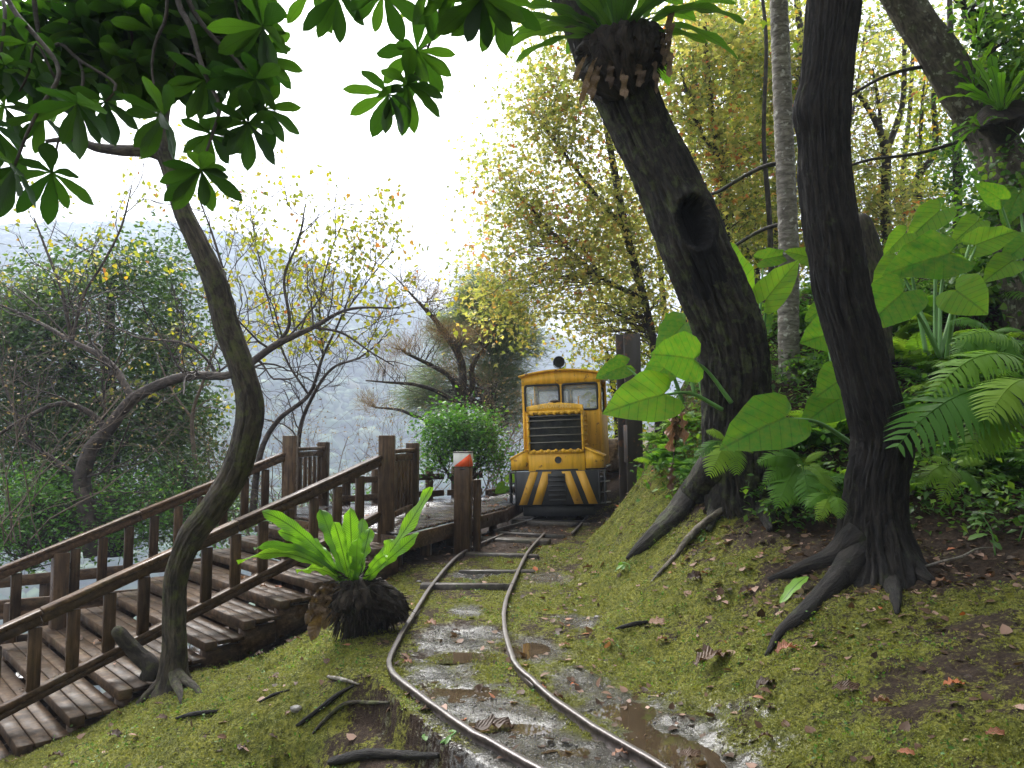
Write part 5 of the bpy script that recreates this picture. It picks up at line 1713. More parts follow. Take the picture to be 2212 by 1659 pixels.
# ================================================================== overhanging broad leaves, upper left
def broad_leaf_mesh(seed, L=1.0, wd=.40):
    g_ = np.random.default_rng(seed)
    nu, vs = 11, np.array([-1, -.5, 0, .5, 1])
    u = np.linspace(0, 1, nu)
    ww = wd / 2 * np.sin(np.pi * np.clip(u, 0, 1) ** 1.55) ** .8 + .012
    ww[0] = .012; ww[-1] = .004
    dro = g_.uniform(.05, .3)
    V = np.stack([np.stack([ww * v * (1 + .03 * np.sin(u * 30 + v)), u * L, -dro * u ** 2 * L * .5 + .16 * ww * abs(v) + .012 * np.sin(u * 17 + v * 2 + seed) * abs(v)], -1) for v in vs], 1)
    k = 5
    a = np.arange(nu - 1)[:, None] * k; j = np.arange(k - 1)[None]
    F = np.stack([a + j, a + j + 1, a + k + j + 1, a + k + j], -1).reshape(-1, 4)
    uv = np.stack([np.repeat(u[:, None], k, 1), np.repeat((vs / 2 + .5)[None], nu, 0)], -1)
    return mesh_data('leaf', V.reshape(-1, 3), F, M['big_leaf'], True, uv.reshape(-1, 2))
BL = [broad_leaf_mesh(i, 1.0, .27 + .02 * (i % 4)) for i in range(8)]
def basis(y, z):
    y = nrm(y); x = nrm(np.cross(y, z)); z = np.cross(x, y)
    return np.column_stack([x, y, z])
def put(name, me, pos, B, sc, parent):
    o = bpy.data.objects.new(name, me)
    COL.objects.link(o)
    o.parent = parent
    BASE[o.name] = BASE[parent.name]
    m_ = Matrix.Identity(4)
    Bs = B * sc
    for i in range(3):
        for j in range(3):
            m_[i][j] = float(Bs[i, j])
        m_[i][3] = float(pos[i] - BASE[parent.name][i])
    o.matrix_local = m_
    return o
rl = random.Random(21)
def rosette(parent, c, Lpx, d, n_, axis=None, seed=0, wide=75):
    """whorl of leaves at the end of a twig"""
    L = Lpx / 1640 * d
    ax = nrm(axis if axis is not None else (rl.uniform(-.35, .35), -.55, -.55 + rl.uniform(-.25, .25)))
    s_ = nrm(np.cross(ax, (0, 0, 1)) if abs(ax[2]) < .95 else (1, 0, 0)); q_ = np.cross(ax, s_)
    a0 = rl.uniform(0, 6.28)
    for i in range(n_):
        a_ = a0 + i / n_ * 6.283 + rl.uniform(-.25, .25)
        e_ = R(rl.uniform(wide - 25, wide + 12))
        y = ax * math.cos(e_) + (s_ * math.cos(a_) + q_ * math.sin(a_)) * math.sin(e_)
        y = nrm(y + np.array([0, 0, -.22]))
        z = -ax + np.array([0, 0, .5])
        if abs(np.dot(nrm(z), y)) > .97: z = z + np.array([.3, .2, 0])
        put('leaf', rl.choice(BL), c, basis(y, z), L * rl.uniform(.8, 1.15), parent)
def leafy_branch(label, base_px, twigs, rosettes, group='overhanging broad-leaved branches'):
    t = thing('leafy_branch', label, 'branch', P(*base_px), group)
    for lst in twigs:
        V, F, uv = sweep(px_path(lst), 8, .04, bark_disp(.15, 2, 4, 5)); mk('twig', V, F, M['twig'], t, True, uv)
    for (px, py, d, n_, L) in rosettes:
        rosette(t, P(px, py, d), L * .92, d, n_)
    return t
K = .5208
def C3(x, y): return x * K, y * K
def tw(pts, d0, d1, w0, w1):
    n_ = len(pts)
    return [(*C3(x, y), d0 + (d1 - d0) * i / (n_ - 1), w0 + (w1 - w0) * i / (n_ - 1)) for i, (x, y) in enumerate(pts)]
def ro(x, y, d, n_=8, L=94): return (*C3(x, y), d, n_, L)
leafy_branch('broad-leaved branch hanging in the top left corner, its lowest leaves at the left edge', (0, -120, 3.2),
             [tw([(-60, -200), (50, 30), (140, 140), (235, 260), (235, 340), (170, 440), (110, 560), (60, 690)], 3.3, 3.0, 12, 6), tw([(0, -60), (20, 60), (0, 250)], 3.4, 3.2, 9, 5), tw([(235, 340), (150, 180), (120, 300), (80, 380)], 3.2, 3.2, 6, 4)],
             [ro(60, 690, 3.0, 9, 125), ro(20, 270, 3.2), ro(150, 330, 3.3), ro(-40, 520, 3.1, 8, 120), ro(110, 180, 3.3), ro(30, 90, 3.5), ro(-60, 100, 3.3), ro(180, 60, 3.6), ro(20, 440, 3.3)])
leafy_branch('broad-leaved branch at upper left whose dark whorl hides the end of a grey limb', (160, -120, 3.4),
             [tw([(120, -200), (170, 180), (250, 180), (330, 250), (480, 350), (440, 420)], 3.5, 3.3, 10, 5), tw([(330, 250), (345, 330), (320, 430), (250, 560), (215, 715)], 3.4, 3.2, 7, 4), tw([(250, 180), (290, 90), (400, 40)], 3.5, 3.5, 6, 4)],
             [ro(320, 430, 3.1, 10, 125), ro(215, 715, 3.2, 8, 108), ro(340, 120, 3.5), ro(250, 260, 3.5), ro(440, 420, 3.4, 7), ro(260, 30, 3.7), ro(420, 60, 3.7), ro(420, 210, 3.5), ro(330, -20, 3.5), ro(180, 480, 3.3), ro(330, 320, 3.5, 7)])
leafy_branch('broad-leaved branch crossing in front of the curved trunk with two bright whorls', (420, -120, 3.5),
             [tw([(690, -160), (690, 60), (650, 160), (630, 260), (640, 360), (680, 480)], 3.4, 3.3, 8, 4), tw([(480, -160), (470, 60), (530, 70), (560, 260)], 3.6, 3.5, 8, 5), tw([(690, 60), (600, 110), (520, 60)], 3.6, 3.6, 5, 3)],
             [ro(680, 480, 3.2, 9, 105), ro(560, 260, 3.5, 9), ro(530, 60, 3.6), ro(640, 130, 3.5, 9), ro(600, -10, 3.6), ro(500, 180, 3.6, 7), ro(690, 300, 3.6, 7, 95), ro(570, 150, 3.7, 7)])
leafy_branch('long broad-leaved branch reaching lowest at centre left, ending in a bright whorl', (385, -120, 3.3),
             [tw([(735, -160), (740, 10), (790, 110), (830, 250), (870, 350), (910, 440), (880, 560), (830, 700)], 3.4, 3.1, 14, 5), tw([(910, 440), (975, 480), (1030, 510)], 3.2, 3.2, 6, 4), tw([(830, 250), (760, 220), (710, 300)], 3.3, 3.4, 5, 3)],
             [ro(835, 705, 3.0, 11, 100), ro(870, 555, 3.2, 9, 90), ro(850, 330, 3.3, 9, 100), ro(1030, 510, 3.2, 9, 100), ro(760, 90, 3.6, 8), ro(720, -10, 3.6), ro(790, 215, 3.6, 7, 95)])
leafy_branch('broad-leaved branch whose whorls stand out against the white sky, right of the left mass', (470, -120, 3.3),
             [tw([(740, -160), (790, 20), (880, 150), (990, 260), (1050, 370), (1100, 450)], 3.4, 3.3, 12, 5), tw([(950, -100), (980, 20), (1000, 90), (1080, 110)], 3.5, 3.4, 7, 4), tw([(880, 150), (990, 170), (1080, 140)], 3.4, 3.4, 5, 3)],
             [ro(1090, 110, 3.3, 10, 112), ro(1060, 330, 3.2, 10, 102), ro(1100, 450, 3.3, 9, 95), ro(980, 20, 3.5, 8), ro(910, 130, 3.5, 8), ro(1040, 230, 3.5, 7, 95), ro(860, -10, 3.6, 8), ro(960, 350, 3.5, 6, 90)])
for k_, (lab, x0, x1, px0) in enumerate([('upper broad-leaved branch filling the top edge near the left corner', -60, 420, 60), ('upper broad-leaved branch filling the top edge right of the left corner', 380, 800, 290), ('upper broad-leaved branch filling the top edge left of the white sky', 720, 1120, 470)]):
    pts_ = [(rl.uniform(x0, x1), rl.uniform(-40, 370 - 60 * k_)) for _ in range(25)]
    leafy_branch(lab, (px0, -160, 3.6), [tw([((x0 + x1) / 2, -160), ((x0 + x1) / 2 + rl.uniform(-60, 60), -20), q_], 3.7, 3.7, 8, 3) for q_ in pts_[:5]], [ro(x, y, rl.uniform(3.5, 3.9), rl.randint(7, 9), 100) for x, y in pts_])
leafy_branch('single hanging spray of broad leaves against the white sky at top centre', (960, -80, 3.3),
             [tw([(1830, -120), (1825, 30), (1790, 160), (1755, 240), (1710, 320), (1660, 380)], 3.3, 3.2, 7, 4), tw([(1770, 190), (1740, 205)], 3.25, 3.2, 4, 3)],
             [ro(1730, 210, 3.2, 10, 108), ro(1690, 350, 3.15, 9, 115), ro(1610, 390, 3.15, 8, 112)])
leafy_branch('row of broad leaves hanging from beyond the upper edge left of the nest fern', (1000, -120, 3.2),
             [tw([(1250, -160), (1400, -60), (1580, -40), (1750, -60), (2000, -40)], 3.1, 3.1, 9, 6)],
             [ro(1400, -20, 3.0, 9, 112), ro(1590, -30, 3.0, 9, 112), ro(1790, -60, 3.0, 8, 115), ro(2000, -10, 2.95, 10, 135), ro(1290, -40, 3.1, 6, 100), ro(1900, -60, 3.0, 7, 115), ro(2070, 0, 3.0, 7, 125)])
# ================================================================== background trees
def nearest_on(path, c):
    d = np.linalg.norm(path[:, :3] - c, axis=1) + np.maximum(0, path[:, 2] - c[2] + .3) * .9
    return path[np.argmin(d)]
def bent(a, c, r0, r1, segs, rr, n=5, sag=.12):
    a = np.array(a); c = np.array(c)
    L = np.linalg.norm(c - a)
    prev = a; rp = r0
    for i in range(1, n + 1):
        t = i / n
        q = a + (c - a) * t + np.array([0, 0, sag * L * 4 * t * (1 - t) * .5]) + np.array([rr.gauss(0, .05), rr.gauss(0, .05), rr.gauss(0, .04)]) * L * (1 if i < n else 0)
        r_ = r0 + (r1 - r0) * t
        segs.append((tuple(prev), tuple(q), rp, r_))
        prev, rp = q, r_
def crowned_tree(name, label, cat, limbs, blobs, mat, bark, leaf=.11, per=46, sig=.32, tpl=T_MAPLE, seed=0, group=None, droop=.3, sides=16, extra_twigs=2, crown='crown', up=.6, r0k=.35):
    """limbs: px paths (first = trunk); blobs: (px,py,d,rx,ry,rd,nclusters)"""
    rr = random.Random(seed); g_ = np.random.default_rng(seed)
    paths = [catmull(px_path(l), .12) for l in limbs]
    t = thing(name, label, cat, paths[0][0][:3], group)
    for i, l in enumerate(limbs):
        V, F, uv = sweep(px_path(l), sides if i == 0 else 10, .07, bark_disp(.12, 3, 2, seed + i))
        mk('trunk' if i == 0 else 'limb', V, F, M[bark], t, True, uv)
    allp = np.vstack(paths)
    segs, pts = [], []
    for (px, py, d, rx, ry, rd, n_) in blobs:
        for _ in range(n_):
            v = g_.normal(size=3); v = v / np.linalg.norm(v) * g_.random() ** .45
            c = P(px + v[0] * rx, py + v[1] * ry, d + v[2] * rd)
            a = nearest_on(allp, c)
            bent(a[:3], c, min(.011, max(.006, a[3] * r0k)), .003, segs, rr)
            for _k in range(extra_twigs):
                e = c + g_.normal(size=3) * sig * 1.1
                bent(c - (c - a[:3]) * rr.uniform(0, .35), e, .003, .0015, segs, rr, 3)
            pts.append(c)
    V, F = segs_mesh(segs, 4); mk('branches', V, F, M['twig'], t)
    pts = np.array(pts)
    q = around(pts, per, sig, seed + 1)
    sz = leaf * g_.uniform(.7, 1.2, len(q))
    V, F, rn = leaf_cloud(q, sz, tpl, droop=droop, seed=seed + 2, up=up)
    # colour drifts from spray to spray
    k = len(tpl[0])
    drift = np.repeat(g_.normal(0, .16, len(pts)), per * k)
    mk(crown, V, F, M[mat], t, attrs=dict(rnd=np.clip(rn * .75 + .1 + drift, 0, 1)))
    return t
GM = 'autumn maples beyond the locomotive'
crowned_tree('maple_tree', 'golden maple leaning left over the locomotive, orange at its outer leaves', 'tree',
             [[(1428, 960, 13.2, 26), (1420, 800, 13.2, 18), (1395, 660, 13.2, 16), (1352, 500, 13.2, 17), (1320, 330, 13.2, 14), (1290, 150, 13.2, 10), (1270, -40, 13.2, 6)],
              [(1380, 640, 13.2, 11), (1300, 600, 12.8, 9), (1210, 520, 12.6, 7), (1130, 430, 12.5, 4)], [(1352, 500, 13.2, 11), (1270, 400, 13, 8), (1180, 280, 12.8, 5)]],
             [(1130, 400, 12.6, 90, 120, .9, 34), (1110, 640, 13.6, 90, 70, .8, 30), (1230, 250, 12.8, 120, 120, 1.1, 46), (1235, 520, 12.8, 130, 140, 1.2, 64), (1310, 680, 14, 100, 80, .8, 34), (1160, 190, 12.8, 60, 70, .8, 14), (1330, 420, 13.6, 80, 180, 1, 40), (1240, 60, 13.2, 120, 80, 1, 26), (1380, 600, 13.6, 70, 150, 1, 30), (1045, 560, 12.8, 40, 110, .6, 10)],
             'maple', 'bark_thin', .09, 62, .34, seed=101, group=GM)
crowned_tree('maple_tree', 'green-gold maple with thin leaning trunk, right behind the hollow tree', 'tree',
             [[(1590, 620, 13.5, 22), (1568, 509, 13.5, 17), (1553, 353, 13.5, 15), (1532, 200, 13.5, 13), (1520, 40, 13.5, 11), (1510, -120, 13.5, 7)],
              [(1553, 353, 13.5, 9), (1500, 250, 13.2, 7), (1465, 130, 13, 5)]],
             [(1480, 180, 13.2, 90, 160, 1, 46), (1550, 100, 13.5, 100, 130, 1, 42), (1570, 330, 13.5, 90, 130, 1, 42), (1600, 470, 13.4, 80, 70, 1, 24)],
             'maple', 'bark_thin', .098, 56, .3, seed=102, group=GM)
crowned_tree('maple_tree', 'yellow-green maple with slender trunk left of the pale tree', 'tree',
             [[(1615, 560, 14.5, 16), (1601, 403, 14.5, 12), (1588, 227, 14.5, 10), (1581, 65, 14.5, 9), (1575, -80, 14.5, 6)]],
             [(1620, 120, 14.5, 90, 150, 1, 44), (1640, 300, 14.5, 80, 110, 1, 34), (1600, 520, 14.5, 90, 60, 1, 22), (1660, 440, 14.5, 60, 80, 1, 18)],
             'maple_green', 'bark_thin', .11, 44, .3, seed=103, group=GM)
crowned_tree('maple_tree', 'golden maple with brownish trunk seen right behind the pale tree', 'tree',
             [[(1690, 640, 15, 26), (1684, 534, 15, 22), (1680, 430, 15, 20), (1700, 280, 15, 17), (1732, 136, 15, 15), (1722, 0, 15, 13), (1718, -120, 15, 8)]],
             [(1740, 400, 15, 60, 120, 1, 30), (1730, 180, 15, 50, 140, 1, 26), (1660, 230, 15, 50, 160, 1, 26), (1730, 540, 15, 60, 50, 1, 16), (1700, 60, 15, 60, 90, 1, 18)],
             'maple', 'bark_thin', .098, 56, .3, seed=104, group=GM)
crowned_tree('maple_tree', 'forked maple right of the dark trunk, sky bright through its branches', 'tree',
             [[(1925, 640, 13.5, 24), (1918, 540, 13.5, 21), (1911, 439, 13.5, 18), (1914, 331, 13.5, 19), (1895, 270, 13.5, 14), (1869, 225, 13.5, 10), (1848, 198, 13.4, 7)],
              [(1914, 331, 13.5, 13), (1938, 265, 13.5, 12), (1951, 212, 13.5, 11), (1953, 93, 13.5, 9), (1945, -20, 13.5, 6)], [(1905, 300, 13.5, 8), (1898, 220, 13.5, 7), (1885, 150, 13.5, 5)]],
             [(1880, 170, 13.4, 50, 60, .8, 12), (1860, 350, 13.4, 40, 90, .8, 14), (1870, 450, 13.4, 60, 60, .8, 18), (1950, 420, 13.6, 50, 60, .8, 12), (1935, 160, 13.6, 60, 70, .8, 10), (1960, 500, 13.5, 60, 40, .8, 10)],
             'maple', 'bark_thin', .105, 34, .3, seed=105, group=GM)
crowned_tree('maple_tree', 'slim maple with divided mossy stems between the forked maple and the vines', 'tree',
             [[(1975, 620, 14.5, 22), (1983, 439, 14.5, 17), (1985, 380, 14.5, 16), (2014, 340, 14.5, 12), (2021, 291, 14.5, 12), (2017, 212, 14.5, 10), (2026, 120, 14.5, 7)], [(1985, 400, 14.5, 10), (1990, 260, 14.5, 7), (1998, 150, 14.5, 4)]],
             [(2000, 200, 14.5, 60, 70, .8, 12), (1990, 320, 14.5, 50, 60, .8, 10), (2040, 330, 14.5, 40, 80, .8, 10), (2000, 440, 14.5, 50, 50, .8, 10)],
             'maple_green', 'bark_thin', .105, 34, .3, seed=106, group=GM)
crowned_tree('vine_clad_tree', 'straight dark trunk wrapped in hanging vines, left of the mossy leaning tree', 'tree',
             [[(2072, 640, 12.2, 24), (2068, 439, 12.2, 19), (2066, 265, 12.2, 17), (2055, 120, 12.2, 14), (2050, -40, 12.2, 10)]],
             [(2064, 330, 12.0, 18, 110, .3, 18), (2100, 480, 12, 30, 60, .4, 10)], 'under_leaf', 'bark_thin', .09, 40, .2, T_OVAL, 107)
crowned_tree('maple_tree', 'tallest far maple filling the gaps behind the others with yellow leaves', 'tree',
             [[(1480, 700, 19, 22), (1490, 450, 19, 18), (1500, 200, 19, 14), (1500, 0, 19, 9)]],
             [(1450, 450, 19, 110, 150, 1.5, 44), (1620, 300, 19, 140, 230, 1.5, 66), (1500, 60, 19, 200, 90, 1.5, 40), (1900, 330, 20, 160, 180, 1.5, 34), (1320, 560, 18, 60, 150, 1.3, 26), (1640, 520, 19, 120, 70, 1.3, 24)],
             'maple', 'bark_thin', .12, 44, .42, seed=108, group=GM)
crowned_tree('maple_tree', 'low bushy maple right behind the locomotive and beam post', 'tree',
             [[(1330, 1060, 15.5, 19), (1335, 930, 15.5, 15), (1325, 840, 15.5, 12), (1310, 760, 15.5, 8)]],
             [(1340, 900, 15.5, 60, 110, .8, 22), (1320, 800, 15.4, 60, 60, .8, 10), (1420, 760, 15, 60, 90, .8, 14)],
             'maple_green', 'bark_thin', .11, 40, .28, seed=109, group=GM)
crowned_tree('maple_tree', 'pale yellow-green far maple between the forked maple and the right edge', 'tree',
             [[(1800, 640, 19, 16), (1795, 400, 19, 13), (1790, 150, 19, 10), (1795, -40, 19, 7)], [(1795, 400, 19, 8), (1840, 250, 19, 6), (1870, 60, 19, 4)]],
             [(1830, 420, 19, 70, 130, 1.5, 26), (2010, 420, 19, 110, 100, 1.5, 30), (2080, 200, 19, 110, 120, 1.5, 22), (1900, 60, 19, 160, 70, 1.5, 24), (1960, 520, 19, 120, 50, 1.5, 24), (2130, 60, 19, 90, 80, 1.5, 18)],
             'maple_green', 'bark_thin', .11, 44, .4, seed=110, group=GM)
for i, (lab, l) in enumerate([('thin pale trunk right of the hollow tree', [(1640, 700, 16, 14), (1632, 480, 16, 11), (1640, 250, 16, 9), (1630, 0, 16, 7), (1628, -100, 16, 5)]),
                              ('thin dark trunk close left of the pale tree', [(1668, 640, 12, 13), (1662, 470, 12, 11), (1650, 300, 12, 9), (1655, 90, 12, 8), (1640, -60, 12, 6)]),
                              ('thin trunk close right of the dark tree', [(1958, 620, 17, 13), (1950, 400, 17, 11), (1965, 240, 17, 9), (1975, 60, 17, 7), (1980, -60, 17, 5)]),
                              ('thin trunk leaning left between locomotive and hollow tree', [(1440, 760, 16, 14), (1425, 560, 16, 11), (1400, 380, 16, 9), (1360, 200, 16, 7), (1340, 40, 16, 4)])]):
    p_ = px_path(l); t = thing('slim_tree', 'slim tree: ' + lab, 'tree', p_[0][:3], 'slim trunks in the maple wood')
    V, F, uv = sweep(p_, 12, .08, bark_disp(.14, 3, 2, 70 + i)); mk('trunk', V, F, M['bark_thin'], t, True, uv)
# stump behind the dark tree
sp = px_path([(1885, 640, 8.2, 62), (1876, 570, 8.2, 58), (1868, 515, 8.2, 50), (1858, 476, 8.2, 40), (1852, 462, 8.2, 12)])
stp = thing('broken_trunk', 'broken brown trunk peeking out from behind the dark tree', 'tree', sp[0][:3])
V, F, uv = sweep(np.vstack([[*(sp[0][:3] - np.array([0, 0, .7])), .18], sp]), 30, .03, bark_disp(.12, 5, 2, 15)); mk('trunk', V, F, M['bark_curvy'], stp, True, uv)

# ---- plum trees on the left, twiggy
def plum(label, limbs, twigL, seed, leaf_n, leaf_filter, d_leaf, mat='yellow_leaf', group='bare twiggy plum trees', bark='twig', tw_step=.30, lev=2, leafsz=.075):
    rr = random.Random(seed); g_ = np.random.default_rng(seed)
    limbs = [[(a, b, c, w_ * .72) for a, b, c, w_ in l] for l in limbs]
    paths = [catmull(px_path(l), .1) for l in limbs]
    t = thing('plum_tree', label, 'tree', paths[0][0][:3], group)
    for i, l in enumerate(limbs):
        V, F, uv = sweep(px_path(l), 16 if i == 0 else 10, .05, bark_disp(.16, 3, 3, seed + i))
        mk('trunk' if i == 0 else 'limb', V, F, M[bark], t, True, uv)
    segs, tips = [], []
    for i, p in enumerate(paths):
        if i == 0 and len(paths) > 1: p = p[len(p) // 2:]
        acc = 0
        for a, b in zip(p[:-1], p[1:]):
            acc += np.linalg.norm(b[:3] - a[:3])
            if acc > tw_step:
                acc = 0
                d = nrm(b[:3] - a[:3]) * .5 + np.array([rr.gauss(0, .6), rr.gauss(0, .5), rr.gauss(.35, .5)])
                grow(a[:3], d, twigL * rr.uniform(.6, 1.2), min(.02, max(.008, a[3] * .4)), 0, lev, segs, tips, .2, .03, (3, 5), .6, (25, 70), None, rr, .0022)
    V, F = segs_mesh(segs, 4); mk('twigs', V, F, M[bark], t)
    tp, td = tips_arr(tips)
    if leaf_n:
        ok = np.array([leaf_filter(*to_px(q)) for q in tp])
        if ok.any():
            tp = tp[ok]
            idx = g_.integers(0, len(tp), leaf_n)
            q = tp[idx] + g_.normal(size=(leaf_n, 3)) * .09
            V, F, rn = leaf_cloud(q, leafsz * g_.uniform(.6, 1.2, leaf_n), T_HEART, droop=.9, seed=seed, up=.1)
            mk('crown', V, F, M[mat], t, attrs=dict(rnd=rn))
    return t
def to_px(p):
    x, y, z = p; z -= CAMZ
    d = y * CT + z * ST; v = -y * ST + z * CT
    return 1106 + 1640 * x / d, 829.5 - 1640 * v / d
plum('old plum tree with dark crooked limbs spreading widely behind the stairs', [
    [(205, 1200, 11.6, 60), (190, 1110, 11.6, 52), (178, 1040, 11.6, 46), (195, 975, 11.6, 42), (232, 930, 11.6, 38), (286, 863, 11.5, 33), (354, 827, 11.4, 30), (417, 811, 11.3, 27), (490, 811, 11.2, 24), (540, 785, 11.2, 22), (599, 743, 11.2, 20), (677, 707, 11.2, 14), (755, 668, 11.2, 9), (864, 665, 11.2, 4)],
    [(286, 863, 11.5, 22), (250, 800, 11.6, 20), (208, 764, 11.7, 18), (156, 738, 11.8, 15), (73, 691, 12, 9), (-20, 650, 12, 5)],
    [(232, 930, 11.6, 24), (190, 890, 11.5, 17), (130, 872, 11.3, 14), (60, 900, 11.2, 11), (-20, 950, 11, 8)],
    [(156, 738, 11.8, 12), (140, 660, 11.7, 10), (130, 618, 11.7, 9), (100, 540, 11.7, 7), (73, 470, 11.7, 4)],
    [(156, 735, 11.7, 10), (180, 640, 11.6, 8), (224, 566, 11.5, 7), (262, 490, 11.5, 6), (285, 400, 11.5, 3)],
    [(599, 743, 11.2, 13), (625, 697, 11.2, 10), (614, 600, 11.2, 8), (645, 520, 11.2, 6), (660, 440, 11.2, 3)],
    [(510, 800, 11.3, 12), (505, 696, 11.4, 10), (490, 613, 11.4, 8), (458, 504, 11.4, 6), (430, 430, 11.4, 3)],
    [(470, 812, 11.3, 12), (440, 770, 11.3, 9), (390, 740, 11.3, 8), (300, 730, 11.3, 6), (240, 700, 11.3, 3)],
    [(677, 707, 11.2, 9), (740, 720, 11.1, 7), (800, 760, 11.0, 5), (850, 790, 11, 3)],
    [(178, 1040, 11.6, 22), (110, 990, 11.5, 17), (60, 950, 11.4, 13), (20, 860, 11.4, 9), (-10, 780, 11.4, 5)]],
     1.25, 5, 900, lambda x, y: (x > 430 and y < 720) or (y < 620), 11, tw_step=.22)
plum('slender plum tree with several rising stems and yellow leaves, right of the curved trunk', [
    [(545, 1130, 12.4, 22), (560, 990, 12.4, 17), (599, 910, 12.4, 14), (667, 853, 12.4, 11), (698, 769, 12.4, 8), (735, 690, 12.4, 6), (770, 600, 12.4, 4)],
    [(640, 1060, 12.6, 16), (648, 930, 12.6, 12), (677, 853, 12.6, 10), (719, 795, 12.6, 8), (781, 770, 12.6, 6), (840, 720, 12.6, 3)],
    [(667, 853, 12.4, 7), (620, 780, 12.4, 6), (590, 690, 12.4, 5), (560, 560, 12.4, 4), (540, 450, 12.4, 3)],
    [(698, 769, 12.4, 6), (690, 660, 12.3, 5), (710, 560, 12.3, 4), (740, 480, 12.3, 3)],
    [(735, 690, 12.4, 5), (800, 600, 12.3, 4), (850, 540, 12.3, 3)]],
     1.05, 6, 1500, lambda x, y: 440 < x < 900 and 395 < y < 760, 12, tw_step=.2, leafsz=.085)
plum('pale-stemmed bare tree standing behind the stair rails left of the newel', [
    [(425, 1130, 13, 18), (424, 1030, 13, 14), (415, 905, 13, 11), (440, 820, 13, 8), (470, 740, 13, 5)], [(415, 905, 13, 8), (370, 840, 13, 6), (340, 770, 13, 4)]],
     .9, 8, 200, lambda x, y: True, 13, bark='twig_pale')
for i, (px, py, d, h_, lab) in enumerate([(600, 1110, 13.5, 1.5, 'pale bare brush behind the stair rails near the farther newel'), (735, 1075, 14.5, 1.3, 'pale bare brush seen over the deck railing'), (1065, 1065, 14.2, 1.2, 'reddish dry brush at the deck end left of the locomotive'), (30, 1080, 10.5, 2.2, 'grey bare brush at the left edge behind the walkway'), (860, 1050, 14, 1.0, 'thin dry brush behind the low deck railing'), (1050, 1000, 14.5, 1.4, 'tangled dry brush behind the green bush'), (500, 1100, 12.8, 1.4, 'pale bare brush behind the curved trunk')]):
    b = P(px, py, d); rr = random.Random(60 + i)
    t = thing('dry_shrub', lab, 'shrub', b, 'dry brush on the valley side')
    segs, tips = [], []
    for k_ in range(9):
        a_ = rr.uniform(0, 6.28)
        grow(b + np.array([rr.gauss(0, .25), rr.gauss(0, .2), -.6]), (math.cos(a_) * .45, math.sin(a_) * .45, 1), h_ + .5, .011, 0, 2, segs, tips, .16, .02, (3, 5), .6, (20, 55), None, rr, .002)
    V, F = segs_mesh(segs, 4); mk('stems', V, F, M['twig_pale'], t)
    tp, td = tips_arr(tips)
    V, F, rn = leaf_cloud(around(tp[::2], 1, .05, i), .05, T_OVAL, seed=i); mk('leaves', V, F, M['dry'], t, attrs=dict(rnd=rn))

# ---- evergreen mass at left
crowned_tree('evergreen_tree', 'dense dark evergreen tree filling the left side behind the twiggy plum', 'tree',
             [[(250, 1200, 14.5, 40), (240, 1000, 14.5, 34), (235, 800, 14.5, 26), (240, 650, 14.5, 16), (250, 560, 14.5, 8)], [(240, 1000, 14.5, 20), (330, 860, 14.3, 14), (390, 700, 14.2, 8)], [(238, 900, 14.5, 18), (140, 760, 14.4, 12), (70, 640, 14.3, 7)]],
             [(200, 620, 14.5, 120, 60, 1, 26), (330, 600, 14.5, 80, 70, 1, 22), (90, 660, 14.5, 110, 70, 1, 24), (120, 760, 14.4, 160, 130, 1, 70), (340, 760, 14.4, 110, 140, 1, 60), (230, 930, 14.4, 220, 120, 1, 80), (60, 950, 14.2, 120, 160, .8, 60), (400, 950, 14, 60, 150, .8, 40), (-20, 780, 14.2, 110, 200, .8, 50), (120, 1090, 13.6, 200, 60, .8, 50), (390, 1090, 13.6, 110, 50, .8, 26)],
             'dark_leaf', 'bark_dark', .11, 90, .32, T_OVAL, 120, up=.5)
crowned_tree('evergreen_shrub', 'leafy green shrub behind the lower walkway at far left', 'shrub',
             [[(60, 1230, 11.5, 14), (70, 1130, 11.5, 10), (80, 1060, 11.5, 6)]],
             [(60, 1130, 11.6, 150, 100, .6, 100), (300, 1110, 12, 140, 80, .6, 70)], 'bush_leaf', 'twig', .075, 46, .22, T_OVAL, 121)
crowned_tree('evergreen_shrub', 'leafy shrub behind the stair rails between the plum trunks', 'shrub',
             [[(400, 1180, 12.3, 14), (400, 1080, 12.3, 10), (400, 1000, 12.3, 6)]],
             [(390, 1050, 12.4, 80, 80, .5, 30), (470, 1090, 12.4, 60, 50, .5, 14)], 'dark_leaf', 'twig', .06, 46, .2, T_OVAL, 122)
# valley shrubs, pale, below the deck
crowned_tree('valley_shrub', 'pale green valley shrub seen through the stair and deck railings', 'shrub',
             [[(700, 1250, 18, 14), (700, 1130, 18, 10), (690, 1080, 18, 6)]],
             [(640, 1110, 18, 120, 40, 1, 30), (790, 1090, 18, 80, 35, 1, 22), (480, 1140, 17, 110, 40, 1, 26)], 'bush_leaf', 'twig', .09, 40, .3, T_OVAL, 123)

# ---- bush beside the deck
bush = crowned_tree('green_bush', 'round fresh-green bush growing behind the marker post', 'bush',
             [[(1000, 1100, 12.6, 14), (1003, 1050, 12.6, 11), (990, 1010, 12.6, 8), (985, 960, 12.6, 5)], [(1000, 1070, 12.6, 8), (1030, 1000, 12.6, 6), (1050, 940, 12.6, 4)], [(1000, 1070, 12.6, 8), (960, 1010, 12.6, 6), (935, 950, 12.6, 4)], [(1002, 1060, 12.6, 6), (1005, 980, 12.5, 5), (1010, 920, 12.5, 3)]],
             [(990, 920, 12.6, 88, 46, .55, 70), (985, 960, 12.6, 80, 45, .5, 40), (1050, 960, 12.6, 40, 60, .4, 18), (930, 980, 12.6, 30, 50, .4, 14), (1075, 990, 12.5, 20, 50, .3, 10)],
             'bush_leaf', 'twig', .075, 42, .14, T_OVAL, 130, up=.55)

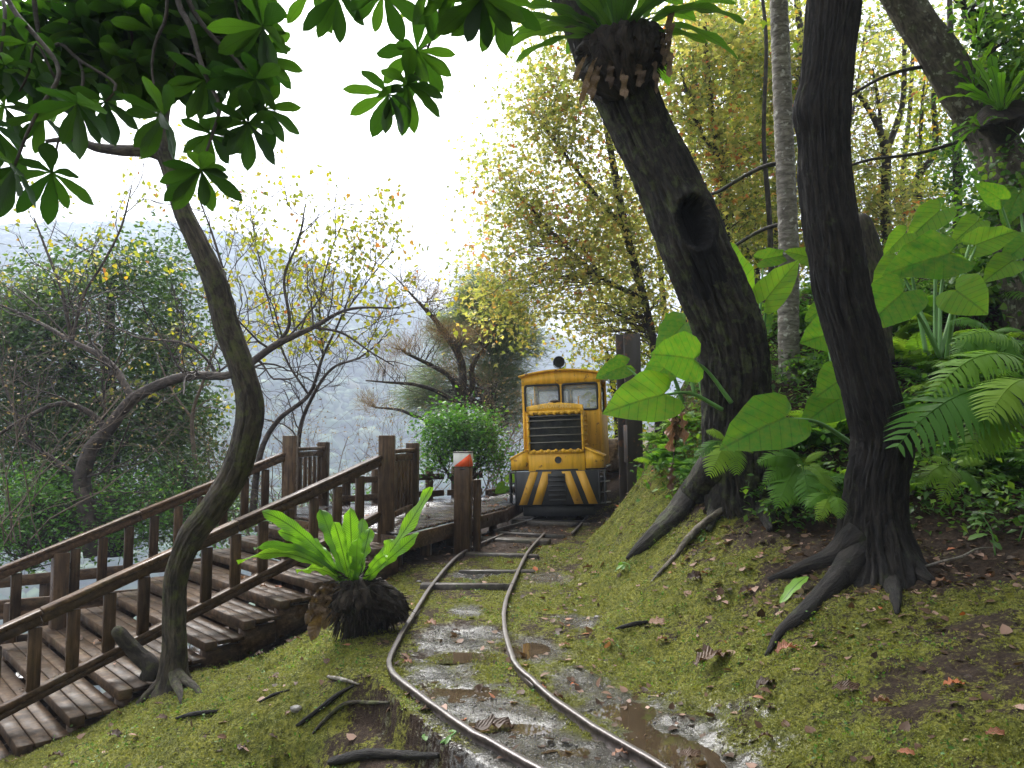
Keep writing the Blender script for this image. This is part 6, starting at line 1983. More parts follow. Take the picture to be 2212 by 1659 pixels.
# ---- feathery conifers
def conifer(label, limbs, blobs, mat, seed, ln, per, sig, droop, bark='bark_thin', group='feathery conifers left of the locomotive', size_w=.05):
    rr = random.Random(seed); g_ = np.random.default_rng(seed)
    paths = [catmull(px_path(l), .1) for l in limbs]
    t = thing('conifer', label, 'tree', paths[0][0][:3], group)
    for i, l in enumerate(limbs):
        V, F, uv = sweep(px_path(l), 14 if i == 0 else 10, .05, bark_disp(.14, 3, 3, seed + i)); mk('trunk' if i == 0 else 'limb', V, F, M[bark], t, True, uv)
    allp = np.vstack(paths); segs = []; pts = []; dirs = []
    for (px, py, d, rx, ry, rd, n_) in blobs:
        for _ in range(n_):
            v = g_.normal(size=3); v = v / np.linalg.norm(v) * g_.random() ** .5
            c = P(px + v[0] * rx, py + v[1] * ry, d + v[2] * rd)
            a = nearest_on(allp, c)
            bent(a[:3], c, max(.006, a[3] * .3), .003, segs, rr)
            pts.append(c); dirs.append(nrm(nrm(c - a[:3]) + np.array([0, 0, droop])))
    V, F = segs_mesh(segs, 4); mk('branches', V, F, M['twig'], t)
    pts = np.array(pts); dirs = np.array(dirs)
    q = around(pts, per, sig, seed); dd = np.repeat(dirs, per, 0) + g_.normal(size=(len(q), 3)) * .5
    V, F, rn = leaf_cloud(q, ln * g_.uniform(.6, 1.3, len(q)), T_NEEDLE, dirs=dd, seed=seed)
    mk('needles', V, F, M[mat], t, attrs=dict(rnd=rn))
    return t
conifer('grey-green feathery conifer behind the bush with straight dark trunk', [
    [(1062, 980, 17.5, 20), (1064, 827, 17.5, 17), (1067, 762, 17.5, 14), (1067, 690, 17.5, 10), (1062, 620, 17.5, 5)], [(1066, 770, 17.5, 8), (1110, 735, 17.5, 6), (1130, 690, 17.5, 4)]],
    [(1068, 690, 17.5, 85, 60, .8, 90), (1040, 640, 17.5, 40, 40, .6, 30), (1110, 740, 17.5, 50, 60, .8, 40), (1000, 720, 17.8, 60, 60, .8, 50), (1060, 800, 17.8, 90, 50, .8, 50), (930, 850, 18, 60, 60, .8, 46), (1100, 870, 18, 50, 60, .8, 36)],
    'pine', 201, .30, 130, .18, -.3)
conifer('spreading old pine with branching bare limbs rising behind the bush', [
    [(1000, 960, 15.2, 28), (998, 900, 15.2, 25), (997, 854, 15.2, 22), (1000, 812, 15.2, 18), (992, 770, 15.2, 16), (962, 720, 15.2, 14), (937, 688, 15.2, 10), (892, 640, 15.2, 5), (850, 595, 15.2, 2), (815, 570, 15.2, 1)],
    [(997, 870, 15.2, 18), (1010, 852, 15.2, 16), (1021, 834, 15.2, 14), (1019, 799, 15.2, 12), (1029, 774, 15.2, 11), (1044, 755, 15.2, 7), (1060, 735, 15.2, 4)],
    [(996, 870, 15.2, 16), (985, 835, 15.1, 14), (970, 812, 15, 11), (947, 797, 15, 10), (917, 782, 14.9, 8), (875, 762, 14.8, 5)],
    [(993, 872, 15.2, 12), (972, 861, 15, 11), (942, 844, 14.9, 9), (897, 831, 14.8, 8), (840, 826, 14.7, 5), (790, 822, 14.7, 3)],
    [(985, 930, 15.2, 10), (900, 900, 15, 8), (860, 885, 15, 6), (810, 880, 15, 4)]],
    [(1005, 722, 15.2, 60, 16, .5, 26), (870, 750, 14.8, 50, 20, .5, 26), (940, 715, 15, 50, 25, .5, 20), (800, 868, 15, 40, 14, .4, 14), (940, 650, 15.2, 40, 30, .4, 16), (890, 620, 15.2, 40, 30, .4, 12), (1000, 790, 15.2, 60, 40, .4, 14), (830, 800, 14.8, 50, 20, .4, 12)],
    'pine_brown', 202, .16, 50, .10, .5)

# ================================================================== elephant ears
def taro_mesh(seed):
    g_ = np.random.default_rng(seed)
    # half outline of the heart-shaped blade; origin at the stalk
    half = np.array([(0, -.02), (.07, -.16), (.17, -.26), (.30, -.25), (.40, -.12), (.445, .06), (.44, .22), (.40, .40), (.33, .57), (.24, .74), (.13, .89), (0.0, 1.02)])
    ys = half[:, 1]; n = len(half)
    out = []
    for sgn in (1, -1):
        h_ = half.copy(); h_[:, 0] *= sgn
        out.append(h_)
    ring = np.vstack([out[0], out[1][-2:0:-1]])
    m_ = len(ring)
    wavy = 1 + .022 * np.sin(np.arange(m_) * 2.3 + seed) + g_.normal(0, .012, m_)
    ring = ring * wavy[:, None]
    levels = [0, .3, .55, .78, .92, 1.0]
    V, U = [], []
    for l_ in levels:
        for i in range(m_):
            x, y = ring[i] * np.array([l_, l_])
            z = .10 * abs(x) - .16 * max(0, y) ** 2 - .12 * max(0, -y) + (.030 * math.sin(i * 2.3 + seed) * l_ ** 3) + .02 * math.sin(i * 1.57) * l_ ** 2
            V.append((x, y, z))
            U.append(((y + .27) / 1.3, .5 + x * .9))
    F = []
    for a in range(len(levels) - 1):
        for i in range(m_):
            j = (i + 1) % m_
            F.append((a * m_ + i, a * m_ + j, (a + 1) * m_ + j, (a + 1) * m_ + i))
    return mesh_data('leaf', V, np.array(F), M['taro'], True, U)
TM = [taro_mesh(i) for i in range(5)]
def taro_plant(label, base, leaves, name='elephant_ear_plant', group='elephant ear plants'):
    """leaves: (attach px,py,d), (tip px,py,d), width factor, stalk start px,py,d or None, roll"""
    b = np.array(base)
    t = thing(name, label, 'plant', b, group)
    for i, (at, tp, wf, sb, roll) in enumerate(leaves):
        a = P(*at); e = P(*tp)
        y = e - a; L = np.linalg.norm(y)
        tocam = nrm(np.array([0, 0, CAMZ]) - a)
        z = tocam * 1.0 + np.array([0, 0, .38]) + np.array([roll, 0, 0])
        B = basis(y, z)
        o = put('leaf', TM[i % 5], a, B * np.array([wf, 1, 1])[None, :], L, t)
        s0 = P(*sb) if sb else b
        mid = (s0 + a) / 2 + np.array([0, 0, .06 + .08 * L]) - B[:, 2] * .05
        V, F, uv = sweep(np.array([[*s0, .022], [*mid, .016], [*(a - B[:, 2] * .012), .010]]), 10, .04)
        mk('stalk', V, F, M['stalk'], t, True, uv)
    return t
taro_plant('elephant ear plant between the beam post and the leaning hollow trunk', P(1600, 900, 7.2), [
    ((1497, 775, 6.9), (1415, 760, 6.75), 1.35, (1580, 870, 7.1), -.4),
    ((1432, 852, 6.8), (1313, 882, 6.6), 1.0, (1560, 885, 7.1), 0),
    ((1440, 790, 7.1), (1388, 840, 7.0), 1.0, (1475, 870, 7.2), 0),
    ((1350, 790, 8.6), (1290, 812, 8.5), .9, (1440, 890, 8.3), 0),
    ((1478, 700, 8.0), (1420, 760, 7.9), 1.1, (1520, 860, 8.0), -.3),
    ((1470, 730, 8.3), (1440, 680, 8.2), 1.1, (1500, 850, 8.3), -.3)])
wl = None
taro_plant('elephant ear plant behind the hollow trunk at its right side', P(1640, 850, 8.2), [
    ((1590, 612, 8.3), (1562, 505, 8.3), .95, (1650, 840, 8.2), .5),
    ((1656, 645, 8.1), (1722, 560, 8.0), .8, (1640, 840, 8.2), 0),
    ((1640, 690, 8.6), (1600, 760, 8.5), .8, (1640, 840, 8.4), 0), ((1650, 560, 9.2), (1720, 545, 9.2), .7, (1640, 800, 9), 0), ((1600, 640, 8.8), (1640, 700, 8.8), .9, (1630, 830, 8.8), 0)])
taro_plant('low elephant ear leaf drooping in front of the hollow trunk foot', P(1850, 965, 6.5), [
    ((1695, 902, 6.1), (1566, 956, 5.9), .95, (1850, 965, 6.5), 0)], group='elephant ear plants')
taro_plant('elephant ear plant half hidden behind the dark tree', P(1900, 880, 7.2), [
    ((1800, 720, 6.9), (1736, 735, 6.8), 1.3, None, .3), ((1825, 815, 6.8), (1770, 850, 6.7), 1.4, None, .2), ((1815, 860, 7.0), (1735, 910, 6.9), 1.0, None, 0), ((1790, 660, 7.6), (1740, 690, 7.6), 1.0, None, 0), ((1760, 560, 9), (1700, 540, 9), .8, (1800, 800, 8.5), 0)])
taro_plant('large elephant ear plant with heart-shaped leaves right of the dark tree', P(2030, 770, 7.0), [
    ((1950, 632, 6.7), (1868, 705, 6.6), 1.05, None, .1), ((2066, 628, 6.6), (2130, 672, 6.4), 1.5, (2045, 775, 6.9), 0), ((2050, 548, 7.2), (1925, 578, 7.0), .85, None, 0), ((2110, 528, 7.3), (2200, 492, 7.2), .9, None, 0),
    ((1955, 505, 7.6), (1912, 548, 7.6), .9, (2000, 760, 7.4), .2), ((2030, 455, 7.8), (1965, 510, 7.7), .8, (2020, 740, 7.5), 0), ((2110, 480, 7.8), (2060, 520, 7.7), .8, (2050, 740, 7.5), 0), ((1940, 570, 7.4), (1890, 620, 7.3), .9, None, 0)])
taro_plant('elephant ear plant high on the slope at the right edge', P(2230, 640, 7.6), [
    ((2160, 430, 7.6), (2110, 395, 7.6), .9, None, 0), ((2185, 565, 7.4), (2130, 600, 7.3), .9, None, 0), ((2200, 420, 8.0), (2170, 480, 7.9), .9, None, 0), ((2222, 520, 7.5), (2170, 560, 7.4), .9, None, 0)])
taro_plant('elephant ear leaves low behind the beam post, one turned yellow', P(1420, 1060, 9.4), [
    ((1420, 1000, 9.2), (1400, 1040, 9.1), 1.1, None, 0), ((1450, 1080, 9.3), (1395, 1090, 9.2), 1.0, None, 0), ((1405, 1060, 9.5), (1380, 1010, 9.5), .9, None, 0)])
taro_plant('small elephant ear leaf at the deck end left of the locomotive', P(1090, 1065, 13.6), [((1090, 1050, 13.5), (1070, 1064, 13.4), 1.2, None, 0), ((1100, 1040, 13.8), (1112, 1020, 13.7), 1.0, None, 0)])
# withered leaf hanging beside the trunk
hb = thing('withered_leaf', 'withered rusty-brown leaf hanging in front of the slope beside the beam post', 'leaf', P(1462, 900, 7.0))
for i, (sx, sy, tx, ty, w_) in enumerate([(1460, 880, 1450, 975, .10), (1470, 885, 1480, 960, .09), (1458, 890, 1465, 950, .09), (1452, 1000, 1450, 1060, .06)]):
    V, F, uv = strap(P(sx, sy, 7.0), P(tx, ty, 6.95), w_, arch=.12, wav=.6, seed=700 + i, side=(1, .3, .1), fold=.5)
    mk('fold', V, F, M['dead_leaf'], hb, True, uv)
V, F, uv = sweep(px_path([(1462, 860, 7.0, 3), (1461, 930, 7.0, 3), (1452, 1010, 7.0, 2)]), 6, .05); mk('stalk', V, F, M['twig'], hb, True, uv)

# ================================================================== ferns on the slope
def fern_frond(seed, npairs=20, style=0):
    g_ = np.random.default_rng(seed)
    mb = MB()
    u = np.linspace(0, 1, 12)
    arch = g_.uniform(.25, .45)
    rc = np.column_stack([.06 * np.sin(u * 2.2 + seed) * u, u * (1 - .15 * u), arch * 4 * u * (1 - u) * .32 - .22 * u ** 2])
    f = lambda t: np.array([np.interp(t, u, rc[:, k]) for k in range(3)])
    V, F, _ = sweep(np.column_stack([rc, np.linspace(.009, .002, 12)]), 4)
    mb.add(V, F[0])
    for i in range(npairs):
        t = .14 + .86 * (i + .5) / npairs
        p = f(t); tg = nrm(f(min(1, t + .03)) - f(t - .03))
        ln = (.30 if style == 0 else .22) * math.sin(math.pi * (.10 + .88 * t) ** .9) ** .75 + .015
        wd = .031 if style == 0 else .026
        for s in (-1, 1):
            sd = nrm(np.cross(tg, (0, 0, 1))) * s
            d = nrm(sd + tg * .45 + np.array([0, 0, -.15 + g_.normal(0, .08)]))
            n_ = nrm(np.cross(d, tg) * s)
            dr = np.array([0, 0, -.22 * ln])
            w_ = tg * wd * (.55 + .45 * math.sin(math.pi * t))
            q = [p - w_ * .6, p + w_ * .6, p + d * ln * .5 + w_ * .75, p + d * ln * .5 - w_ * .75, p + d * ln * .8 + dr * .5 + w_ * .42, p + d * ln * .8 + dr * .5 - w_ * .42, p + d * ln + dr]
            ff = np.array([[0, 1, 2, 3], [3, 2, 4, 5]]); f3 = np.array([[5, 4, 6]])
            mb.add(q, ff, f3)
    V = np.concatenate(mb.V)
    return mesh_data('frond', V, mb.faces(), M['fern'], False)
FR = [fern_frond(i, 20 + 2 * (i % 3), i % 2) for i in range(5)]
def fern(label, pos, L, n_, seed, group, el=(.25, .9), az0=0, azr=6.283):
    t = thing('fern', label, 'fern', pos, group)
    rr = random.Random(seed)
    for i in range(n_):
        a_ = az0 + azr * (i + rr.uniform(.1, .9)) / n_
        e_ = rr.uniform(*el)
        y = np.array([math.cos(a_) * math.cos(e_), math.sin(a_) * math.cos(e_), math.sin(e_)])
        z = np.array([-math.cos(a_) * math.sin(e_), -math.sin(a_) * math.sin(e_), math.cos(e_)]) + np.array([rr.gauss(0, .2), rr.gauss(0, .2), 0])
        put('frond', FR[rr.randrange(5)], np.array(pos), basis(y, z), L * rr.uniform(.7, 1.15), t)
    return t
zones = [('fern under the elephant ears right of the dark tree', 'ferns under the large elephant ears', 1890, 2212, 600, 800, 15, .62),
         ('fern on the shaded slope right of the dark tree', 'ferns right of the dark tree', 1960, 2220, 800, 1080, 15, .55),
         ('fern between the hollow tree and dark tree', 'ferns between the two dark trees', 1640, 1830, 880, 1125, 15, .5),
         ('fern in front of the hollow trunk foot', 'ferns round the hollow trunk foot', 1520, 1660, 950, 1085, 9, .34),
         ('fern between beam post and hollow trunk', 'ferns between post and hollow trunk', 1400, 1510, 880, 1050, 11, .34),
         ('fern behind the pale tree on the upper slope', 'ferns behind the pale tree', 1580, 1860, 640, 840, 14, .6),
         ('fern at the right edge of the upper slope', 'ferns at the right edge', 2080, 2230, 540, 700, 9, .6)]
rz = random.Random(77); k_ = 0
ORD = 'first second third fourth fifth sixth seventh eighth ninth tenth eleventh twelfth thirteenth fourteenth fifteenth'.split()
for lab, grp, x0, x1, y0, y1, n_, L in zones:
    spots = [(rz.uniform(x0, x1), rz.uniform(y0, y1), L * rz.uniform(.75, 1.2), rz.randint(7, 10)) for _ in range(n_)]
    spots = sorted(q_ for q_ in spots if G(q_[0], q_[1]) is not None and G(q_[0], q_[1])[1] < 14)
    for i, (px, py, l_, m_) in enumerate(spots):
        k_ += 1
        lb = lab.replace('fern ', 'fern, ' + ORD[i] + ' from left, ', 1)
        fern(lb, G(px, py), l_, m_, 900 + k_, grp)
# the big bright fronds at the right
bf = thing('fern', 'fern with large bright drooping fronds reaching left to the dark trunk', 'fern', P(2230, 800, 5.6))
for i, (b_, e_, L) in enumerate([((2215, 860, 5.6), (1962, 985, 5.1), 1), ((2225, 790, 5.7), (2020, 855, 5.3), 1), ((2240, 830, 5.4), (2130, 905, 5.0), 1), ((2215, 760, 6.0), (2060, 720, 5.8), 1), ((2230, 880, 5.5), (2080, 1000, 5.3), .9)]):
    a, e = P(*b_), P(*e_)
    y = e - a
    put('frond', FR[i % 5], a, basis(y + np.array([0, 0, .22 * np.linalg.norm(y)]), (0, -.45, .9)), np.linalg.norm(y) * 1.05, bf)
def px_fern(label, base, tips, seed):
    t = thing('fern', label, 'fern', P(*base))
    a = P(*base)
    for i, e_ in enumerate(tips):
        y = P(*e_) - a; L = np.linalg.norm(y)
        put('frond', FR[(i + seed) % 5], a, basis(y + np.array([0, 0, .25 * L]), np.array([0, -.55, .85]) + np.array([random.gauss(0, .15), 0, 0])), L * 1.1, t)
px_fern('bright fern hanging on the slope between the two dark trunks, above bare litter', (1735, 1005, 6.3), [(1660, 1050, 6.1), (1685, 1095, 6.0), (1738, 1105, 5.9), (1792, 1080, 6.0), (1690, 975, 6.2), (1785, 975, 6.2), (1640, 1000, 6.2)], 1)
px_fern('small bright fern close left of the dark trunk foot', (1795, 1070, 5.9), [(1745, 1095, 5.8), (1770, 1125, 5.7), (1815, 1120, 5.7), (1765, 1050, 5.8)], 2)
px_fern('light green fern at the foot of the hollow trunk', (1570, 955, 6.6), [(1505, 990, 6.4), (1540, 1030, 6.3), (1600, 1025, 6.3), (1625, 980, 6.4), (1530, 930, 6.5)], 3)
px_fern('bright fern on the dark slope right of the dark trunk', (2060, 1010, 5.9), [(2000, 1055, 5.7), (2050, 1085, 5.6), (2120, 1070, 5.7), (2010, 990, 5.8), (2130, 1000, 5.8)], 0)
px_fern('bright fern high at the right edge below the elephant ears', (2140, 720, 6.4), [(2070, 770, 6.2), (2110, 800, 6.1), (2200, 790, 6.1), (2060, 700, 6.3), (2215, 720, 6.2)], 2)
# leafy seedlings at the lower right
def seedling(label, px, py, h_, n_, seed, sz=.09):
    p = G(px, py); rr = random.Random(seed)
    t = thing('seedling', label, 'plant', p)
    top = p + np.array([rr.uniform(-.12, .12), rr.uniform(-.1, .05), h_])
    V, F, uv = sweep(np.array([[*p, .006], [*((p + top) / 2 + np.array([.03, 0, .02])), .005], [*top, .003]]), 6, .03); mk('stem', V, F, M['stalk'], t, True, uv)
    for i in range(n_):
        f = .35 + .65 * i / max(1, n_ - 1)
        c = p + (top - p) * f
        a_ = rr.uniform(0, 6.28)
        y = np.array([math.cos(a_), math.sin(a_) - .3, rr.uniform(-.6, .1)])
        put('leaf', SL[i % 3], c, basis(y, (0, -.3, 1)), sz * rr.uniform(.7, 1.3), t)
def small_leaf(seed):
    V, F, uv = strap((0, 0, 0), (0, 1, -.15), .42, arch=.06, wav=.05, seed=seed, nu=9, side=(1, 0, 0), taper=(.15, .45))
    return mesh_data('leaf', V, F, M['nest_dark'], True, uv)
SL = [small_leaf(i) for i in range(3)]
for a in [('seedling with pointed leaves above bare litter at lower right', 2150, 1200, .32, 6, 1, .13), ('seedling with a single hanging leaf low at the right edge', 2200, 1170, .3, 5, 2, .14), ('thin seedling at the right foot of the dark tree', 1960, 1195, .22, 5, 3, .08), ('seedling with light leaves on the dark slope near the right edge', 2080, 1120, .28, 6, 4, .11),
          ('tiny seedling in the moss below the concrete kerb', 912, 1600, .05, 3, 5, .07), ('tiny seedling at the bottom edge left of the kerb', 955, 1625, .05, 3, 6, .06), ('seedling in the moss beside the stick on the bank', 1520, 1170, .12, 5, 7, .07), ('glossy seedling on the bank below the hollow tree root', 1360, 1235, .08, 6, 8, .08), ('seedling between the ferns and the roots of the dark tree', 1760, 1130, .2, 6, 9, .08)]:
    seedling(*a)
# creeping undergrowth: uncountable small leaves
gu = np.random.default_rng(88)
U = []
for (x0, x1, y0, y1, n_) in [(1640, 1850, 840, 1130, 110), (1930, 2230, 660, 1080, 280), (1390, 1620, 800, 1085, 260), (1540, 1900, 600, 860, 600), (1880, 2230, 500, 700, 600), (1960, 2230, 1000, 1170, 130), (1640, 1800, 1080, 1150, 60)]:
    for _ in range(n_):
        p = G(gu.uniform(x0, x1), gu.uniform(y0, y1))
        if p is None or p[1] > 14: continue
        p[2] += gu.uniform(.02, .32); U.append(p)
U = np.array(U)
V, F, rn = leaf_cloud(around(U, 10, .11, 5), gu.uniform(.035, .10, len(U) * 10), T_OVAL, seed=6, up=.7)
ug = mk('undergrowth', V, F, M['under_leaf'], attrs=dict(rnd=rn)); ug['kind'] = 'stuff'

# ================================================================== roots, sticks, rocks
def g3(px, py, dz=0):
    p = G(px, py); p[2] += dz; return p
KW = .62
def stick(name, label, cat, pts, mat, seed=0, group=None, sides=12, amp=.45):
    """pts: px,py,width px,dz"""
    ps = []
    for px, py, w_, dz in pts:
        p = g3(px, py, dz); d = p[1] * CT + (p[2] - CAMZ) * ST
        ps.append([*p, w_ * KW / 2 / 1640 * d])
    t = thing(name, label, cat, ps[len(ps) // 2][:3], group)
    V, F, uv = sweep(np.array(ps), sides, .02, bark_disp(amp, 3, 5, seed)); mk('wood', V, F, M[mat], t, True, uv)
    return t
stick('fallen_branch', 'long bare fallen branch lying down the mossy bank', 'branch', [(1640, 1078, 22, .05), (1590, 1100, 24, .05), (1540, 1130, 25, .05), (1490, 1170, 23, .04), (1462, 1205, 16, .03), (1430, 1236, 12, .02), (1405, 1260, 6, .0)], 'bark_mossy', 1)
stick('twig', 'thin curved twig on bare litter below the right slope', 'twig', [(1992, 1232, 7, .02), (2035, 1222, 8, .03), (2080, 1212, 8, .03), (2110, 1195, 6, .03), (2150, 1190, 3, .02)], 'bark_grey', 2)
stick('root', 'curved pale root in the moss below the concrete kerb', 'root', [(675, 1592, 8, .0), (705, 1562, 12, .02), (745, 1540, 13, .03), (795, 1528, 12, .03), (840, 1520, 8, .0)], 'bark_curvy', 3)
stick('root', 'short pale root in the moss left of the rail bend', 'root', [(708, 1466, 8, .01), (735, 1474, 12, .02), (775, 1485, 7, .0)], 'bark_grey', 4)
stick('root', 'dark slanting root in the mossy slope left of the kerb', 'root', [(640, 1575, 10, .0), (690, 1540, 16, .02), (730, 1510, 14, .02), (765, 1488, 8, .0)], 'bark_dark', 5)
stick('fallen_log', 'dark rotting log at the bottom edge left of the rails', 'log', [(715, 1652, 26, .0), (790, 1645, 30, .02), (870, 1640, 28, .02), (950, 1632, 16, .0)], 'bark_dark', 6, sides=16)
stick('bark_strip', 'dark curled bark strip on the moss below the stairs', 'bark', [(380, 1555, 8, .01), (420, 1548, 14, .02), (470, 1540, 8, .01)], 'bark_dark', 7)
stick('bark_strip', 'small dark bark strip on the mossy slope left of the kerb', 'bark', [(560, 1520, 6, .01), (590, 1508, 10, .02), (625, 1495, 5, .01)], 'bark_dark', 8)
stick('palm_rib', 'dark ribbed leaf rib lying on the moss at the foot of the bank', 'leaf', [(1330, 1362, 8, .01), (1365, 1355, 15, .02), (1400, 1348, 8, .01)], 'bark_dark', 9)
stick('twig', 'crooked twig lying beside the locomotive rails', 'twig', [(1235, 1140, 7, .02), (1260, 1132, 8, .03), (1290, 1128, 5, .02)], 'bark_dark', 10)
def rock(label, px, py, w_, seed):
    p = G(px, py); d = p[1]; r_ = w_ / 2 / 1640 * d
    V = IV * (1 + .5 * fbm(IV * 1.7 + seed, 3, seed)[:, None]) * np.array([1, .8, .6]) * r_
    o = mk('rock', V + p + np.array([0, 0, r_ * .15]), IF, M['rock'], base=p)
    tag(o, label, 'rock', 'small stones lying in the moss')
rock('grey stone in the moss left of the kerb', 640, 1540, 26, 1)
rock('pale stone on the ground below the locomotive step', 1108, 1118, 26, 2)
rock('small stone on the bed inside the outer rail', 905, 1258, 12, 3)
rock('small dark stone at the bank foot right of the rails', 1290, 1335, 14, 4)

# ================================================================== fallen leaves
def dead_mesh(seed):
    g_ = np.random.default_rng(seed)
    V, F, uv = strap((0, -.5, 0), (0, .5, .02), .42 + .1 * (seed % 3), arch=.10 + .06 * (seed % 4), wav=.18, seed=seed, nu=10, side=(1, 0, 0), taper=(.2, .45), fold=.35 + .3 * (seed % 2))
    return mesh_data('fallen_leaf', V, F, M['dead_leaf'], True, uv)
DM = [dead_mesh(i) for i in range(8)]
rf = random.Random(5)
named = [(1541, 1437, 105, 'large tan fallen leaf on the moss above the big puddle'), (1698, 1411, 52, 'small tan leaf on the mossy bank right of the large tan leaf'), (1653, 1484, 62, 'dark curled dead leaf on the moss right of the big puddle'), (1831, 1497, 60, 'pinkish twisted dead leaf on the lower right moss'),
         (2061, 1489, 46, 'brown curled leaf on the moss near the right edge'), (1906, 1527, 38, 'grey-brown flat leaf on the lower right moss'), (1605, 1581, 28, 'small shiny leaf at the right shore of the puddle'), (1655, 1609, 28, 'reddish leaf right of the puddle end'), (1958, 1635, 34, 'white-edged leaf at the bottom edge, lower right'),
         (2151, 1596, 36, 'pinkish leaf near the bottom right corner'), (2035, 1269, 38, 'orange leaf on dark litter below the right slope'), (1063, 1582, 100, 'long brown dead leaf lying across the wet bed'), (1100, 1220, 20, 'red leaf between the rails on the far bed'), (880, 1437, 20, 'rust-red leaf just inside the outer rail bend'),
         (1170, 1494, 22, 'red leaf beside the inner rail on wet mud'), (1200, 1520, 36, 'dark curled leaf beside the inner rail'), (1285, 1242, 22, 'rust leaf on the moss right of the inner rail'), (1270, 1232, 24, 'brown leaf at the bank foot right of the rails'), (1220, 1400, 22, 'brown leaf at the edge of the small puddle'),
         (1315, 1395, 26, 'dull brown leaf on wet ground right of the small puddle'), (1420, 1350, 40, 'pair-like brown leaf on moss at the bank foot'), (1500, 1255, 34, 'pinkish leaf on the mossy bank below the fallen branch'), (1530, 1240, 26, 'pale leaf on the bank close to the fallen branch'), (1610, 1290, 30, 'pale pink leaf on the bank between the branch and dark root'),
         (1730, 1300, 36, 'rust leaf beside the root of the dark tree'), (1430, 1390, 26, 'small brown leaf on flat moss below the bank'), (1235, 1120, 22, 'rust leaf near the locomotive wheel'), (640, 1390, 24, 'tan leaf on the moss slope left of the nest fern mound'), (590, 1470, 24, 'orange-tan leaf on the mossy slope below the stairs'),
         (560, 1420, 20, 'pale leaf on the moss close under the stair edge'), (350, 1560, 26, 'pale tan leaf on the moss below the curved tree'), (250, 1600, 30, 'dark leaf on the lower left moss slope'), (480, 1600, 24, 'tan leaf at the lower edge of the moss slope'), (120, 1640, 30, 'pale leaf in the bottom left corner moss'),
         (1340, 1640, 34, 'dark leaf lying in the muddy water at the bottom'), (1490, 1640, 60, 'slim dark leaf afloat at the bottom puddle'), (985, 1368, 22, 'red-brown leaf at the upper shore of the middle puddle'), (930, 1353, 26, 'dark leaf on wet bed above the middle puddle')]
for i, (px, py, w_, lab) in enumerate(named):
    p = G(px, py); d = p[1]; L = w_ / 1640 * d
    nz = np.array([-(zg(p[0] + .05, p[1]) - zg(p[0] - .05, p[1])) / .1, -(zg(p[0], p[1] + .05) - zg(p[0], p[1] - .05)) / .1, 1]) + np.array([rf.gauss(0, .25), rf.gauss(0, .25), 0])
    a_ = rf.uniform(-.5, .5) + (0 if w_ < 60 else .2)
    B = basis(np.array([math.cos(a_), math.sin(a_), 0]) + 1e-4, nz)
    o = bpy.data.objects.new('fallen_leaf', DM[0 if w_ > 55 else i % 8]); COL.objects.link(o)
    m_ = Matrix.Identity(4); B = B * L
    for r_ in range(3):
        for c_ in range(3): m_[r_][c_] = float(B[r_, c_])
        m_[r_][3] = float(p[r_] + (.012 if r_ == 2 else 0))
    o.matrix_world = m_
    tag(o, lab, 'leaf', 'fallen leaves')
pg = thing('fallen_leaf', 'long pale green leaf on the bank beside the dark tree root', 'leaf', g3(1717, 1291), 'fallen leaves')
V, F, uv = strap(g3(1688, 1312, .02), g3(1745, 1268, .06), .11, arch=.06, wav=.06, seed=3, nu=12, taper=(.3, .5)); mk('blade', V, F, M['yl'] if 'yl' in M else M['nest'], pg, True, uv)
# a few maple leaves on the deck
for i in range(26):
    f_ = rf.random(); q_ = np.array(poly[0]) * (1 - f_) + fe * f_ + nv * rf.uniform(.1, 1.5) if i < 14 else fe + np.array([rf.uniform(-.5, .1), rf.uniform(-.3, 1.6)])
    o = bpy.data.objects.new('fallen_leaf', DM[i % 8]); COL.objects.link(o)
    o.location = (q_[0], q_[1], DZ + .008); o.rotation_euler = (rf.gauss(0, .15), rf.gauss(0, .15), rf.uniform(0, 6.28)); s_ = rf.uniform(.07, .12); o.scale = (s_, s_, s_)
    tag(o, 'small reddish fallen leaf lying on the wet deck planks', 'leaf', 'fallen leaves on the deck')
for i in range(24):
    k2 = rf.randint(3, 13); f_ = rf.uniform(.02, .3)
    o = bpy.data.objects.new('fallen_leaf', DM[i % 8]); COL.objects.link(o)
    o.location = SP(-RUN * k2 + rf.uniform(.02, .3), rf.uniform(.1, 2.1), DZ - RISE * k2 + .012); o.rotation_euler = (rf.gauss(0, .15), rf.gauss(0, .15), rf.uniform(0, 6.28)); s_ = rf.uniform(.05, .10); o.scale = (s_, s_, s_)
    tag(o, 'small pale fallen leaf lying on a stair tread', 'leaf', 'fallen leaves on the stairs')
# small weeds in the moss, uncountable
gw = np.random.default_rng(95)
wx = gw.uniform(-4, 4.4, 5200); wy = 2.6 + 7 * gw.random(5200) ** 1.4
kp = (moss_f(wx, wy) + fb2(wx, wy, 2.2, 3, 97) * 1.2 > .62) & (wet_f(wx, wy) < .2)
wx, wy = wx[kp], wy[kp]
W = np.column_stack([wx, wy, zg_s(wx, wy) + .012])
V, F, rn = leaf_cloud(around(W, 5, .018, 8), gw.uniform(.012, .03, len(W) * 5), T_OVAL, seed=15, up=.55, droop=-.5)
o = mk('weeds', V, F, M['under_leaf'], attrs=dict(rnd=rn)); o['kind'] = 'stuff'
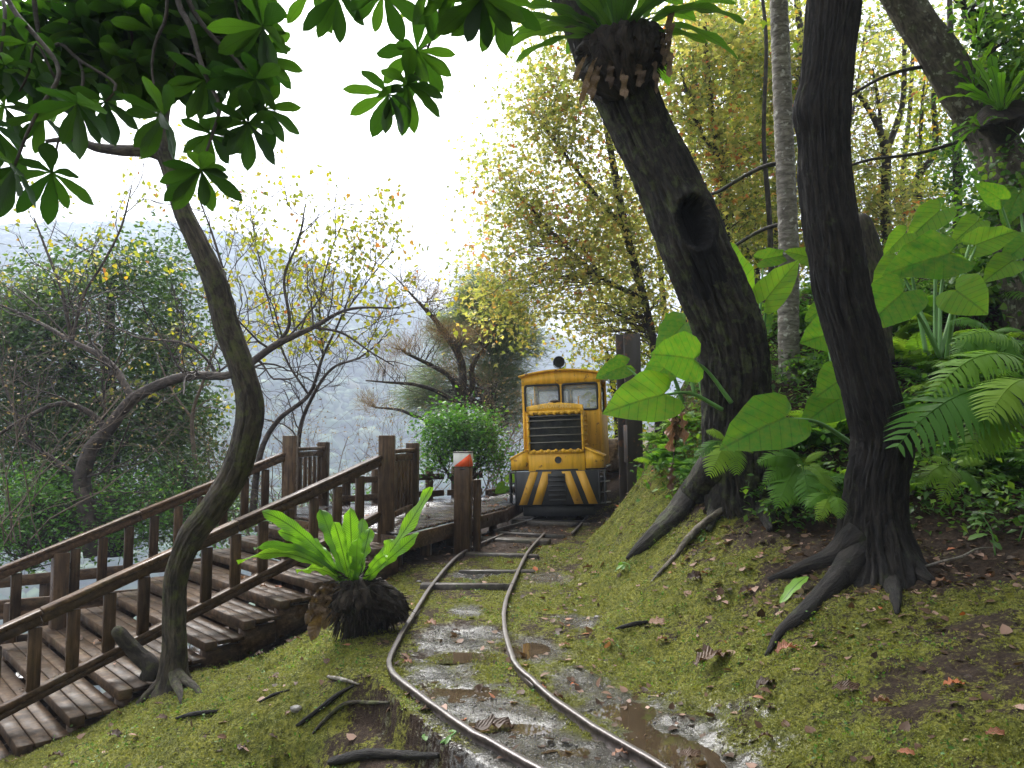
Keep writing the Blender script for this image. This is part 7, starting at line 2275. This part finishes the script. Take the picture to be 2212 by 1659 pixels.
# wet gravel on the track bed, uncountable
gg_ = np.random.default_rng(98)
qx = gg_.uniform(-1.1, 1.5, 9000); qy = gg_.uniform(3.2, 7.5, 9000)
kp = wet_f(qx, qy) > .3 + .6 * gg_.random(9000)
qx, qy = qx[kp], qy[kp]
rs_ = .003 + .008 * gg_.random(len(qx)) ** 2.5
V = IV0[None] * (1 + .5 * (gg_.random((len(qx), 12, 1)) - .5)) * rs_[:, None, None] * np.array([1, 1, .7]) + np.column_stack([qx, qy, zg_s(qx, qy) + rs_ * .1])[:, None]
o = mk('gravel', V.reshape(-1, 3), (IF0[None] + (np.arange(len(qx)) * 12)[:, None, None]).reshape(-1, 3), M['rock']); o['kind'] = 'stuff'
# leaf litter, uncountable
gl = np.random.default_rng(91)
n_ = 16000
lx_ = gl.uniform(-4.2, 4.6, n_); ly_ = 2.6 + 10 * gl.random(n_) ** 1.2
sv = lx_ - trackx(ly_)
prob = .16 + .75 * smooth01((sv - 1.5) / .8) * smooth01((ly_ - 4.2) / .8) + .35 * smooth01((ly_ - 7) / 3) + .3 * smooth01((sv - .6) / .3) * smooth01((1.3 - sv) / .3)
kp = gl.random(n_) < prob
lx_, ly_ = lx_[kp], ly_[kp]
lz_ = zg_s(lx_, ly_) + .006
V, F, rn = leaf_cloud(np.column_stack([lx_, ly_, lz_]), gl.uniform(.02, .075, len(lx_)), T_HEART, droop=0, seed=12, up=.82)
o = mk('leaf_litter', V, F, M['litter'], attrs=dict(rnd=rn)); o['kind'] = 'stuff'
# moss leaflets
gm = np.random.default_rng(93)
n_ = 560000
mx_ = gm.uniform(-4.2, 4.4, n_); my_ = 2.5 + 7.5 * gm.random(n_) ** 1.7
def mk_steep(x, y): return np.abs(zg_s(x + .03, y + .02) - zg_s(x, y)) > .045
mo_ = moss_f(mx_, my_) + fb2(mx_, my_, 26, 3, 61) * .9
kp = (mo_ > .47) & ~(mk_steep(mx_, my_)) & (wet_f(mx_, my_) < .3 + .2 * gm.random(n_))
mx_, my_ = mx_[kp], my_[kp]
mz_ = zg_s(mx_, my_)
sz = gm.uniform(.006, .014, len(mx_)) * (1 + .05 * my_)
V, F, rn = leaf_cloud(np.column_stack([mx_, my_, mz_ + sz * .25]), sz, (np.array([[-.35, 0, 0], [.35, 0, 0], [0, 1, .2]]), np.array([[0, 1, 2]])), droop=-.5, seed=13, up=.72)
drift = np.repeat(fb2(mx_, my_, 3, 3, 64) * 1.1, 3)
o = mk('moss', V, F, M['moss_tuft'], attrs=dict(rnd=np.clip(rn * .7 + .15 + drift, 0, 1))); o['kind'] = 'stuff'

# ================================================================== the wood around: trees of which only the shade (or a hanging branch) reaches the picture
def shade_tree(label, x, y, h0, h1, rx, ry, n_, leaf, mat, tpl, seed):
    g_ = np.random.default_rng(seed); rr = random.Random(seed)
    b = np.array([x, y, zg(x, y) - .1])
    t = thing('forest_tree', label, 'tree', b, 'trees of the wood around the track')
    tr = np.array([[*b, .32], [*(b + np.array([.1, .1, h0 * .5])), .24], [*(b + np.array([.2, 0, h0])), .2], [*(b + np.array([.1, .2, h1 - 1])), .08]])
    V, F, uv = sweep(tr, 20, .15, bark_disp(.1, 5, 2, seed)); mk('trunk', V, F, M['bark_dark'], t, True, uv)
    pa = catmull(tr, .3); segs = []; pts = []
    for _ in range(n_):
        v = g_.normal(size=3); v = v / np.linalg.norm(v) * g_.random() ** .4
        c = np.array([x, y, b[2] + (h0 + h1) / 2]) + v * np.array([rx, ry, (h1 - h0) / 2])
        a = nearest_on(pa, c); bent(a[:3], c, max(.012, a[3] * .3), .008, segs, rr); pts.append(c)
    V, F = segs_mesh(segs, 4); mk('branches', V, F, M['twig'], t)
    q = around(np.array(pts), 60, .5, seed); V, F, rn = leaf_cloud(q, leaf * g_.uniform(.7, 1.2, len(q)), tpl, seed=seed, up=.7)
    mk('crown', V, F, M[mat], t, attrs=dict(rnd=rn))
shade_tree('broad-leaved tree whose branches hang into the picture from above', -1.8, -1.6, 3.9, 7.5, 4.2, 3.4, 150, .2, 'dark_leaf', T_OVAL, 301)
shade_tree('dense tree on the slope beyond the right edge of the view', 6.2, 2.5, 3.4, 8.5, 3.2, 3.2, 130, .16, 'dark_leaf', T_OVAL, 302)
shade_tree('second dense tree higher on the slope beyond the right edge', 8.5, 7.0, 3.2, 9, 3.2, 3.4, 130, .16, 'dark_leaf', T_OVAL, 303)
shade_tree('dense tree behind the viewpoint on the right of the track', 2.6, -3.8, 3.0, 9, 3.6, 3.2, 130, .16, 'dark_leaf', T_OVAL, 304)
shade_tree('tall tree far behind the viewpoint on the left of the track', -4.5, -7.5, 2.5, 9, 4.0, 3.2, 130, .18, 'dark_leaf', T_OVAL, 305)
shade_tree('tree farther back along the slope behind the viewpoint', 7.5, -3.5, 2.5, 9, 3.4, 3.4, 120, .18, 'dark_leaf', T_OVAL, 306)
shade_tree('low dense tree close behind the viewpoint', 0.5, -6.5, 1.2, 8, 3.6, 3.0, 170, .2, 'dark_leaf', T_OVAL, 307)
shade_tree('low dense tree behind the viewpoint toward the stair foot', -8.5, -3.5, 1.0, 8, 3.0, 3.2, 150, .2, 'dark_leaf', T_OVAL, 308)
shade_tree('low dense tree behind the viewpoint on the upslope side', 5.0, -6.5, 1.0, 9, 3.4, 3.0, 170, .2, 'dark_leaf', T_OVAL, 309)
shade_tree('dense tree far up the slope beyond the right edge', 11, 3, 1.0, 10, 3.4, 4.0, 170, .2, 'dark_leaf', T_OVAL, 310)
